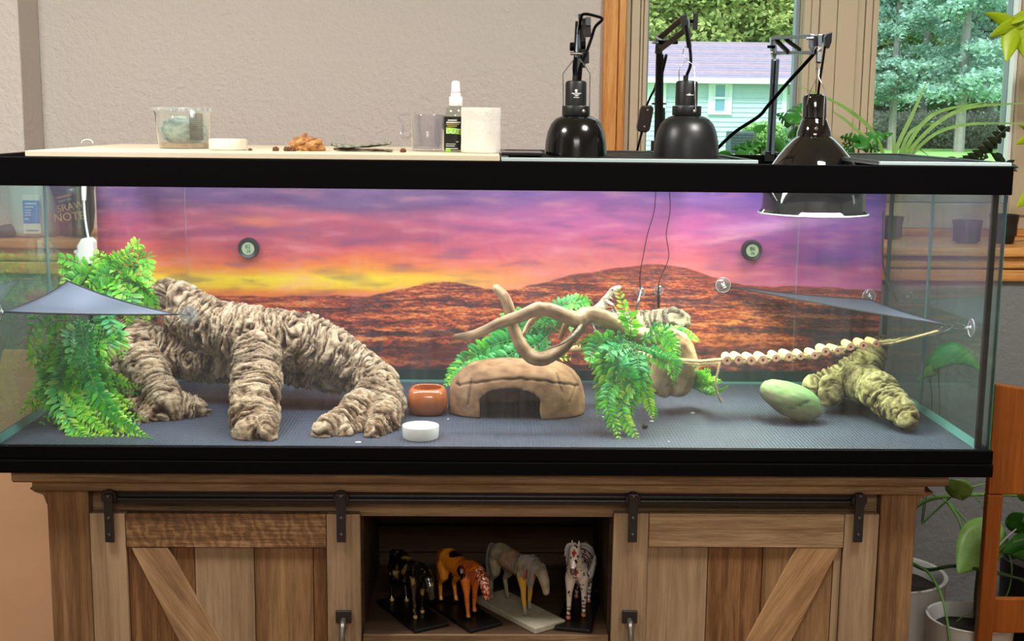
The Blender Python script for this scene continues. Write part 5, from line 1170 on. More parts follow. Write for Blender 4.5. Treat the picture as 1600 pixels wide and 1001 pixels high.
# white puck-like lid
c = onT(357, 2.40); b = MB(); b.lathe([(.0001, .0004), (.0335, .0004), (.0352, .002), (.0355, .018), (.0345, .0205), (.032, .021), (.0001, .021)], c, 48)
tag(obj('round_lid', b, plain('ivory_plastic', rgb(222, 215, 196), .4), smooth=40), 'round ivory plastic lid beside the clear tub', 'lid')
def pebble(name, u, y, sx, sz, cols, label, cat, grp=None, seed=0, z=ZT, nub=False):
    bm = bmesh.new(); bmesh.ops.create_icosphere(bm, subdivisions=4, radius=1); V = np.array([v.co[:] for v in bm.verts]); F = [tuple(v.index for v in f.verts) for f in bm.faces]; bm.free()
    n_ = fbm(V*1.7+seed*9.1, 4); P_ = V*(1+.35*n_)[:, None]*np.array([sx, sx*.7, sz]); P_[:, 2] = np.maximum(P_[:, 2], -sz*.55); P_[:, 2] -= P_[:, 2].min()
    if nub:
        for (dx, dz) in ((-.2, .3), (-.05, .45)): e = np.exp(-((P_[:, 0]-dx*sx)/(sx*.07))**2-((P_[:, 1]+sx*.1)/(sx*.1))**2)*(V[:, 2] > .2); P_[:, 2] += e*sz*dz*1.2
    k = np.clip(.5+fbm(V*3+seed, 4)*.6, 0, 1); C = np.stack([np.interp(k, [0, .5, 1], x) for x in zip(*cols)], -1); q = onT(u, y, z)
    b = MB(); b.add(P_+q+np.array([0, 0, .0003]), F, C); return tag(obj(name, b, attr_mat('debris', rough=.85, bmp=.4, bs=300, bd=.001), smooth=50), label, cat, grp)
ob = (rgb(74, 48, 30), rgb(164, 112, 64), rgb(224, 172, 108)); db = (rgb(50, 32, 22), rgb(96, 62, 40), rgb(150, 104, 70))
pebble('bark_fragment', 482, 2.40, .030, .017, ob, 'knobbly orange-tan bark fragment lying on the cream board', 'bark', seed=2, nub=True)
for i, (u, s_, lb) in enumerate([(391, .0036, 'tiny dark crumb of bark just right of the ivory lid'), (431, .0060, 'small brown bark crumb standing alone left of the bark fragment'), (449, .0066, 'flattish dark bark crumb second from the bark fragment'), (459, .0050, 'dark bark crumb touching the left foot of the bark fragment'), (630, .0055, 'small brown bark crumb below the handle of the clear cup')]):
    pebble('bark_crumb', u, 2.36, s_, s_*.85, db, lb, 'bark', 'bark crumbs on the cream board', seed=5+i)
def strip(name, pts, w, th, cols, label, dz=0):
    P_ = spline([np.array([X(u, 240, y), y, z]) for u, y, z in pts], 30); b = MB(); V = []; C = []
    n_ = len(P_)
    for i, p in enumerate(P_):
        ww = w*math.sin(PI*min(1, max(0, .12+.8*i/n_)))**.5; tl = .35*math.sin(i*.25)
        for (a, e) in ((-1, 0), (-.5, 1), (.5, 1.1), (1, .3), (.5, -.6), (-.5, -.8)):
            V.append(p+np.array([0, a*ww, th*e+a*ww*tl*.3])); kk = np.clip(.5+.5*math.sin(i*1.7+a*3), 0, 1); C.append(np.array(cols[0])*(1-kk)+np.array(cols[1])*kk)
    F = [(i*6+j, i*6+(j+1) % 6, (i+1)*6+(j+1) % 6, (i+1)*6+j) for i in range(n_-1) for j in range(6)]+[tuple(range(5, -1, -1)), tuple(range((n_-1)*6, n_*6))]
    b.add(np.array(V), F, C); return tag(obj(name, b, attr_mat('debris', rough=.85), smooth=50), label, 'bark')
strip('bark_strip', [(522, 2.40, ZT+.004), (550, 2.40, ZT+.003), (590, 2.39, ZT+.003), (613, 2.38, ZT+.002)], .016, .0022, (rgb(60, 50, 40), rgb(120, 108, 90)), 'lower of two dry bark strips left of the clear cup')
strip('bark_strip', [(518, 2.41, ZT+.013), (535, 2.40, ZT+.010), (565, 2.40, ZT+.009), (590, 2.40, ZT+.012), (611, 2.39, ZT+.0165)], .018, .0030, (rgb(84, 82, 72), rgb(158, 156, 138)), 'upper grey-green dry bark strip left of the clear cup')
# clear plastic cup with a square handle
c = onT(668, 2.48); cup_ = thing('plastic_cup', 'clear plastic measuring cup with a squared handle on the left', 'cup', tuple(c))
M_pc = glass('cup_plastic', (.90, .90, .93), .03, (.9, .9, .95), 3.0, .02)
b = MB(); b.lathe([(.0001, .0008), (.029, .0008), (.0305, .003), (.0335, .068), (.0345, .0695), (.0335, .0705), (.0322, .068), (.0292, .005), (.0001, .003)], c, 40); obj('body', b, M_pc, cup_, smooth=40)
b = MB(); hx = c[0]-.030; hp = [(hx, .066), (hx-.012, .069), (hx-.023, .065), (hx-.022, .056), (hx-.018, .048), (hx-.018, .036), (hx-.023, .030), (hx-.016, .024), (hx-.006, .026), (hx+.001, .034)]
b.tube(spline([(x, c[1], c[2]+z) for x, z in hp], 40), .0030, 8); obj('handle', b, M_pc, cup_, smooth=60)
# spray bottle
c = onT(711, 2.45); sb = thing('spray_bottle', 'small clear spray bottle with black and lime label and white pump', 'bottle', tuple(c))
M_bot = glass('bottle_plastic', (.82, .86, .80), .06, (.8, .85, .78), 2.5, .03)
r_ = .0212; z1b = Z(711, 163, 2.45)-ZT
b = MB(); b.lathe([(.0001, .0008), (r_*.93, .0008), (r_, .004), (r_, z1b*.74), (r_*.96, z1b*.82), (r_*.8, z1b*.92), (r_*.5, z1b*.985), (r_*.42, z1b)], c, 40); obj('body', b, M_bot, sb, smooth=50)
b = MB(); b.lathe([(.0001, .0015), (r_*.9, .0015), (r_*.97, .004), (r_*.97, z1b*.62), (.0001, z1b*.62)], c, 32); obj('liquid', b, glass('liquid', (.80, .84, .74), 0), sb, smooth=50)
lt = z1b*.80
b = MB(); b.lathe([(r_+.0003, .004), (r_+.0003, lt*.93)], c, 48); lab = obj('label', b, plain('label_black', rgb(14, 18, 14), .35), sb, smooth=True)
def oncyl(mb, cx, cy, rad):   # wrap a flat piece (x across, z up) on the front of a cylinder
    out = []
    for a in mb.v:
        t = (a[:, 0]-cx)/rad; out.append(np.stack([cx+rad*np.sin(t), cy-rad*np.cos(t), a[:, 2]], -1))
    mb.v = out; return mb
M_lime = plain('label_lime', rgb(150, 220, 40), .4); M_lw = plain('label_white', rgb(228, 232, 224), .4); M_ly = plain('label_gold', rgb(196, 170, 90), .4)
def flat(cells, rad=r_+.0006):
    mb = MB()
    for (x0, x1, z0, z1) in cells:
        n_ = 6
        for i in range(n_): a, d = x0+(x1-x0)*i/n_, x0+(x1-x0)*(i+1)/n_; mb.add([(c[0]+a, 0, c[2]+z0), (c[0]+d, 0, c[2]+z0), (c[0]+d, 0, c[2]+z1), (c[0]+a, 0, c[2]+z1)], [(0, 1, 2, 3)])
    return oncyl(mb, c[0], c[1], rad)
px = 2.45/FPX; zt_ = lambda v: Z(711, v, 2.43)-ZT; xt_ = lambda u: (u-711)*px
mb = MB(); n_ = 12
for i in range(n_):
    a, d = -.0195+.0375*i/n_, -.0195+.0375*(i+1)/n_
    f0 = lambda s: .0075*(1-(s+.012)**2/.0011) ; zz = zt_(207)
    mb.add([(c[0]+a, 0, c[2]+zz-.006+f0(a)*.55), (c[0]+d, 0, c[2]+zz-.006+f0(d)*.55), (c[0]+d, 0, c[2]+zz+.002+f0(d)), (c[0]+a, 0, c[2]+zz+.002+f0(a))], [(0, 1, 2, 3)])
obj('emblem', oncyl(mb, c[0], c[1], r_+.0006), M_lime, sb)
def cyltext(body, size, m, dx, z, sh=0, name='lettering'):
    o = text_mesh(body, size, m, (0, 0, 0), sb, name, .0001, (0, 0, 0), sh); o.rotation_euler = (0, 0, 0); o.location = (0, 0, 0); me = o.data
    for v in me.vertices:
        x, y, zz = v.co; t = (x+dx)/(r_+.0009); v.co = ((r_+.0009+zz)*math.sin(t), -(r_+.0009+zz)*math.cos(t), z+y)
cyltext('OUT', .0135, M_lw, -.0055, zt_(205.5), .25)
cyltext('!', .0110, M_black, .009, zt_(207), .3)
obj('print', flat([(xt_(699), xt_(714), zt_(188.5), zt_(187)), (xt_(696), xt_(720), zt_(192), zt_(190.3)), (xt_(695), xt_(712), zt_(225.5), zt_(224.6)), (xt_(713), xt_(717), zt_(222), zt_(220.8)), (xt_(695), xt_(711), zt_(228.6), zt_(227.6)), (xt_(695), xt_(716), zt_(232.6), zt_(231.4)), (xt_(707), xt_(719), zt_(239), zt_(238)), (xt_(704), xt_(718), zt_(244.5), zt_(243.4))]), M_lw, sb, kind='stuff')
obj('print', flat([(xt_(696), xt_(718), zt_(194.8), zt_(193.6)), (xt_(698), xt_(714), zt_(197.6), zt_(196.5))]), M_ly, sb, kind='stuff')
obj('emblem', flat([(xt_(694), xt_(704.5), zt_(243), zt_(232.8))]), M_lime, sb)
z0 = c[2]+z1b
b = MB(); b.lathe([(.0001, -.003), (.0125, -.003), (.0128, -.001), (.0128, .0135), (.012, .0145), (.0098, .015), (.0098, .021), (.0085, .022)], (c[0]+.001, c[1], z0), 28); obj('collar', b, M_white, sb, smooth=40)
b = MB(); zz0 = z0+.022; b.prism([(c[0]-.0075, zz0), (c[0]+.0095, zz0), (c[0]+.0085, zz0+.019), (c[0]+.004, zz0+.0225), (c[0]-.0055, zz0+.0215), (c[0]-.0068, zz0+.018)], c[1]-.008, c[1]+.008); obj('pump_head', b, M_white, sb, bevel=.002, seg=3, fix=True)
# paper roll
c = onT(751, 2.385); pr_ = thing('paper_roll', 'white roll of paper tissue in front of the spray bottle', 'paper roll', tuple(c)); hgt = Z(751, 168, 2.385)-ZT
b = MB(); rr = .0368
prf = [(.012, .0006), (rr*.98, .0006), (rr, .002)]+[(rr*(1+.006*math.sin(i*1.3)), hgt*i/12) for i in range(1, 12)]+[(rr, hgt-.002), (rr*.985, hgt), (.0165, hgt-.0005), (.016, hgt-.004), (.016, .0006)]
b.lathe(prf, c, 56); obj('tissue', b, plain('tissue_paper', rgb(222, 218, 208), .85, spec=.1, bmp=.6, bs=130, bd=.003), pr_, smooth=40)
b = MB(); b.lathe([(.0158, .0008), (.0158, hgt-.001), (.0148, hgt-.001), (.0148, .0008)], c, 28); obj('core', b, plain('card_core', rgb(190, 160, 124), .8), pr_, smooth=40)
# glossy black slab beyond the roll, standing for the glass lid's reflecting edge
b = MB(); q = onT(815, 2.42); b.box(q[0]-.04, q[0]+.04, 2.36, 2.50, H+.0072, H+.0125); tag(obj('lid_edge', b, plain('lid_edge_black', rgb(20, 24, 30), .15, spec=.7), bevel=.002), 'flat glossy black edge of the glass lid between paper roll and first heat lamp', 'case')

# ------------------------------------------------------------------ heat lamps
def spin(name, u, y, prof, m, par, **k):      # prof: (radius px, v)
    b = MB(); cx = X(u, prof[-1][1], y); cz = 0
    pts = [(max(r*y/FPX, .0001), Z(u, v, y)) for r, v in prof]; xs_ = [X(u, v, y) for r, v in prof]; xm = np.mean(xs_)
    b.lathe(pts, (xm, y, 0), 48); return obj(name, b, m, par, smooth=35, **k)
M_dome2 = plain('dome_matte', rgb(20, 23, 23), .38, spec=.5); M_dome1 = plain('dome_satin', rgb(10, 11, 12), .16, spec=.6); M_dome3 = plain('dome_gloss', rgb(6, 7, 8), .07, spec=.8, coat=.7)
M_ceram = plain('ceramic_white', rgb(240, 235, 225), .3)
M_refl = plain('reflector_inside', rgb(210, 212, 214), .2, metal=.9)
def bullet(u, y, md, label, w, vb=257):
    L_ = thing('heat_lamp', label, 'lamp', (X(u, vb, y), y, H+.008))
    zb_ = vb
    pr = [(.1, 180.5), (19*w, 180.5), (24*w, 181.5), (33*w, 186), (40*w, 194), (45*w, 206), (48*w, 221), (49.5*w, 240), (50*w, vb)]
    inn = [(49*w, vb), (47*w, 222), (43*w, 206), (32*w, 189), (18*w, 184), (.1, 184)]
    spin('dome', u, y, pr, md, L_); spin('reflector', u, y, inn, M_refl, L_)
    spin('collar', u, y, [(.1, 165.5), (21.5*w, 165.5), (22*w, 166.5), (22*w, 179.5), (21.5*w, 180.5), (.1, 180.5)], M_blackm, L_)
    spin('socket', u, y, [(.1, 126), (12*w, 126), (15.5*w, 127.5), (16.7*w, 130.5), (16.8*w, 165), (.1, 165)], M_blackm, L_)
    spin('cable_gland', u-1.5, y, [(.1, 118), (4, 118), (4, 126.5), (.1, 126.5)], M_blackm, L_)
    b = MB(); q = at(u+12*w, 173.5, y-22*w*y/FPX*.86); b.lathe([(.0001, -.003), (.003, -.0025), (.0042, 0), (.0042, .002)], q, 14, 'y'); obj('screw', b, M_steel, L_, smooth=True)
    return L_
hl1 = bullet(900, 2.50, M_dome1, 'glossy black bullet-shaped heat lamp, leftmost of the three', .98)
hl2 = bullet(1073, 2.50, M_dome2, 'matte black bullet-shaped heat lamp, middle of the three', 1.02)
def poly(name, pts, r, m, par, n=8, sm=0):
    b = MB(); P_ = [at(*q) for q in pts]; P_ = spline(P_, sm) if sm else P_; b.tube(P_, r, n); return obj(name, b, m, par, smooth=50)
y = 2.50
for sgn in (0, 1): pass
poly('bail_wire', [(880, 168, y), (879.5, 115, y), (897, 92, y-.01)], .0011, M_steel, hl1); poly('bail_wire', [(921, 168, y), (922, 115, y), (906, 92, y-.01)], .0011, M_steel, hl1)
poly('bail_wire', [(1061, 132, y), (1061, 106, y), (1071, 95, y)], .0010, M_steel, hl2); poly('bail_wire', [(1087, 172, y-.03), (1085, 104, y-.02), (1078, 97, y-.01), (1067, 86, y), (1068, 76, y), (1073, 72, y)], .0010, M_steel, hl2)
# printed marks on the sockets
M_mark = plain('mark_white', rgb(225, 228, 226), .5)
def mark(u, v0, cells, par, rpx, y):
    rad = rpx*y/FPX+.0004; cx = X(u, v0, y); mb = MB()
    for (a, d, v_a, v_b) in cells:
        k = y/FPX
        for i in range(4):
            p, q = a+(d-a)*i/4, a+(d-a)*(i+1)/4; mb.add([(cx+p*k, 0, Z(u, v_b, y)), (cx+q*k, 0, Z(u, v_b, y)), (cx+q*k, 0, Z(u, v_a, y)), (cx+p*k, 0, Z(u, v_a, y))], [(0, 1, 2, 3)])
    oncyl(mb, cx, y, rad); return obj('printed_mark', mb, M_mark, par, kind='stuff')
mark(900, 146, [(-3, 1, 140, 143.2), (-8, 7, 145.5, 146.6), (-5, 4, 147.6, 148.6), (-3, 2.5, 149.4, 150.4), (-4.5, 3.5, 152, 152.9), (-2.2, .6, 143.4, 145)], hl1, 16.5, y)
mark(1073, 149, [(-3, 0, 147.6, 149.2), (0, 3, 146.8, 149.6), (3.4, 9, 147.8, 149.2), (1, 2.2, 145.6, 147)], hl2, 17.1, y)
# third lamp hangs into the tank
hl3 = thing('heat_lamp', 'wide glossy black dome heat lamp hanging into the open right part of the tank', 'lamp', (X(1270, 333, 2.54), 2.54, Z(1270, 333, 2.54)))
y3 = 2.54
def sp3(name, prof, m):     # leaning axis: centre follows the photo
    b = MB(); V = []; F = []; n_ = 56
    for (r, v) in prof:
        q = at(1272+(v-213)*(-.018), v, y3)
        for j in range(n_): t = 2*PI*j/n_; V.append((q[0]+r*y3/FPX*math.cos(t), y3+r*y3/FPX*math.sin(t), q[2]))
    for i in range(len(prof)-1):
        for j in range(n_): F.append((i*n_+j, i*n_+(j+1) % n_, (i+1)*n_+(j+1) % n_, (i+1)*n_+j))
    b.add(V, F); return obj(name, b, m, hl3, smooth=30)
sp3('dome', [(26, 212.5), (33, 218), (45, 231), (56, 245), (65, 259), (74, 280), (79, 300), (80, 327), (84, 331)], M_dome3)
sp3('rim_lip', [(80, 330), (85, 331.5), (86, 333), (84, 334), (80, 333)], plain('rim_grey', rgb(120, 126, 122), .3))
sp3('reflector', [(84, 333), (78, 326), (77, 300), (70, 278), (54, 245), (32, 220), (.1, 216)], M_refl)
sp3('collar', [(.1, 184), (17, 184), (19.5, 188), (26, 206), (26.5, 212.5), (.1, 212.6)], M_dome3)
sp3('socket', [(.1, 147), (13, 147), (17, 149.5), (18.6, 154), (18.8, 184), (.1, 184)], M_dome3)
poly('bail_wire', [(1253, 200, 2.54), (1265, 145, 2.52), (1276, 122, 2.52), (1275, 106, 2.52)], .0012, M_steel, hl3)
poly('bail_wire', [(1286, 196, 2.50), (1289, 141, 2.50), (1279, 120, 2.51), (1280, 106, 2.52)], .0012, M_steel, hl3)
b = MB(); q = at(1275, 201, 2.54-26*y3/FPX*.86); b.lathe([(.0001, -.004), (.0035, -.0035), (.005, 0), (.005, .004)], q, 16, 'y'); obj('screw', b, M_steel, hl3, smooth=True)
# ---- lamp arms
def bar(name, p, q, w, d, m, par):
    P_, Q_ = at(*p), at(*q); ax = Q_-P_; Ln = np.linalg.norm(ax); ax /= Ln; s_ = np.cross(ax, [0, 1., 0]); s_ /= np.linalg.norm(s_); t_ = np.cross(ax, s_)
    V = [P_+s_*a*w/2+t_*c_*d/2+ax*l for l in (0, Ln) for a in (-1, 1) for c_ in (-1, 1)]; b = MB(); b.add(V, [(0, 1, 3, 2), (4, 6, 7, 5), (0, 4, 5, 1), (2, 3, 7, 6), (0, 2, 6, 4), (1, 5, 7, 3)]); return obj(name, b, m, par, bevel=.0008, fix=True)
def knob(name, u, v, y, r, l, par, m=M_black, ax='x'):
    q = at(u, v, y); b = MB(); b.lathe([(.0001, -l/2), (r*.9, -l/2), (r, -l*.35), (r, l*.35), (r*.9, l/2), (.0001, l/2)], q, 14, ax); return obj(name, b, m, par, smooth=40)
M_arm = plain('arm_black', rgb(16, 17, 16), .35, spec=.5); M_silv = plain('arm_silver', rgb(140, 158, 172), .32, metal=.75)
def clamp(par, u, y_, m):
    q = at(u, 250, y_); b = MB(); b.box(q[0]-.016, q[0]+.016, YB-.028, YB+.012, H+.001, H+.007); b.box(q[0]-.016, q[0]+.016, YB+.004, YB+.012, H-.05, H+.001); b.lathe([(.0001, 0), (.011, 0), (.011, .022), (.0001, .022)], (q[0], YB-.008, H+.007), 16); obj('clamp', b, m, par, bevel=.001)
# arm 1: behind the left lamp, seen end-on
a1 = thing('lamp_arm', 'black jointed lamp arm seen end-on above the left heat lamp', 'lamp arm', tuple(at(905, 245, 2.84))); ya = 2.84
clamp(a1, 903, 2.84, M_arm)
bar('post', (901, 252, 2.842), (903, 60, 2.84), .010, .010, M_arm, a1)
bar('upper_arm', (898, 104, 2.62), (901, 34, 2.78), .006, .004, M_arm, a1); bar('upper_arm', (911, 104, 2.60), (912, 30, 2.76), .009, .006, M_arm, a1)
bar('hinge_plate', (901, 90, 2.58), (904, 42, 2.60), .0055, .003, M_silv, a1)
bar('hinge_plate', (909, 100, 2.57), (906, 22, 2.60), .007, .004, M_arm, a1)
bar('fork', (901, 122, 2.52), (903, 92, 2.54), .012, .006, M_arm, a1)
bar('block', (915, 99, 2.56), (915, 81, 2.56), .013, .012, M_arm, a1); bar('block', (918, 58, 2.58), (917, 36, 2.58), .014, .014, M_arm, a1); bar('block', (919, 40, 2.57), (919, 27, 2.57), .010, .010, plain('grey_knob', rgb(70, 74, 74), .4), a1)
knob('knob', 894, 73, 2.56, .0085, .009, a1); knob('knob', 911, 71, 2.56, .0075, .010, a1)
b = MB(); b.box(*[f for f in (0, 0)], 0, 0, 0, 0) if False else None
poly('power_cable', [(903, 60, 2.60), (908, 28, 2.58), (914, 22, 2.57), (930, 25, 2.57), (941, 30, 2.57), (930, 42, 2.57), (924, 60, 2.57), (917, 80, 2.56), (909, 100, 2.53), (906, 126, 2.50)], .0030, M_black, a1, 8, 60)
poly('power_cable', [(899, 92, 2.54), (898, 110, 2.51), (900, 128, 2.50)], .0045, M_black, a1, 8, 14)
knob('bolt', 903, 84, 2.56, .003, .03, a1, M_steel)
# arm 2: left edge of the window
a2 = thing('lamp_arm', 'black jointed lamp arm with a bent elbow above the middle heat lamp', 'lamp arm', tuple(at(1029, 245, 2.84)))
clamp(a2, 1024, 2.84, M_arm)
bar('post', (1026, 252, 2.83), (1030, 78, 2.74), .013, .009, M_arm, a2); bar('post', (1034, 200, 2.80), (1035, 85, 2.73), .005, .006, M_arm, a2)
bar('elbow', (1029, 84, 2.72), (1031, 56, 2.72), .015, .008, M_arm, a2)
bar('upper_arm', (1030, 60, 2.70), (1070, 26, 2.56), .011, .006, M_arm, a2); bar('upper_arm', (1033, 76, 2.69), (1072, 46, 2.56), .011, .006, M_arm, a2)
bar('brace', (1041, 86, 2.70), (1034, 116, 2.76), .006, .005, M_arm, a2); bar('brace', (1024, 58, 2.70), (1046, 68, 2.68), .007, .008, M_arm, a2)
knob('bolt', 1044, 66, 2.68, .004, .04, a2); knob('bolt', 1030, 66, 2.70, .0035, .03, a2, M_steel)
bar('hinge_plate', (1067, 24, 2.55), (1074, 52, 2.55), .013, .008, M_arm, a2); bar('hinge_plate', (1076, 30, 2.55), (1076, 46, 2.55), .003, .012, M_silv, a2)
knob('knob_stem', 1081, 33, 2.55, .0035, .012, a2); bar('knob', (1087, 20, 2.55), (1086, 47, 2.55), .0085, .010, M_arm, a2)
bar('fork', (1073, 44, 2.54), (1077, 74, 2.52), .009, .007, M_arm, a2)
b = MB(); q = at(1071, 75, 2.51)
poly('power_cable', [(1072, 40, 2.53), (1078, 75, 2.51), (1079, 100, 2.50), (1073, 118, 2.50), (1071, 128, 2.50)], .0030, M_black, a2, 8, 30)
bar('cross_pin', (1018, 162, 2.80), (1041, 162, 2.80), .004, .004, M_arm, a2); bar('spring', (1037, 168, 2.79), (1037, 196, 2.79), .006, .006, M_arm, a2)
sw = thing('cable_switch', 'dark brown inline cable switch hanging against the window frame', 'switch', tuple(at(1008, 186, 2.90)))
b = MB(); pl = [(1003, 165), (1018, 164), (1021, 170), (1015, 203), (1010, 207), (996, 205), (995, 198), (1000, 172)]
b.prism([(X(u, v, 2.89), Z(u, v, 2.89)) for u, v in pl], 2.882, 2.905); obj('housing', b, plain('switch_brown', rgb(38, 28, 24), .3), sw, bevel=.003, seg=3, fix=True)
for (u, v) in ((1012, 172), (1007, 198)):
    b = MB(); b.lathe([(.0001, -.001), (.0022, -.0005), (.0024, .001)], at(u, v, 2.881), 10, 'y'); obj('screw', b, M_steel, sw, smooth=True)
poly('wire', [(1028, 110, 2.80), (1024, 135, 2.84), (1016, 152, 2.88), (1010, 166, 2.89)], .0026, M_black, sw, 8, 20); poly('wire', [(1003, 206, 2.89), (998, 225, 2.88), (993, 250, 2.88)], .0026, M_black, sw, 8, 14)
# arm 3: silver
a3 = thing('lamp_arm', 'silver and black jointed lamp arm reaching right over the hanging dome lamp', 'lamp arm', tuple(at(1207, 245, 2.84)))
clamp(a3, 1204, 2.84, M_arm)
bar('post', (1199, 240, 2.83), (1207, 92, 2.74), .0055, .006, M_silv, a3); bar('post', (1207, 240, 2.82), (1215, 92, 2.73), .0065, .008, M_silv, a3)
bar('post_spring', (1203, 238, 2.825), (1211, 95, 2.735), .004, .004, M_arm, a3); bar('foot', (1201, 252, 2.83), (1202, 236, 2.83), .022, .02, M_arm, a3)
b = MB(); b.prism([(X(u, v, 2.71), Z(u, v, 2.71)) for u, v in [(1204, 58), (1212, 60), (1214, 82), (1211, 93), (1207, 90), (1204, 74)]], 2.705, 2.72); obj('hinge_plate', b, M_silv, a3, bevel=.001, fix=True)
b = MB(); b.prism([(X(u, v, 2.55), Z(u, v, 2.55)) for u, v in [(1265, 53), (1272, 54), (1277, 66), (1270, 80), (1265, 74)]], 2.545, 2.56); obj('hinge_plate', b, M_silv, a3, bevel=.001, fix=True)
bar('upper_arm', (1207, 60, 2.70), (1268, 56.5, 2.55), .0065, .008, M_silv, a3); bar('upper_arm', (1213, 83, 2.70), (1270, 82, 2.55), .006, .008, M_silv, a3)
bar('spring', (1212, 62, 2.69), (1232, 82, 2.64), .008, .008, M_arm, a3); bar('spring', (1228, 62, 2.65), (1250, 78, 2.60), .007, .007, M_arm, a3)
knob('bolt', 1205, 73, 2.70, .003, .016, a3); knob('bolt', 1211, 82, 2.70, .003, .02, a3, M_steel); knob('bolt', 1268, 60, 2.545, .003, .02, a3, M_steel)
bar('hinge_block', (1280, 54, 2.54), (1280, 72, 2.54), .008, .014, M_silv, a3); bar('hinge_block', (1274, 56, 2.54), (1274, 72, 2.54), .004, .014, M_arm, a3)
b = MB(); b.prism([(X(u, v, 2.53), Z(u, v, 2.53)) for u, v in [(1291, 53), (1299, 50), (1298, 66), (1294, 76), (1288, 75), (1288, 58)]], 2.522, 2.538); obj('knob', b, M_arm, a3, bevel=.0012, fix=True)
bar('fork', (1280, 73, 2.53), (1279, 98, 2.52), .0095, .009, M_arm, a3); knob('bolt', 1280, 79, 2.523, .0045, .002, a3, M_steel, 'y')
poly('hook', [(1277, 96, 2.52), (1276, 104, 2.52), (1279, 109, 2.52), (1282, 105, 2.52)], .0012, M_steel, a3, 6, 14)
poly('power_cable', [(1289, 72, 2.52), (1285, 100, 2.52), (1281, 125, 2.52), (1278, 149, 2.54)], .0024, M_black, a3, 8, 20)
poly('power_cable', [(1288, 56, 2.56), (1276, 78, 2.60), (1262, 95, 2.64), (1230, 130, 2.68), (1200, 165, 2.72), (1185, 182, 2.74), (1150, 205, 2.80), (1124, 229, 2.83), (1110, 245, 2.85)], .0038, M_black, a3, 8, 60)

# ------------------------------------------------------------------ behind the tank at the left: jug, bag, stone on the ledge; cardboard
zl_ = zl
yj = 3.03
jx0, jx1 = X(20, 340, yj), X(93, 340, yj); jc = (jx0+jx1)/2; jr = (jx1-jx0)/2
jug = thing('plastic_jug', 'big translucent plastic jug with a blue label on the ledge behind the tank', 'jug', (jc, yj, zl_))
b = squircle_lathe([(.0001, .001, 1), (jr*.86, .001, .8), (jr*.96, .006, .75), (jr, .018, .7), (jr, .13, .7), (jr*.93, .142, .75), (jr*.6, .158, .9), (jr*.3, .166, 1), (jr*.3, .172, 1), (.0001, .173, 1)], (jc, yj, zl_))
jm = plain('jug_plastic', rgb(196, 204, 198), .35); obj('body', b, jm, jug, smooth=50)
b = MB(); b.lathe([(.0001, .186), (jr*.33, .185), (jr*.35, .170), (jr*.3, .170)], (jc, yj, zl_), 24); obj('cap', b, plain('cap_blue', rgb(60, 120, 190), .4), jug, smooth=40)
yl = yj-jr-.0012
def pq(name, u0, u1, v0, v1, m, par, y_=None, t=.0006):
    y_ = y_ or yl; b = MB(); b.box(X(u0, (v0+v1)/2, y_), X(u1, (v0+v1)/2, y_), y_-t, y_, Z((u0+u1)/2, v1, y_), Z((u0+u1)/2, v0, y_)); return obj(name, b, m, par)
pq('label', 36, 63, 304, 365, plain('label_cream', rgb(222, 224, 214), .5), jug)
pq('label_panel', 36, 62, 313, 349, plain('label_blue', rgb(60, 140, 214), .4), jug, yl-.0007)
for i, (u0, u1, v, h) in enumerate([(39, 56, 318, 2.6), (39, 52, 323, 2), (39, 49, 328, 1.4), (39, 48, 332, 1.4), (39, 48, 336, 1.4), (39, 45, 342, 2)]): pq('print_line', u0, u1, v-h/2, v+h/2, M_mark, jug, yl-.0014)
pq('print_line', 41, 60, 359, 361, plain('print_grey', rgb(130, 136, 136), .6), jug, yl-.0007)
# dark bag
yb = 3.00
bag = thing('feed_bag', 'dark printed stand-up bag with gold lettering on the ledge beside the jug', 'bag', (X(112, 375, yb), yb, zl_))
def pillow(outline, y0, th, m, par, name):
    b = MB(); n_ = len(outline); cx = np.mean([p[0] for p in outline]); cz = np.mean([p[1] for p in outline]); V = []; F = []
    rings = [(1, 0), (.9, .55), (.7, .85), (.35, 1), (.02, 1.02)]
    for s_ in (1, -1):
        o = len(V)
        for (k, h) in rings:
            for p in outline: V.append((cx+(p[0]-cx)*k, y0-s_*h*th/2, cz+(p[1]-cz)*k))
        for i in range(len(rings)-1):
            for j in range(n_):
                f = (o+i*n_+j, o+i*n_+(j+1) % n_, o+(i+1)*n_+(j+1) % n_, o+(i+1)*n_+j); F.append(f if s_ > 0 else f[::-1])
    b.add(V, F); return obj(name, b, m, par, smooth=60, fix=True)
zt0 = Z(110, 284, yb)
ol = [(X(96, 375, yb), zl_+.003), (X(140, 377, yb), zl_+.001), (X(146, 360, yb), zl_+.02), (X(148, 330, yb), zl_+.06), (X(146, 300, yb), zl_+.11), (X(148, 288, yb), zt0), (X(110, 284, yb), zt0+.006), (X(76, 286, yb), zt0), (X(84, 305, yb), Z(84, 305, yb)), (X(92, 328, yb), Z(92, 328, yb)), (X(94, 350, yb), Z(94, 350, yb))]
pillow(ol, yb, .07, plain('bag_dark', rgb(44, 46, 60), .3, spec=.5, bmp=.3, bs=40, bd=.006), bag, 'pouch')
M_gold = plain('bag_gold', rgb(230, 178, 98), .4); M_bagw = plain('bag_print', rgb(200, 196, 190), .4)
ylb = yb-.0375
def bagtext(s, u, v, size, m, rz=0, sh=0): o = text_mesh(s, size, m, at(u, v, ylb), bag, 'lettering', .0004, (PI/2, rz, 0), sh); return o
bagtext('CRAFTED', 101, 313, .0075, M_bagw, R(-14)); bagtext('SRAW', 110, 323, .023, M_gold, R(-12)); bagtext('NOTE', 108, 339, .027, M_gold, R(-6))
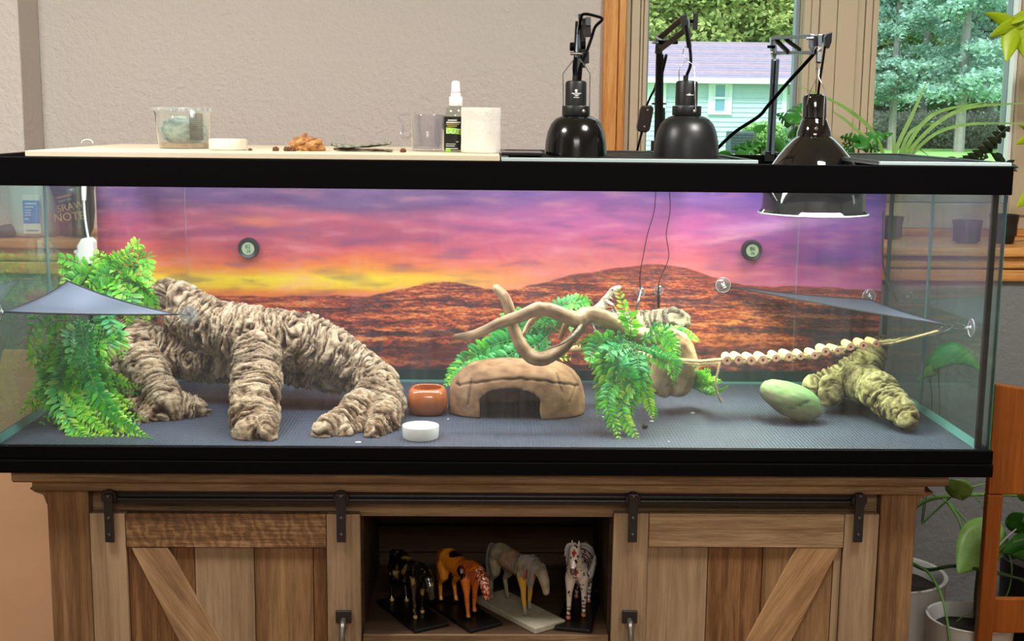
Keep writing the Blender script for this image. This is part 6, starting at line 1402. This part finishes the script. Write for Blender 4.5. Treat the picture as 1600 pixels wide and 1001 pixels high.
b = MB(); b.add([at(u, v, ylb+.001) for u, v in [(87, 308), (112, 302), (111, 306), (90, 311)]]+[at(u, v, ylb+.003) for u, v in [(87, 308), (112, 302), (111, 306), (90, 311)]], [(0, 1, 2, 3), (7, 6, 5, 4), (0, 4, 5, 1), (1, 5, 6, 2), (2, 6, 7, 3), (3, 7, 4, 0)]); obj('emblem', b, plain('bag_tan', rgb(176, 120, 96), .5), bag)
b = MB(); bm = bmesh.new(); bmesh.ops.create_icosphere(bm, subdivisions=4, radius=1); V = np.array([v.co[:] for v in bm.verts]); F = [tuple(v.index for v in f.verts) for f in bm.faces]; bm.free()
q = at(10, 375, 3.0); P_ = V*np.array([.033, .02, .016])*(1+.15*fbm(V*1.5+8, 3))[:, None]; P_[:, 2] *= 1+.35*V[:, 0]; P_[:, 2] = np.maximum(P_[:, 2], -.014); P_[:, 2] -= P_[:, 2].min(); b.add(P_+np.array([q[0], 2.985, zl_+.0003]), F)
tag(obj('dark_stone', b, plain('grey_stone', rgb(74, 76, 74), .6, var=.3, vs=200, bmp=.4, bs=200), smooth=60), 'dark grey speckled stone on the ledge left of the jug', 'stone')
yk = 2.905
b = MB(); b.prism([(X(u, v, yk), Z(u, v, yk)) for u, v in [(6, 546), (152, 548), (175, 1240), (-110, 1240), (-40, 760)]], yk-.006, yk+.006)
tag(obj('cardboard_sheet', b, plain('cardboard', rgb(196, 154, 116), .85, var=.05, vs=5, bmp=.1, bs=60), bevel=.001, fix=True), 'large plain tan cardboard sheet leaning behind the tank and cabinet at the left', 'cardboard')
# ------------------------------------------------------------------ figurines in the cabinet
def horse(name, label, pos, head_deg, Hh, lowhead, colf, mane_c, tail_c, base, base_m, rough, coat, raise_leg=False, mane_long=False, seed=0):
    """pos: (x,y) of body centre on the shelf; head_deg: heading, 0 = +x, -90 = to the camera"""
    r = thing(name, label, 'figurine', (pos[0], pos[1], zsh))
    bw, bl, bh, bdx = base
    s = Hh; z0 = bh
    if lowhead: neck = [(.36, 0, .84, .16), (.55, 0, .86, .125), (.70, 0, .80, .10)]; head = [(.72, 0, .80, .10), (.79, 0, .68, .088), (.83, 0, .56, .066), (.84, 0, .51, .060)]; ears = (.68, .90)
    else: neck = [(.34, 0, .88, .16), (.48, 0, 1.04, .12), (.60, 0, 1.20, .095)]; head = [(.62, 0, 1.22, .088), (.72, 0, 1.10, .070), (.80, 0, .97, .050), (.82, 0, .92, .045)]; ears = (.57, 1.31)
    ch = []
    ch += chain([(-.42, 0, .80, .19), (-.20, 0, .78, .185), (.05, 0, .76, .18), (.30, 0, .79, .185)], .4)+chain(neck, .4)+chain(head, .4)
    for sg in (-1, 1):
        f = .10 if (raise_leg and sg > 0) else 0; ff = -.05*sg
        ch += chain([(.32, sg*.10, .68, .10), (.33+ff+f, sg*.11, .42, .052), (.33+ff+f*.4, sg*.11, .36, .05), (.34+ff*1.6+f*.3, sg*.11, .12, .034), (.36+ff*1.6+f*.3, sg*.11, .035, .045)], .45)
        ch += chain([(-.42, sg*.10, .70, .13), (-.34-ff, sg*.11, .50, .085), (-.47-ff, sg*.11, .34, .046), (-.44-ff*1.5, sg*.11, .12, .034), (-.41-ff*1.5, sg*.11, .035, .045)], .45)
        ch += chain([(ears[0], sg*.05, ears[1]-.03, .026), (ears[0]-.01, sg*.055, ears[1]+.05, .010)], .5)
    V, Nn, F = blob_mesh([((c_[0]*s, c_[1]*s, c_[2]*s), r_*s) for c_, r_ in ch], .0019, 2)
    U = V/s; C = colf(U)
    b = MB(); a = R(head_deg); ca, sa = math.cos(a), math.sin(a)
    T_ = lambda P: np.stack([P[:, 0]*ca-P[:, 1]*sa, P[:, 0]*sa+P[:, 1]*ca, P[:, 2]+z0], -1)+np.array([pos[0], pos[1], zsh])
    b.add(T_(V), F, C); m = attr_mat('glazed_%s' % name if False else 'painted_%d' % int(rough*100+coat*10), rough=rough, coat=coat, spec=.5); o = obj('body', b, m, r); o.data.polygons.foreach_set('use_smooth', np.ones(len(F), bool))
    # mane and tail as strands
    rs_ = np.random.RandomState(seed); mb = MB(); pth = spline([(n_[0]-.05, 0, n_[2]+n_[3]*.85) for n_ in neck]+[(head[0][0]-.02, 0, head[0][2]+.08)], 16)
    for p in pth:
        for k in range(4 if mane_long else 3):
            sd = rs_.choice([-1, 1]) if mane_long else -1; L_ = rs_.uniform(.18, .34) if mane_long else rs_.uniform(.10, .2)
            q0 = np.array(p)+rs_.normal(size=3)*.008; q1 = q0+np.array([-.03, sd*.11, -.02]); q2 = q1+np.array([-.02+rs_.normal()*.03, sd*.05, -L_])
            mb.tube(T_(spline([q0*s, q1*s, q2*s], 7)), np.linspace(.016, .004, 7)*s, 5)
    obj('mane', mb, mane_c, r, smooth=True)
    mb = MB()
    for k in range(12):
        j = rs_.normal(size=3)*.02; tp = [(-.58, 0, .90), (-.70, 0, .86), (-.76, 0, .60), (-.70, 0, .30)] if name != 'painted_horse' or True else None
        mb.tube(T_(spline([np.array(t_)*s+j*s*(i_/3) for i_, t_ in enumerate(tp)], 10)), np.linspace(.03, .010, 10)*s, 5)
    obj('tail', mb, tail_c, r, smooth=True)
    bb = MB(); bb.box(bdx-bl/2, bdx+bl/2, -bw/2, bw/2, -z0+.0004, 0); bb.v = [T_(v_) for v_ in bb.v]; obj('base', bb, base_m, r, bevel=.0015)
    return r
def mix(a, b_, t): t = np.clip(t, 0, 1)[:, None]; return np.array(a)*(1-t)+np.array(b_)*t
def col_black(U):
    n_ = fbm(U*5+3, 3); C = mix(rgb(14, 13, 12), rgb(150, 126, 70), (n_-.28)*3.5); h = U[:, 2] < .075; C[h] = rgb(196, 172, 96); return C
def col_orange(U):
    n_ = fbm(U*3+9, 2); C = mix(rgb(206, 112, 24), rgb(222, 160, 44), (U[:, 0]*-1.2+.1+n_*.3)); lo = np.clip((.42-U[:, 2])*6, 0, 1)*(.3+.7*(np.sin(U[:, 2]*90) > 0))*(U[:, 2] > .30)
    C = mix([0, 0, 0], [1, 1, 1], np.ones(len(U)))*C; C = C*(1-lo[:, None])+np.array(rgb(150, 40, 22))*lo[:, None]
    for (cx, cy, cz, rr, cc) in [(.28, -.18, .80, .13, rgb(12, 10, 10)), (-.18, 0, .96, .12, rgb(14, 12, 12)), (.30, -.2, .83, .055, rgb(200, 190, 186)), (.1, .1, .96, .04, rgb(220, 215, 210))]:
        d = np.linalg.norm(U-np.array([cx, cy, cz]), axis=1); C[d < rr] = cc
    hd = (U[:, 0] > .60)&(U[:, 2] > .4); sp_ = fbm(U*26, 2) > .10; C[hd] = rgb(120, 40, 18); C[hd & sp_] = rgb(226, 170, 140); C[U[:, 2] < .05] = rgb(16, 14, 14)
    return C
def col_clay(U):
    n_ = fbm(U*6+1, 3); C = mix(rgb(112, 104, 84), rgb(150, 140, 116), .5+n_); st = (np.sin(U[:, 0]*70) > .1)&(np.abs(U[:, 0]+.02) < .2)&(U[:, 2] > .5); C[st] = rgb(150, 112, 90)
    lg = (U[:, 2] < .66)&(U[:, 0] > .15)&(U[:, 2] > .16)&(U[:, 0] < .55); C[lg] = rgb(190, 148, 50); ch_ = (U[:, 0] > .40)&(U[:, 2] < .82)&(U[:, 2] > .62)&(U[:, 0] < .6); C[ch_] = rgb(150, 60, 40); return C
def col_white(U):
    C = np.tile(np.array(rgb(216, 208, 196)), (len(U), 1)); n_ = fbm(U*13+4, 2); C[n_ > .36] = rgb(26, 22, 22)
    d = np.abs(U[:, 1])+np.abs(U[:, 2]-.80)*.8; C[(U[:, 0] > .40)&(d < .055)] = rgb(150, 24, 24)
    b1 = (np.abs(U[:, 0]-.0) < .26)&(U[:, 2] > .80)&(np.sin(U[:, 0]*40+U[:, 2]*10) > .4); C[b1] = rgb(140, 40, 36)
    an = (U[:, 2] < .22)&(np.sin(U[:, 2]*95) > 0); C[an] = rgb(110, 50, 36); C[U[:, 2] < .055] = rgb(206, 128, 98)
    mz = (U[:, 0] > .78)&(U[:, 2] < 1.0)&(U[:, 2] > .85); C[mz] = rgb(70, 62, 58); dm = (U[:, 0] > .6)&(np.abs(U[:, 1])+np.abs(U[:, 2]-1.20)*.6 < .04); C[dm] = rgb(150, 24, 24); return C
M_bblk = plain('base_black', rgb(12, 11, 11), .35); M_bgry = plain('base_clay', rgb(158, 152, 132), .85, var=.12, vs=60, bmp=.5, bs=120)
M_hblk = plain('hair_black', rgb(22, 20, 16), .25, spec=.6); M_hor = plain('hair_orange', rgb(150, 66, 24), .3); M_hgry = plain('hair_grey', rgb(128, 124, 122), .7); M_hwh = plain('hair_white', rgb(176, 176, 180), .5)
def fpos(u, v, zz=None): q = atz(u, v, zsh+.006); return (q[0], q[1])
yA = 2.44
horse('horse_figurine', 'shiny black and gold horse figurine on a black base, leftmost on the shelf', (X(640, 940, 2.40), 2.40), -60, .112, True, col_black, M_hblk, M_hblk, (.075, .175, .008, .01), M_bblk, .12, .8, seed=1)
horse('horse_figurine', 'glossy orange horse figurine with black patches and lowered head on a black base', (X(720, 935, 2.40), 2.40), -58, .115, True, col_orange, M_hor, M_hor, (.075, .175, .008, .01), M_bblk, .12, .8, seed=2)
horse('horse_figurine', 'matte clay-coloured horse figurine with yellow legs on a grey stone slab', (X(804, 935, 2.41), 2.41), -54, .119, True, col_clay, M_hgry, M_hgry, (.075, .20, .012, .015), M_bgry, .75, .0, mane_long=True, seed=3)
horse('horse_figurine', 'white spotted horse figurine with raised head, rightmost on the shelf', (X(905, 935, 2.40), 2.40), -102, .124, False, col_white, M_hwh, M_hwh, (.07, .19, .008, .0), M_bblk, .2, .5, seed=4)

# ------------------------------------------------------------------ wooden chair at the right
yk = 2.44
M_ch = wood('chair_wood', rgb(88, 42, 12), rgb(122, 64, 20), rgb(150, 84, 30), 'z', .5, .35, bumps=.08)
chx0, chx1 = X(1550, 700, yk), X(1550, 700, yk)+.44
ch = thing('dining_chair', 'orange-brown wooden chair standing at the right end of the tank', 'chair', (chx0+.22, yk+.2, ZF))
zr0 = Z(1580, 773, yk)
top = []
for t in np.linspace(0, 1, 21): top.append((chx0+.44*t, Z(1560, 600, yk)-.020*math.sin(min(1, t*2.2)*PI/2)+.020*(1-math.sin(min(1, (1-t)*2.2)*PI/2))))
b = MB(); b.prism([(chx0, zr0)]+top+[(chx1, zr0)], yk, yk+.022); obj('top_rail', b, M_ch, ch, bevel=.003, fix=True)
for x in (chx0, chx1-.031):
    b = MB(); b.box(x, x+.031, yk+.001, yk+.024, ZF, zr0); obj('back_post', b, M_ch, ch, bevel=.003)
zs1, zs0 = Z(1580, 937, yk), Z(1580, 990, yk)
b = MB(); b.box(chx0+.031, chx1-.031, yk+.004, yk+.020, zs0, zs1); obj('lower_rail', b, M_ch, ch, bevel=.002)
b = MB(); b.box(chx0, chx1, yk-.40, yk+.0005, ZF+.42, ZF+.445); obj('seat', b, M_ch, ch, bevel=.006)
for x in (chx0+.01, chx1-.045):
    b = MB(); b.box(x, x+.035, yk-.39, yk-.355, ZF, ZF+.42); obj('leg', b, M_ch, ch, bevel=.003)

# ------------------------------------------------------------------ plants
def leaf(par, base, tip, w, m, name='leaf', fold=.18, heart=.25, droop=.06, slits=0, roll=0, n=14):
    """broad leaf from base (u,v,y) to tip (u,v,y), w = half width in px."""
    A, B = at(*base), at(*tip); d = B-A; L_ = np.linalg.norm(d); d /= L_; view = (A+B)/2-CAM; view /= np.linalg.norm(view)
    s_ = np.cross(d, view); s_ /= np.linalg.norm(s_); up = np.cross(s_, d); c_, sn = math.cos(roll), math.sin(roll); s_, up = s_*c_+up*sn, up*c_-s_*sn
    W = w*(base[2]+tip[2])/2/FPX; b = MB(); rows = []
    for i in range(n+1):
        t = i/n; prof = (math.sin(PI*min(1, t**.62)))**.8*(1-.25*t) if 0 < t < 1 else 0
        if heart and t < .12: prof = max(prof, .0)
        for k in (0,): pass
        rows.append((t, prof))
    back = heart*W
    V = []; F = []
    for i, (t, prof) in enumerate(rows):
        c0 = A+d*L_*t-np.array([0, 0, 1])*droop*L_*math.sin(PI*t)*-1
        for j, e in enumerate((-1, -.62, -.28, 0, .28, .62, 1)):
            ee = e*prof; pull = -back*abs(e)**1.5*(1-t)**3*2.2
            V.append(c0+s_*W*ee+d*pull+up*abs(ee)*W*fold)
    for i in range(n):
        for j in range(6):
            if slits and j in (0, 1, 4, 5) and (i % 3 == 1) and 1 < i < n-2: continue
            F.append((i*7+j, i*7+j+1, (i+1)*7+j+1, (i+1)*7+j))
    b.add(V, F); o = obj(name, b, m, par, smooth=60); md = o.modifiers.new('s', 'SOLIDIFY'); md.thickness = .0006
    return o
def stem(par, pts, r, m, name='stem', n=24):
    P_ = spline([at(*q) for q in pts], n); b = MB(); rad = np.linspace(r, r*.7, n) if np.isscalar(r) else spline([(x,) for x in r], n)[:, 0]; b.tube(P_, rad, 7); return obj(name, b, m, par, smooth=True)
def blade(par, pts, w, m, n=30):
    P_ = spline([at(*q) for q in pts], n); T = np.gradient(P_, axis=0); T /= np.linalg.norm(T, axis=1)[:, None]; V = []; F = []; W = w*pts[0][2]/FPX
    for i, p in enumerate(P_):
        t = i/(n-1); ww = W*min(1, (1-t)*2.5+.05)**.7*min(1, .5+t*3); view = p-CAM; view /= np.linalg.norm(view); s_ = np.cross(T[i], view); s_ /= np.linalg.norm(s_)
        V += [p-s_*ww, p+np.array([0, 0, -ww*.35]), p+s_*ww]
    for i in range(n-1):
        for j in (0, 1): F.append((i*3+j, i*3+j+1, i*3+j+4, i*3+j+3))
    b = MB(); b.add(V, F); return obj('leaf', b, m, par, smooth=True)
def pot(name, label, x, y, z, r, h, m, soil_m, grp=None, cat='pot'):
    p = thing(name, label, cat, (x, y, z), 0, grp)
    b = MB(); b.lathe([(.0001, .0005), (r*.72, .0005), (r*.76, .006), (r*.98, h-.004), (r, h), (r*.93, h), (r*.91, h-.01), (r*.90, h-.05), (.0001, h-.05)], (x, y, z), 48); obj('pot_wall', b, m, p, smooth=40)
    b = MB(); b.lathe([(r*.905, h-min(.035, h*.2)), (r*.6, h-min(.030, h*.18)), (r*.3, h-min(.032, h*.19)), (.0001, h-min(.03, h*.18))], (x, y, z), 30); b.v = [v_+np.stack([0*v_[:, 0], 0*v_[:, 0], .004*pnoise(v_*60)], -1) for v_ in b.v]; obj('soil', b, soil_m, p); return p
M_potw = plain('pot_white', rgb(206, 206, 200), .35); M_soil = plain('soil', rgb(40, 32, 26), .95, var=.4, vs=120, bmp=.8, bs=150, bd=.006); M_potb = plain('pot_black', rgb(16, 16, 17), .5); M_pott = plain('pot_terracotta', rgb(170, 96, 62), .7)
M_leafd = leaf_mat('monstera_leaf', rgb(56, 132, 44), .35, .30); M_leafp = leaf_mat('pothos_leaf', rgb(134, 176, 88), .4, .30); M_leafy = leaf_mat('lime_leaf', rgb(188, 210, 40), .35, .45, .12); M_leafz = leaf_mat('dark_leaf', rgb(18, 44, 24), .3, .08)
M_leafs = leaf_mat('blade_leaf', rgb(138, 176, 92), .4, .35, .2); M_leafg = leaf_mat('glass_leaf', rgb(56, 170, 84), .4, .35, .1)
M_vine = plain('vine_green', rgb(88, 132, 60), .5); M_vined = plain('vine_dark', rgb(40, 66, 34), .5)
ys0 = 3.06
def sillpot(u, label, r=.036, h=.055, m=None, y=ys0): q = at(u, 300, y); return pot('potted_plant', label, q[0], y, zl+.0004, r, h, m or M_potb, M_soil, None, 'plant')
mo = sillpot(1215, 'green potted plant with slit leaves on the sill between the two right-hand lamps')
for (u0, v0, u1, v1, w, y) in [(1240, 186, 1256, 160, 20, 3.0), (1232, 192, 1213, 178, 12, 3.02), (1158, 246, 1192, 224, 16, 3.0), (1190, 232, 1143, 233, 14, 3.02), (1142, 246, 1120, 240, 9, 3.0), (1222, 234, 1208, 216, 11, 3.0), (1206, 228, 1234, 222, 12, 3.02), (1180, 204, 1198, 196, 7, 3.04), (1200, 200, 1215, 204, 6, 3.04), (1236, 214, 1246, 196, 8, 3.04), (1165, 250, 1148, 226, 10, 3.04)]:
    leaf(mo, (u0, v0, y), (u1, v1, y+.02), w, M_leafd, slits=1 if w > 11 else 0, roll=.5)
for p in [[(1215, 300, 3.06), (1236, 240, 3.04), (1240, 186, 3.0)], [(1212, 300, 3.06), (1190, 260, 3.04), (1190, 232, 3.02)], [(1213, 300, 3.06), (1220, 262, 3.04), (1222, 234, 3.0)], [(1213, 300, 3.06), (1175, 250, 3.04), (1180, 204, 3.04)]]: stem(mo, p, .0022, M_vine)
mo2 = sillpot(1345, 'green potted plant with slit leaves on the sill right of the hanging dome lamp')
for (u0, v0, u1, v1, w, y) in [(1340, 226, 1396, 208, 16, 3.0), (1338, 222, 1312, 214, 13, 3.0), (1350, 252, 1392, 244, 13, 2.98), (1330, 240, 1316, 222, 10, 3.02), (1350, 230, 1376, 236, 10, 3.02)]: leaf(mo2, (u0, v0, y), (u1, v1, y+.02), w, M_leafd, slits=1, roll=.6)
for p in [[(1345, 300, 3.06), (1345, 262, 3.03), (1340, 226, 3.0)], [(1346, 300, 3.06), (1350, 252, 2.98)]]: stem(mo2, p, .0022, M_vine, n=12)
sp_ = sillpot(1392, 'spider plant with long arching pale green blades on the window sill', y=3.16)
for (pts, w) in [([(1392, 290, 3.15), (1400, 235, 3.14), (1425, 180, 3.14), (1449, 126, 3.14)], 3.2), ([(1394, 290, 3.15), (1418, 228, 3.13), (1460, 178, 3.12), (1541, 159, 3.12)], 3.2), ([(1396, 290, 3.15), (1430, 225, 3.12), (1500, 172, 3.10), (1612, 160, 3.08)], 3.0), ([(1394, 290, 3.15), (1440, 225, 3.13), (1500, 196, 3.12), (1612, 192, 3.10)], 2.6),
                ([(1392, 290, 3.15), (1415, 218, 3.14), (1440, 196, 3.14), (1476, 193, 3.14)], 2.6), ([(1390, 290, 3.15), (1370, 215, 3.14), (1320, 168, 3.14), (1247, 134, 3.14)], 2.8), ([(1390, 290, 3.15), (1365, 232, 3.15), (1330, 195, 3.15), (1296, 170, 3.15)], 2.4), ([(1391, 290, 3.15), (1396, 240, 3.15), (1394, 205, 3.15)], 2.2), ([(1391, 290, 3.15), (1408, 244, 3.15), (1426, 228, 3.15), (1452, 244, 3.15)], 2.0)]: blade(sp_, pts, w, M_leafs)
zz = sillpot(1515, 'dark-leaved upright plant silhouetted on the sill at the right end')
stem(zz, [(1512, 300, 3.06), (1522, 250, 3.05), (1548, 222, 3.04), (1574, 200, 3.03)], .0040, M_leafz)
for i in range(9):
    t = i/8; u = 1516+t*56; v = 258-t*54+8*math.sin(t*3); L_ = 24-8*t
    leaf(zz, (u, v, 3.04), (u-L_*.8-2, v-L_*.34-3, 3.02), 5.5, M_leafz, heart=0, n=8); leaf(zz, (u, v, 3.04), (u+L_*.35, v-L_*.5+12*(t < .5), 3.06), 5.5, M_leafz, heart=0, n=8)
leaf(zz, (1482, 252, 3.04), (1476, 250, 3.03), 6, M_leafz, n=8); leaf(zz, (1496, 256, 3.04), (1478, 246, 3.03), 7, M_leafz, n=8)
zz2 = sillpot(1572, 'small dark-leaved plant beside the upright dark plant at the right end of the sill', .035, .07)
stem(zz2, [(1568, 300, 3.06), (1570, 262, 3.05), (1556, 242, 3.04)], .0028, M_leafz, n=12)
for (a_, b2, c2, d2, w) in [(1570, 258, 1547, 238, 7), (1568, 262, 1534, 256, 5), (1572, 258, 1586, 250, 5), (1572, 260, 1592, 262, 5), (1564, 250, 1556, 238, 6), (1576, 262, 1590, 268, 4)]: leaf(zz2, (a_, b2, 3.04), (c2, d2, 3.03), w, M_leafz, heart=0, n=8)
# lime pothos hanging in from the right
lp = thing('hanging_plant', 'lime-green leafy plant trailing into the top right corner by the window', 'plant', tuple(at(1625, 60, 3.0)))
stem(lp, [(1660, -60, 3.05), (1640, 0, 3.02), (1610, 45, 3.0), (1586, 44, 3.0)], .003, M_leafy); stem(lp, [(1640, 0, 3.02), (1630, 120, 3.02), (1616, 220, 3.0), (1618, 300, 3.0)], .0026, M_leafy)
for (a_, b2, c2, d2, w, rl) in [(1586, 44, 1538, 20, 11, .2), (1590, 40, 1545, 58, 13, .5), (1584, 46, 1572, 98, 17, .2), (1592, 34, 1640, 22, 16, .3), (1578, 32, 1612, 26, 10, .8), (1592, 50, 1606, 96, 16, -.3), (1600, 52, 1630, 78, 14, .3), (1618, 215, 1586, 226, 9, .3), (1622, 300, 1588, 324, 14, .2), (1612, 205, 1592, 196, 6, .5)]:
    leaf(lp, (a_, b2, 3.0), (c2, d2, 2.98), w, M_leafy, roll=rl, heart=.3)
# pots on the floor at the right, behind the chair
def floorpot(u, v, y, r, label, m, h=None):
    q = at(u, v, y); return pot('planter', label, q[0], y, ZF+.0004, r, q[2]-ZF, m, M_soil, None, 'planter'), q
pA, qA = floorpot(1385, 893, 2.80, .137, 'large white round planter behind the right cabinet post', M_potw)
pB, qB = floorpot(1516, 963, 2.58, .092, 'white round planter with dark soil left of the chair post', M_potw)
pC, qC = floorpot(1640, 872, 2.80, .11, 'black planter seen through the chair back', M_potb)
hv = thing('climbing_plant', 'pothos with heart-shaped leaves and long green vines behind the chair', 'plant', (qB[0], 2.62, qB[2]))
for p, r_, m in [([(1420, 800, 2.76), (1445, 783, 2.74), (1480, 775, 2.70), (1545, 772, 2.68), (1640, 776, 2.66)], .0048, M_vine), ([(1440, 818, 2.8), (1476, 785, 2.76), (1500, 766, 2.72), (1545, 754, 2.70)], .0026, M_vine), ([(1480, 783, 2.70), (1498, 812, 2.68), (1508, 850, 2.66)], .0034, M_vine), ([(1484, 786, 2.70), (1510, 815, 2.68), (1520, 846, 2.66)], .0026, M_vine),
                ([(1450, 768, 2.74), (1476, 782, 2.72), (1492, 800, 2.71)], .0026, M_vine), ([(1511, 762, 2.69), (1530, 782, 2.68), (1539, 805, 2.68), (1538, 845, 2.68)], .0016, M_vine), ([(1425, 880, 2.74), (1450, 890, 2.70), (1490, 884, 2.62), (1534, 890, 2.58), (1600, 905, 2.56)], .0048, M_vined),
                ([(1425, 880, 2.74), (1452, 896, 2.62), (1474, 940, 2.54), (1486, 1010, 2.50)], .0036, M_vine), ([(1530, 985, 2.64), (1528, 935, 2.64), (1532, 888, 2.64), (1534, 860, 2.64)], .010, M_vined), ([(1495, 970, 2.60), (1506, 962, 2.60), (1518, 958, 2.60), (1521, 950, 2.60)], .0012, M_vine),
                ([(1563, 862, 2.60), (1575, 864, 2.60), (1581, 885, 2.60), (1578, 915, 2.60), (1570, 936, 2.60)], .0020, M_vine), ([(1550, 866, 2.60), (1575, 850, 2.60), (1610, 838, 2.60)], .0050, M_vine), ([(1540, 890, 2.58), (1575, 898, 2.58), (1612, 912, 2.58)], .0030, M_vine), ([(1560, 852, 2.60), (1574, 838, 2.60), (1588, 826, 2.60)], .0020, M_potw), ([(1545, 1002, 2.60), (1570, 990, 2.58), (1585, 984, 2.58)], .0045, M_vine)]: stem(hv, p, r_, m)
for (b0, b1, t0, t1, w, m, rl) in [(1546, 838, 1496, 896, 42, M_leafp, .15), (1510, 770, 1478, 752, 17, M_leafp, .5), (1500, 774, 1486, 748, 22, M_leafp, .4), (1596, 826, 1582, 800, 24, M_leafd, .2), (1610, 850, 1566, 862, 22, M_leafd, .4), (1640, 800, 1596, 815, 22, M_leafd, .2), (1600, 782, 1594, 770, 10, M_leafp, .5), (1640, 880, 1580, 866, 20, M_leafd, .5)]:
    leaf(hv, (b0, b1, 2.62), (t0, t1, 2.58), w, m, heart=.35, roll=rl)
hg = thing('climbing_plant', 'two broad bright green leaves on thin stems seen through the right side glass', 'plant', tuple(at(1470, 800, 2.80)))
ylf = 2.80
leaf(hg, (1450, 572, ylf), (1538, 583, ylf-.03), 22, M_leafg, roll=.1, heart=.1, droop=.30); leaf(hg, (1466, 576, ylf), (1432, 594, ylf-.02), 10, M_leafp, roll=.3, heart=.2)
stem(hg, [(1450, 572, ylf), (1456, 620, ylf), (1452, 700, ylf), (1440, 815, 2.80)], .0018, M_vined); stem(hg, [(1466, 576, ylf), (1468, 640, ylf), (1458, 700, ylf), (1442, 815, 2.80)], .0018, M_vined)
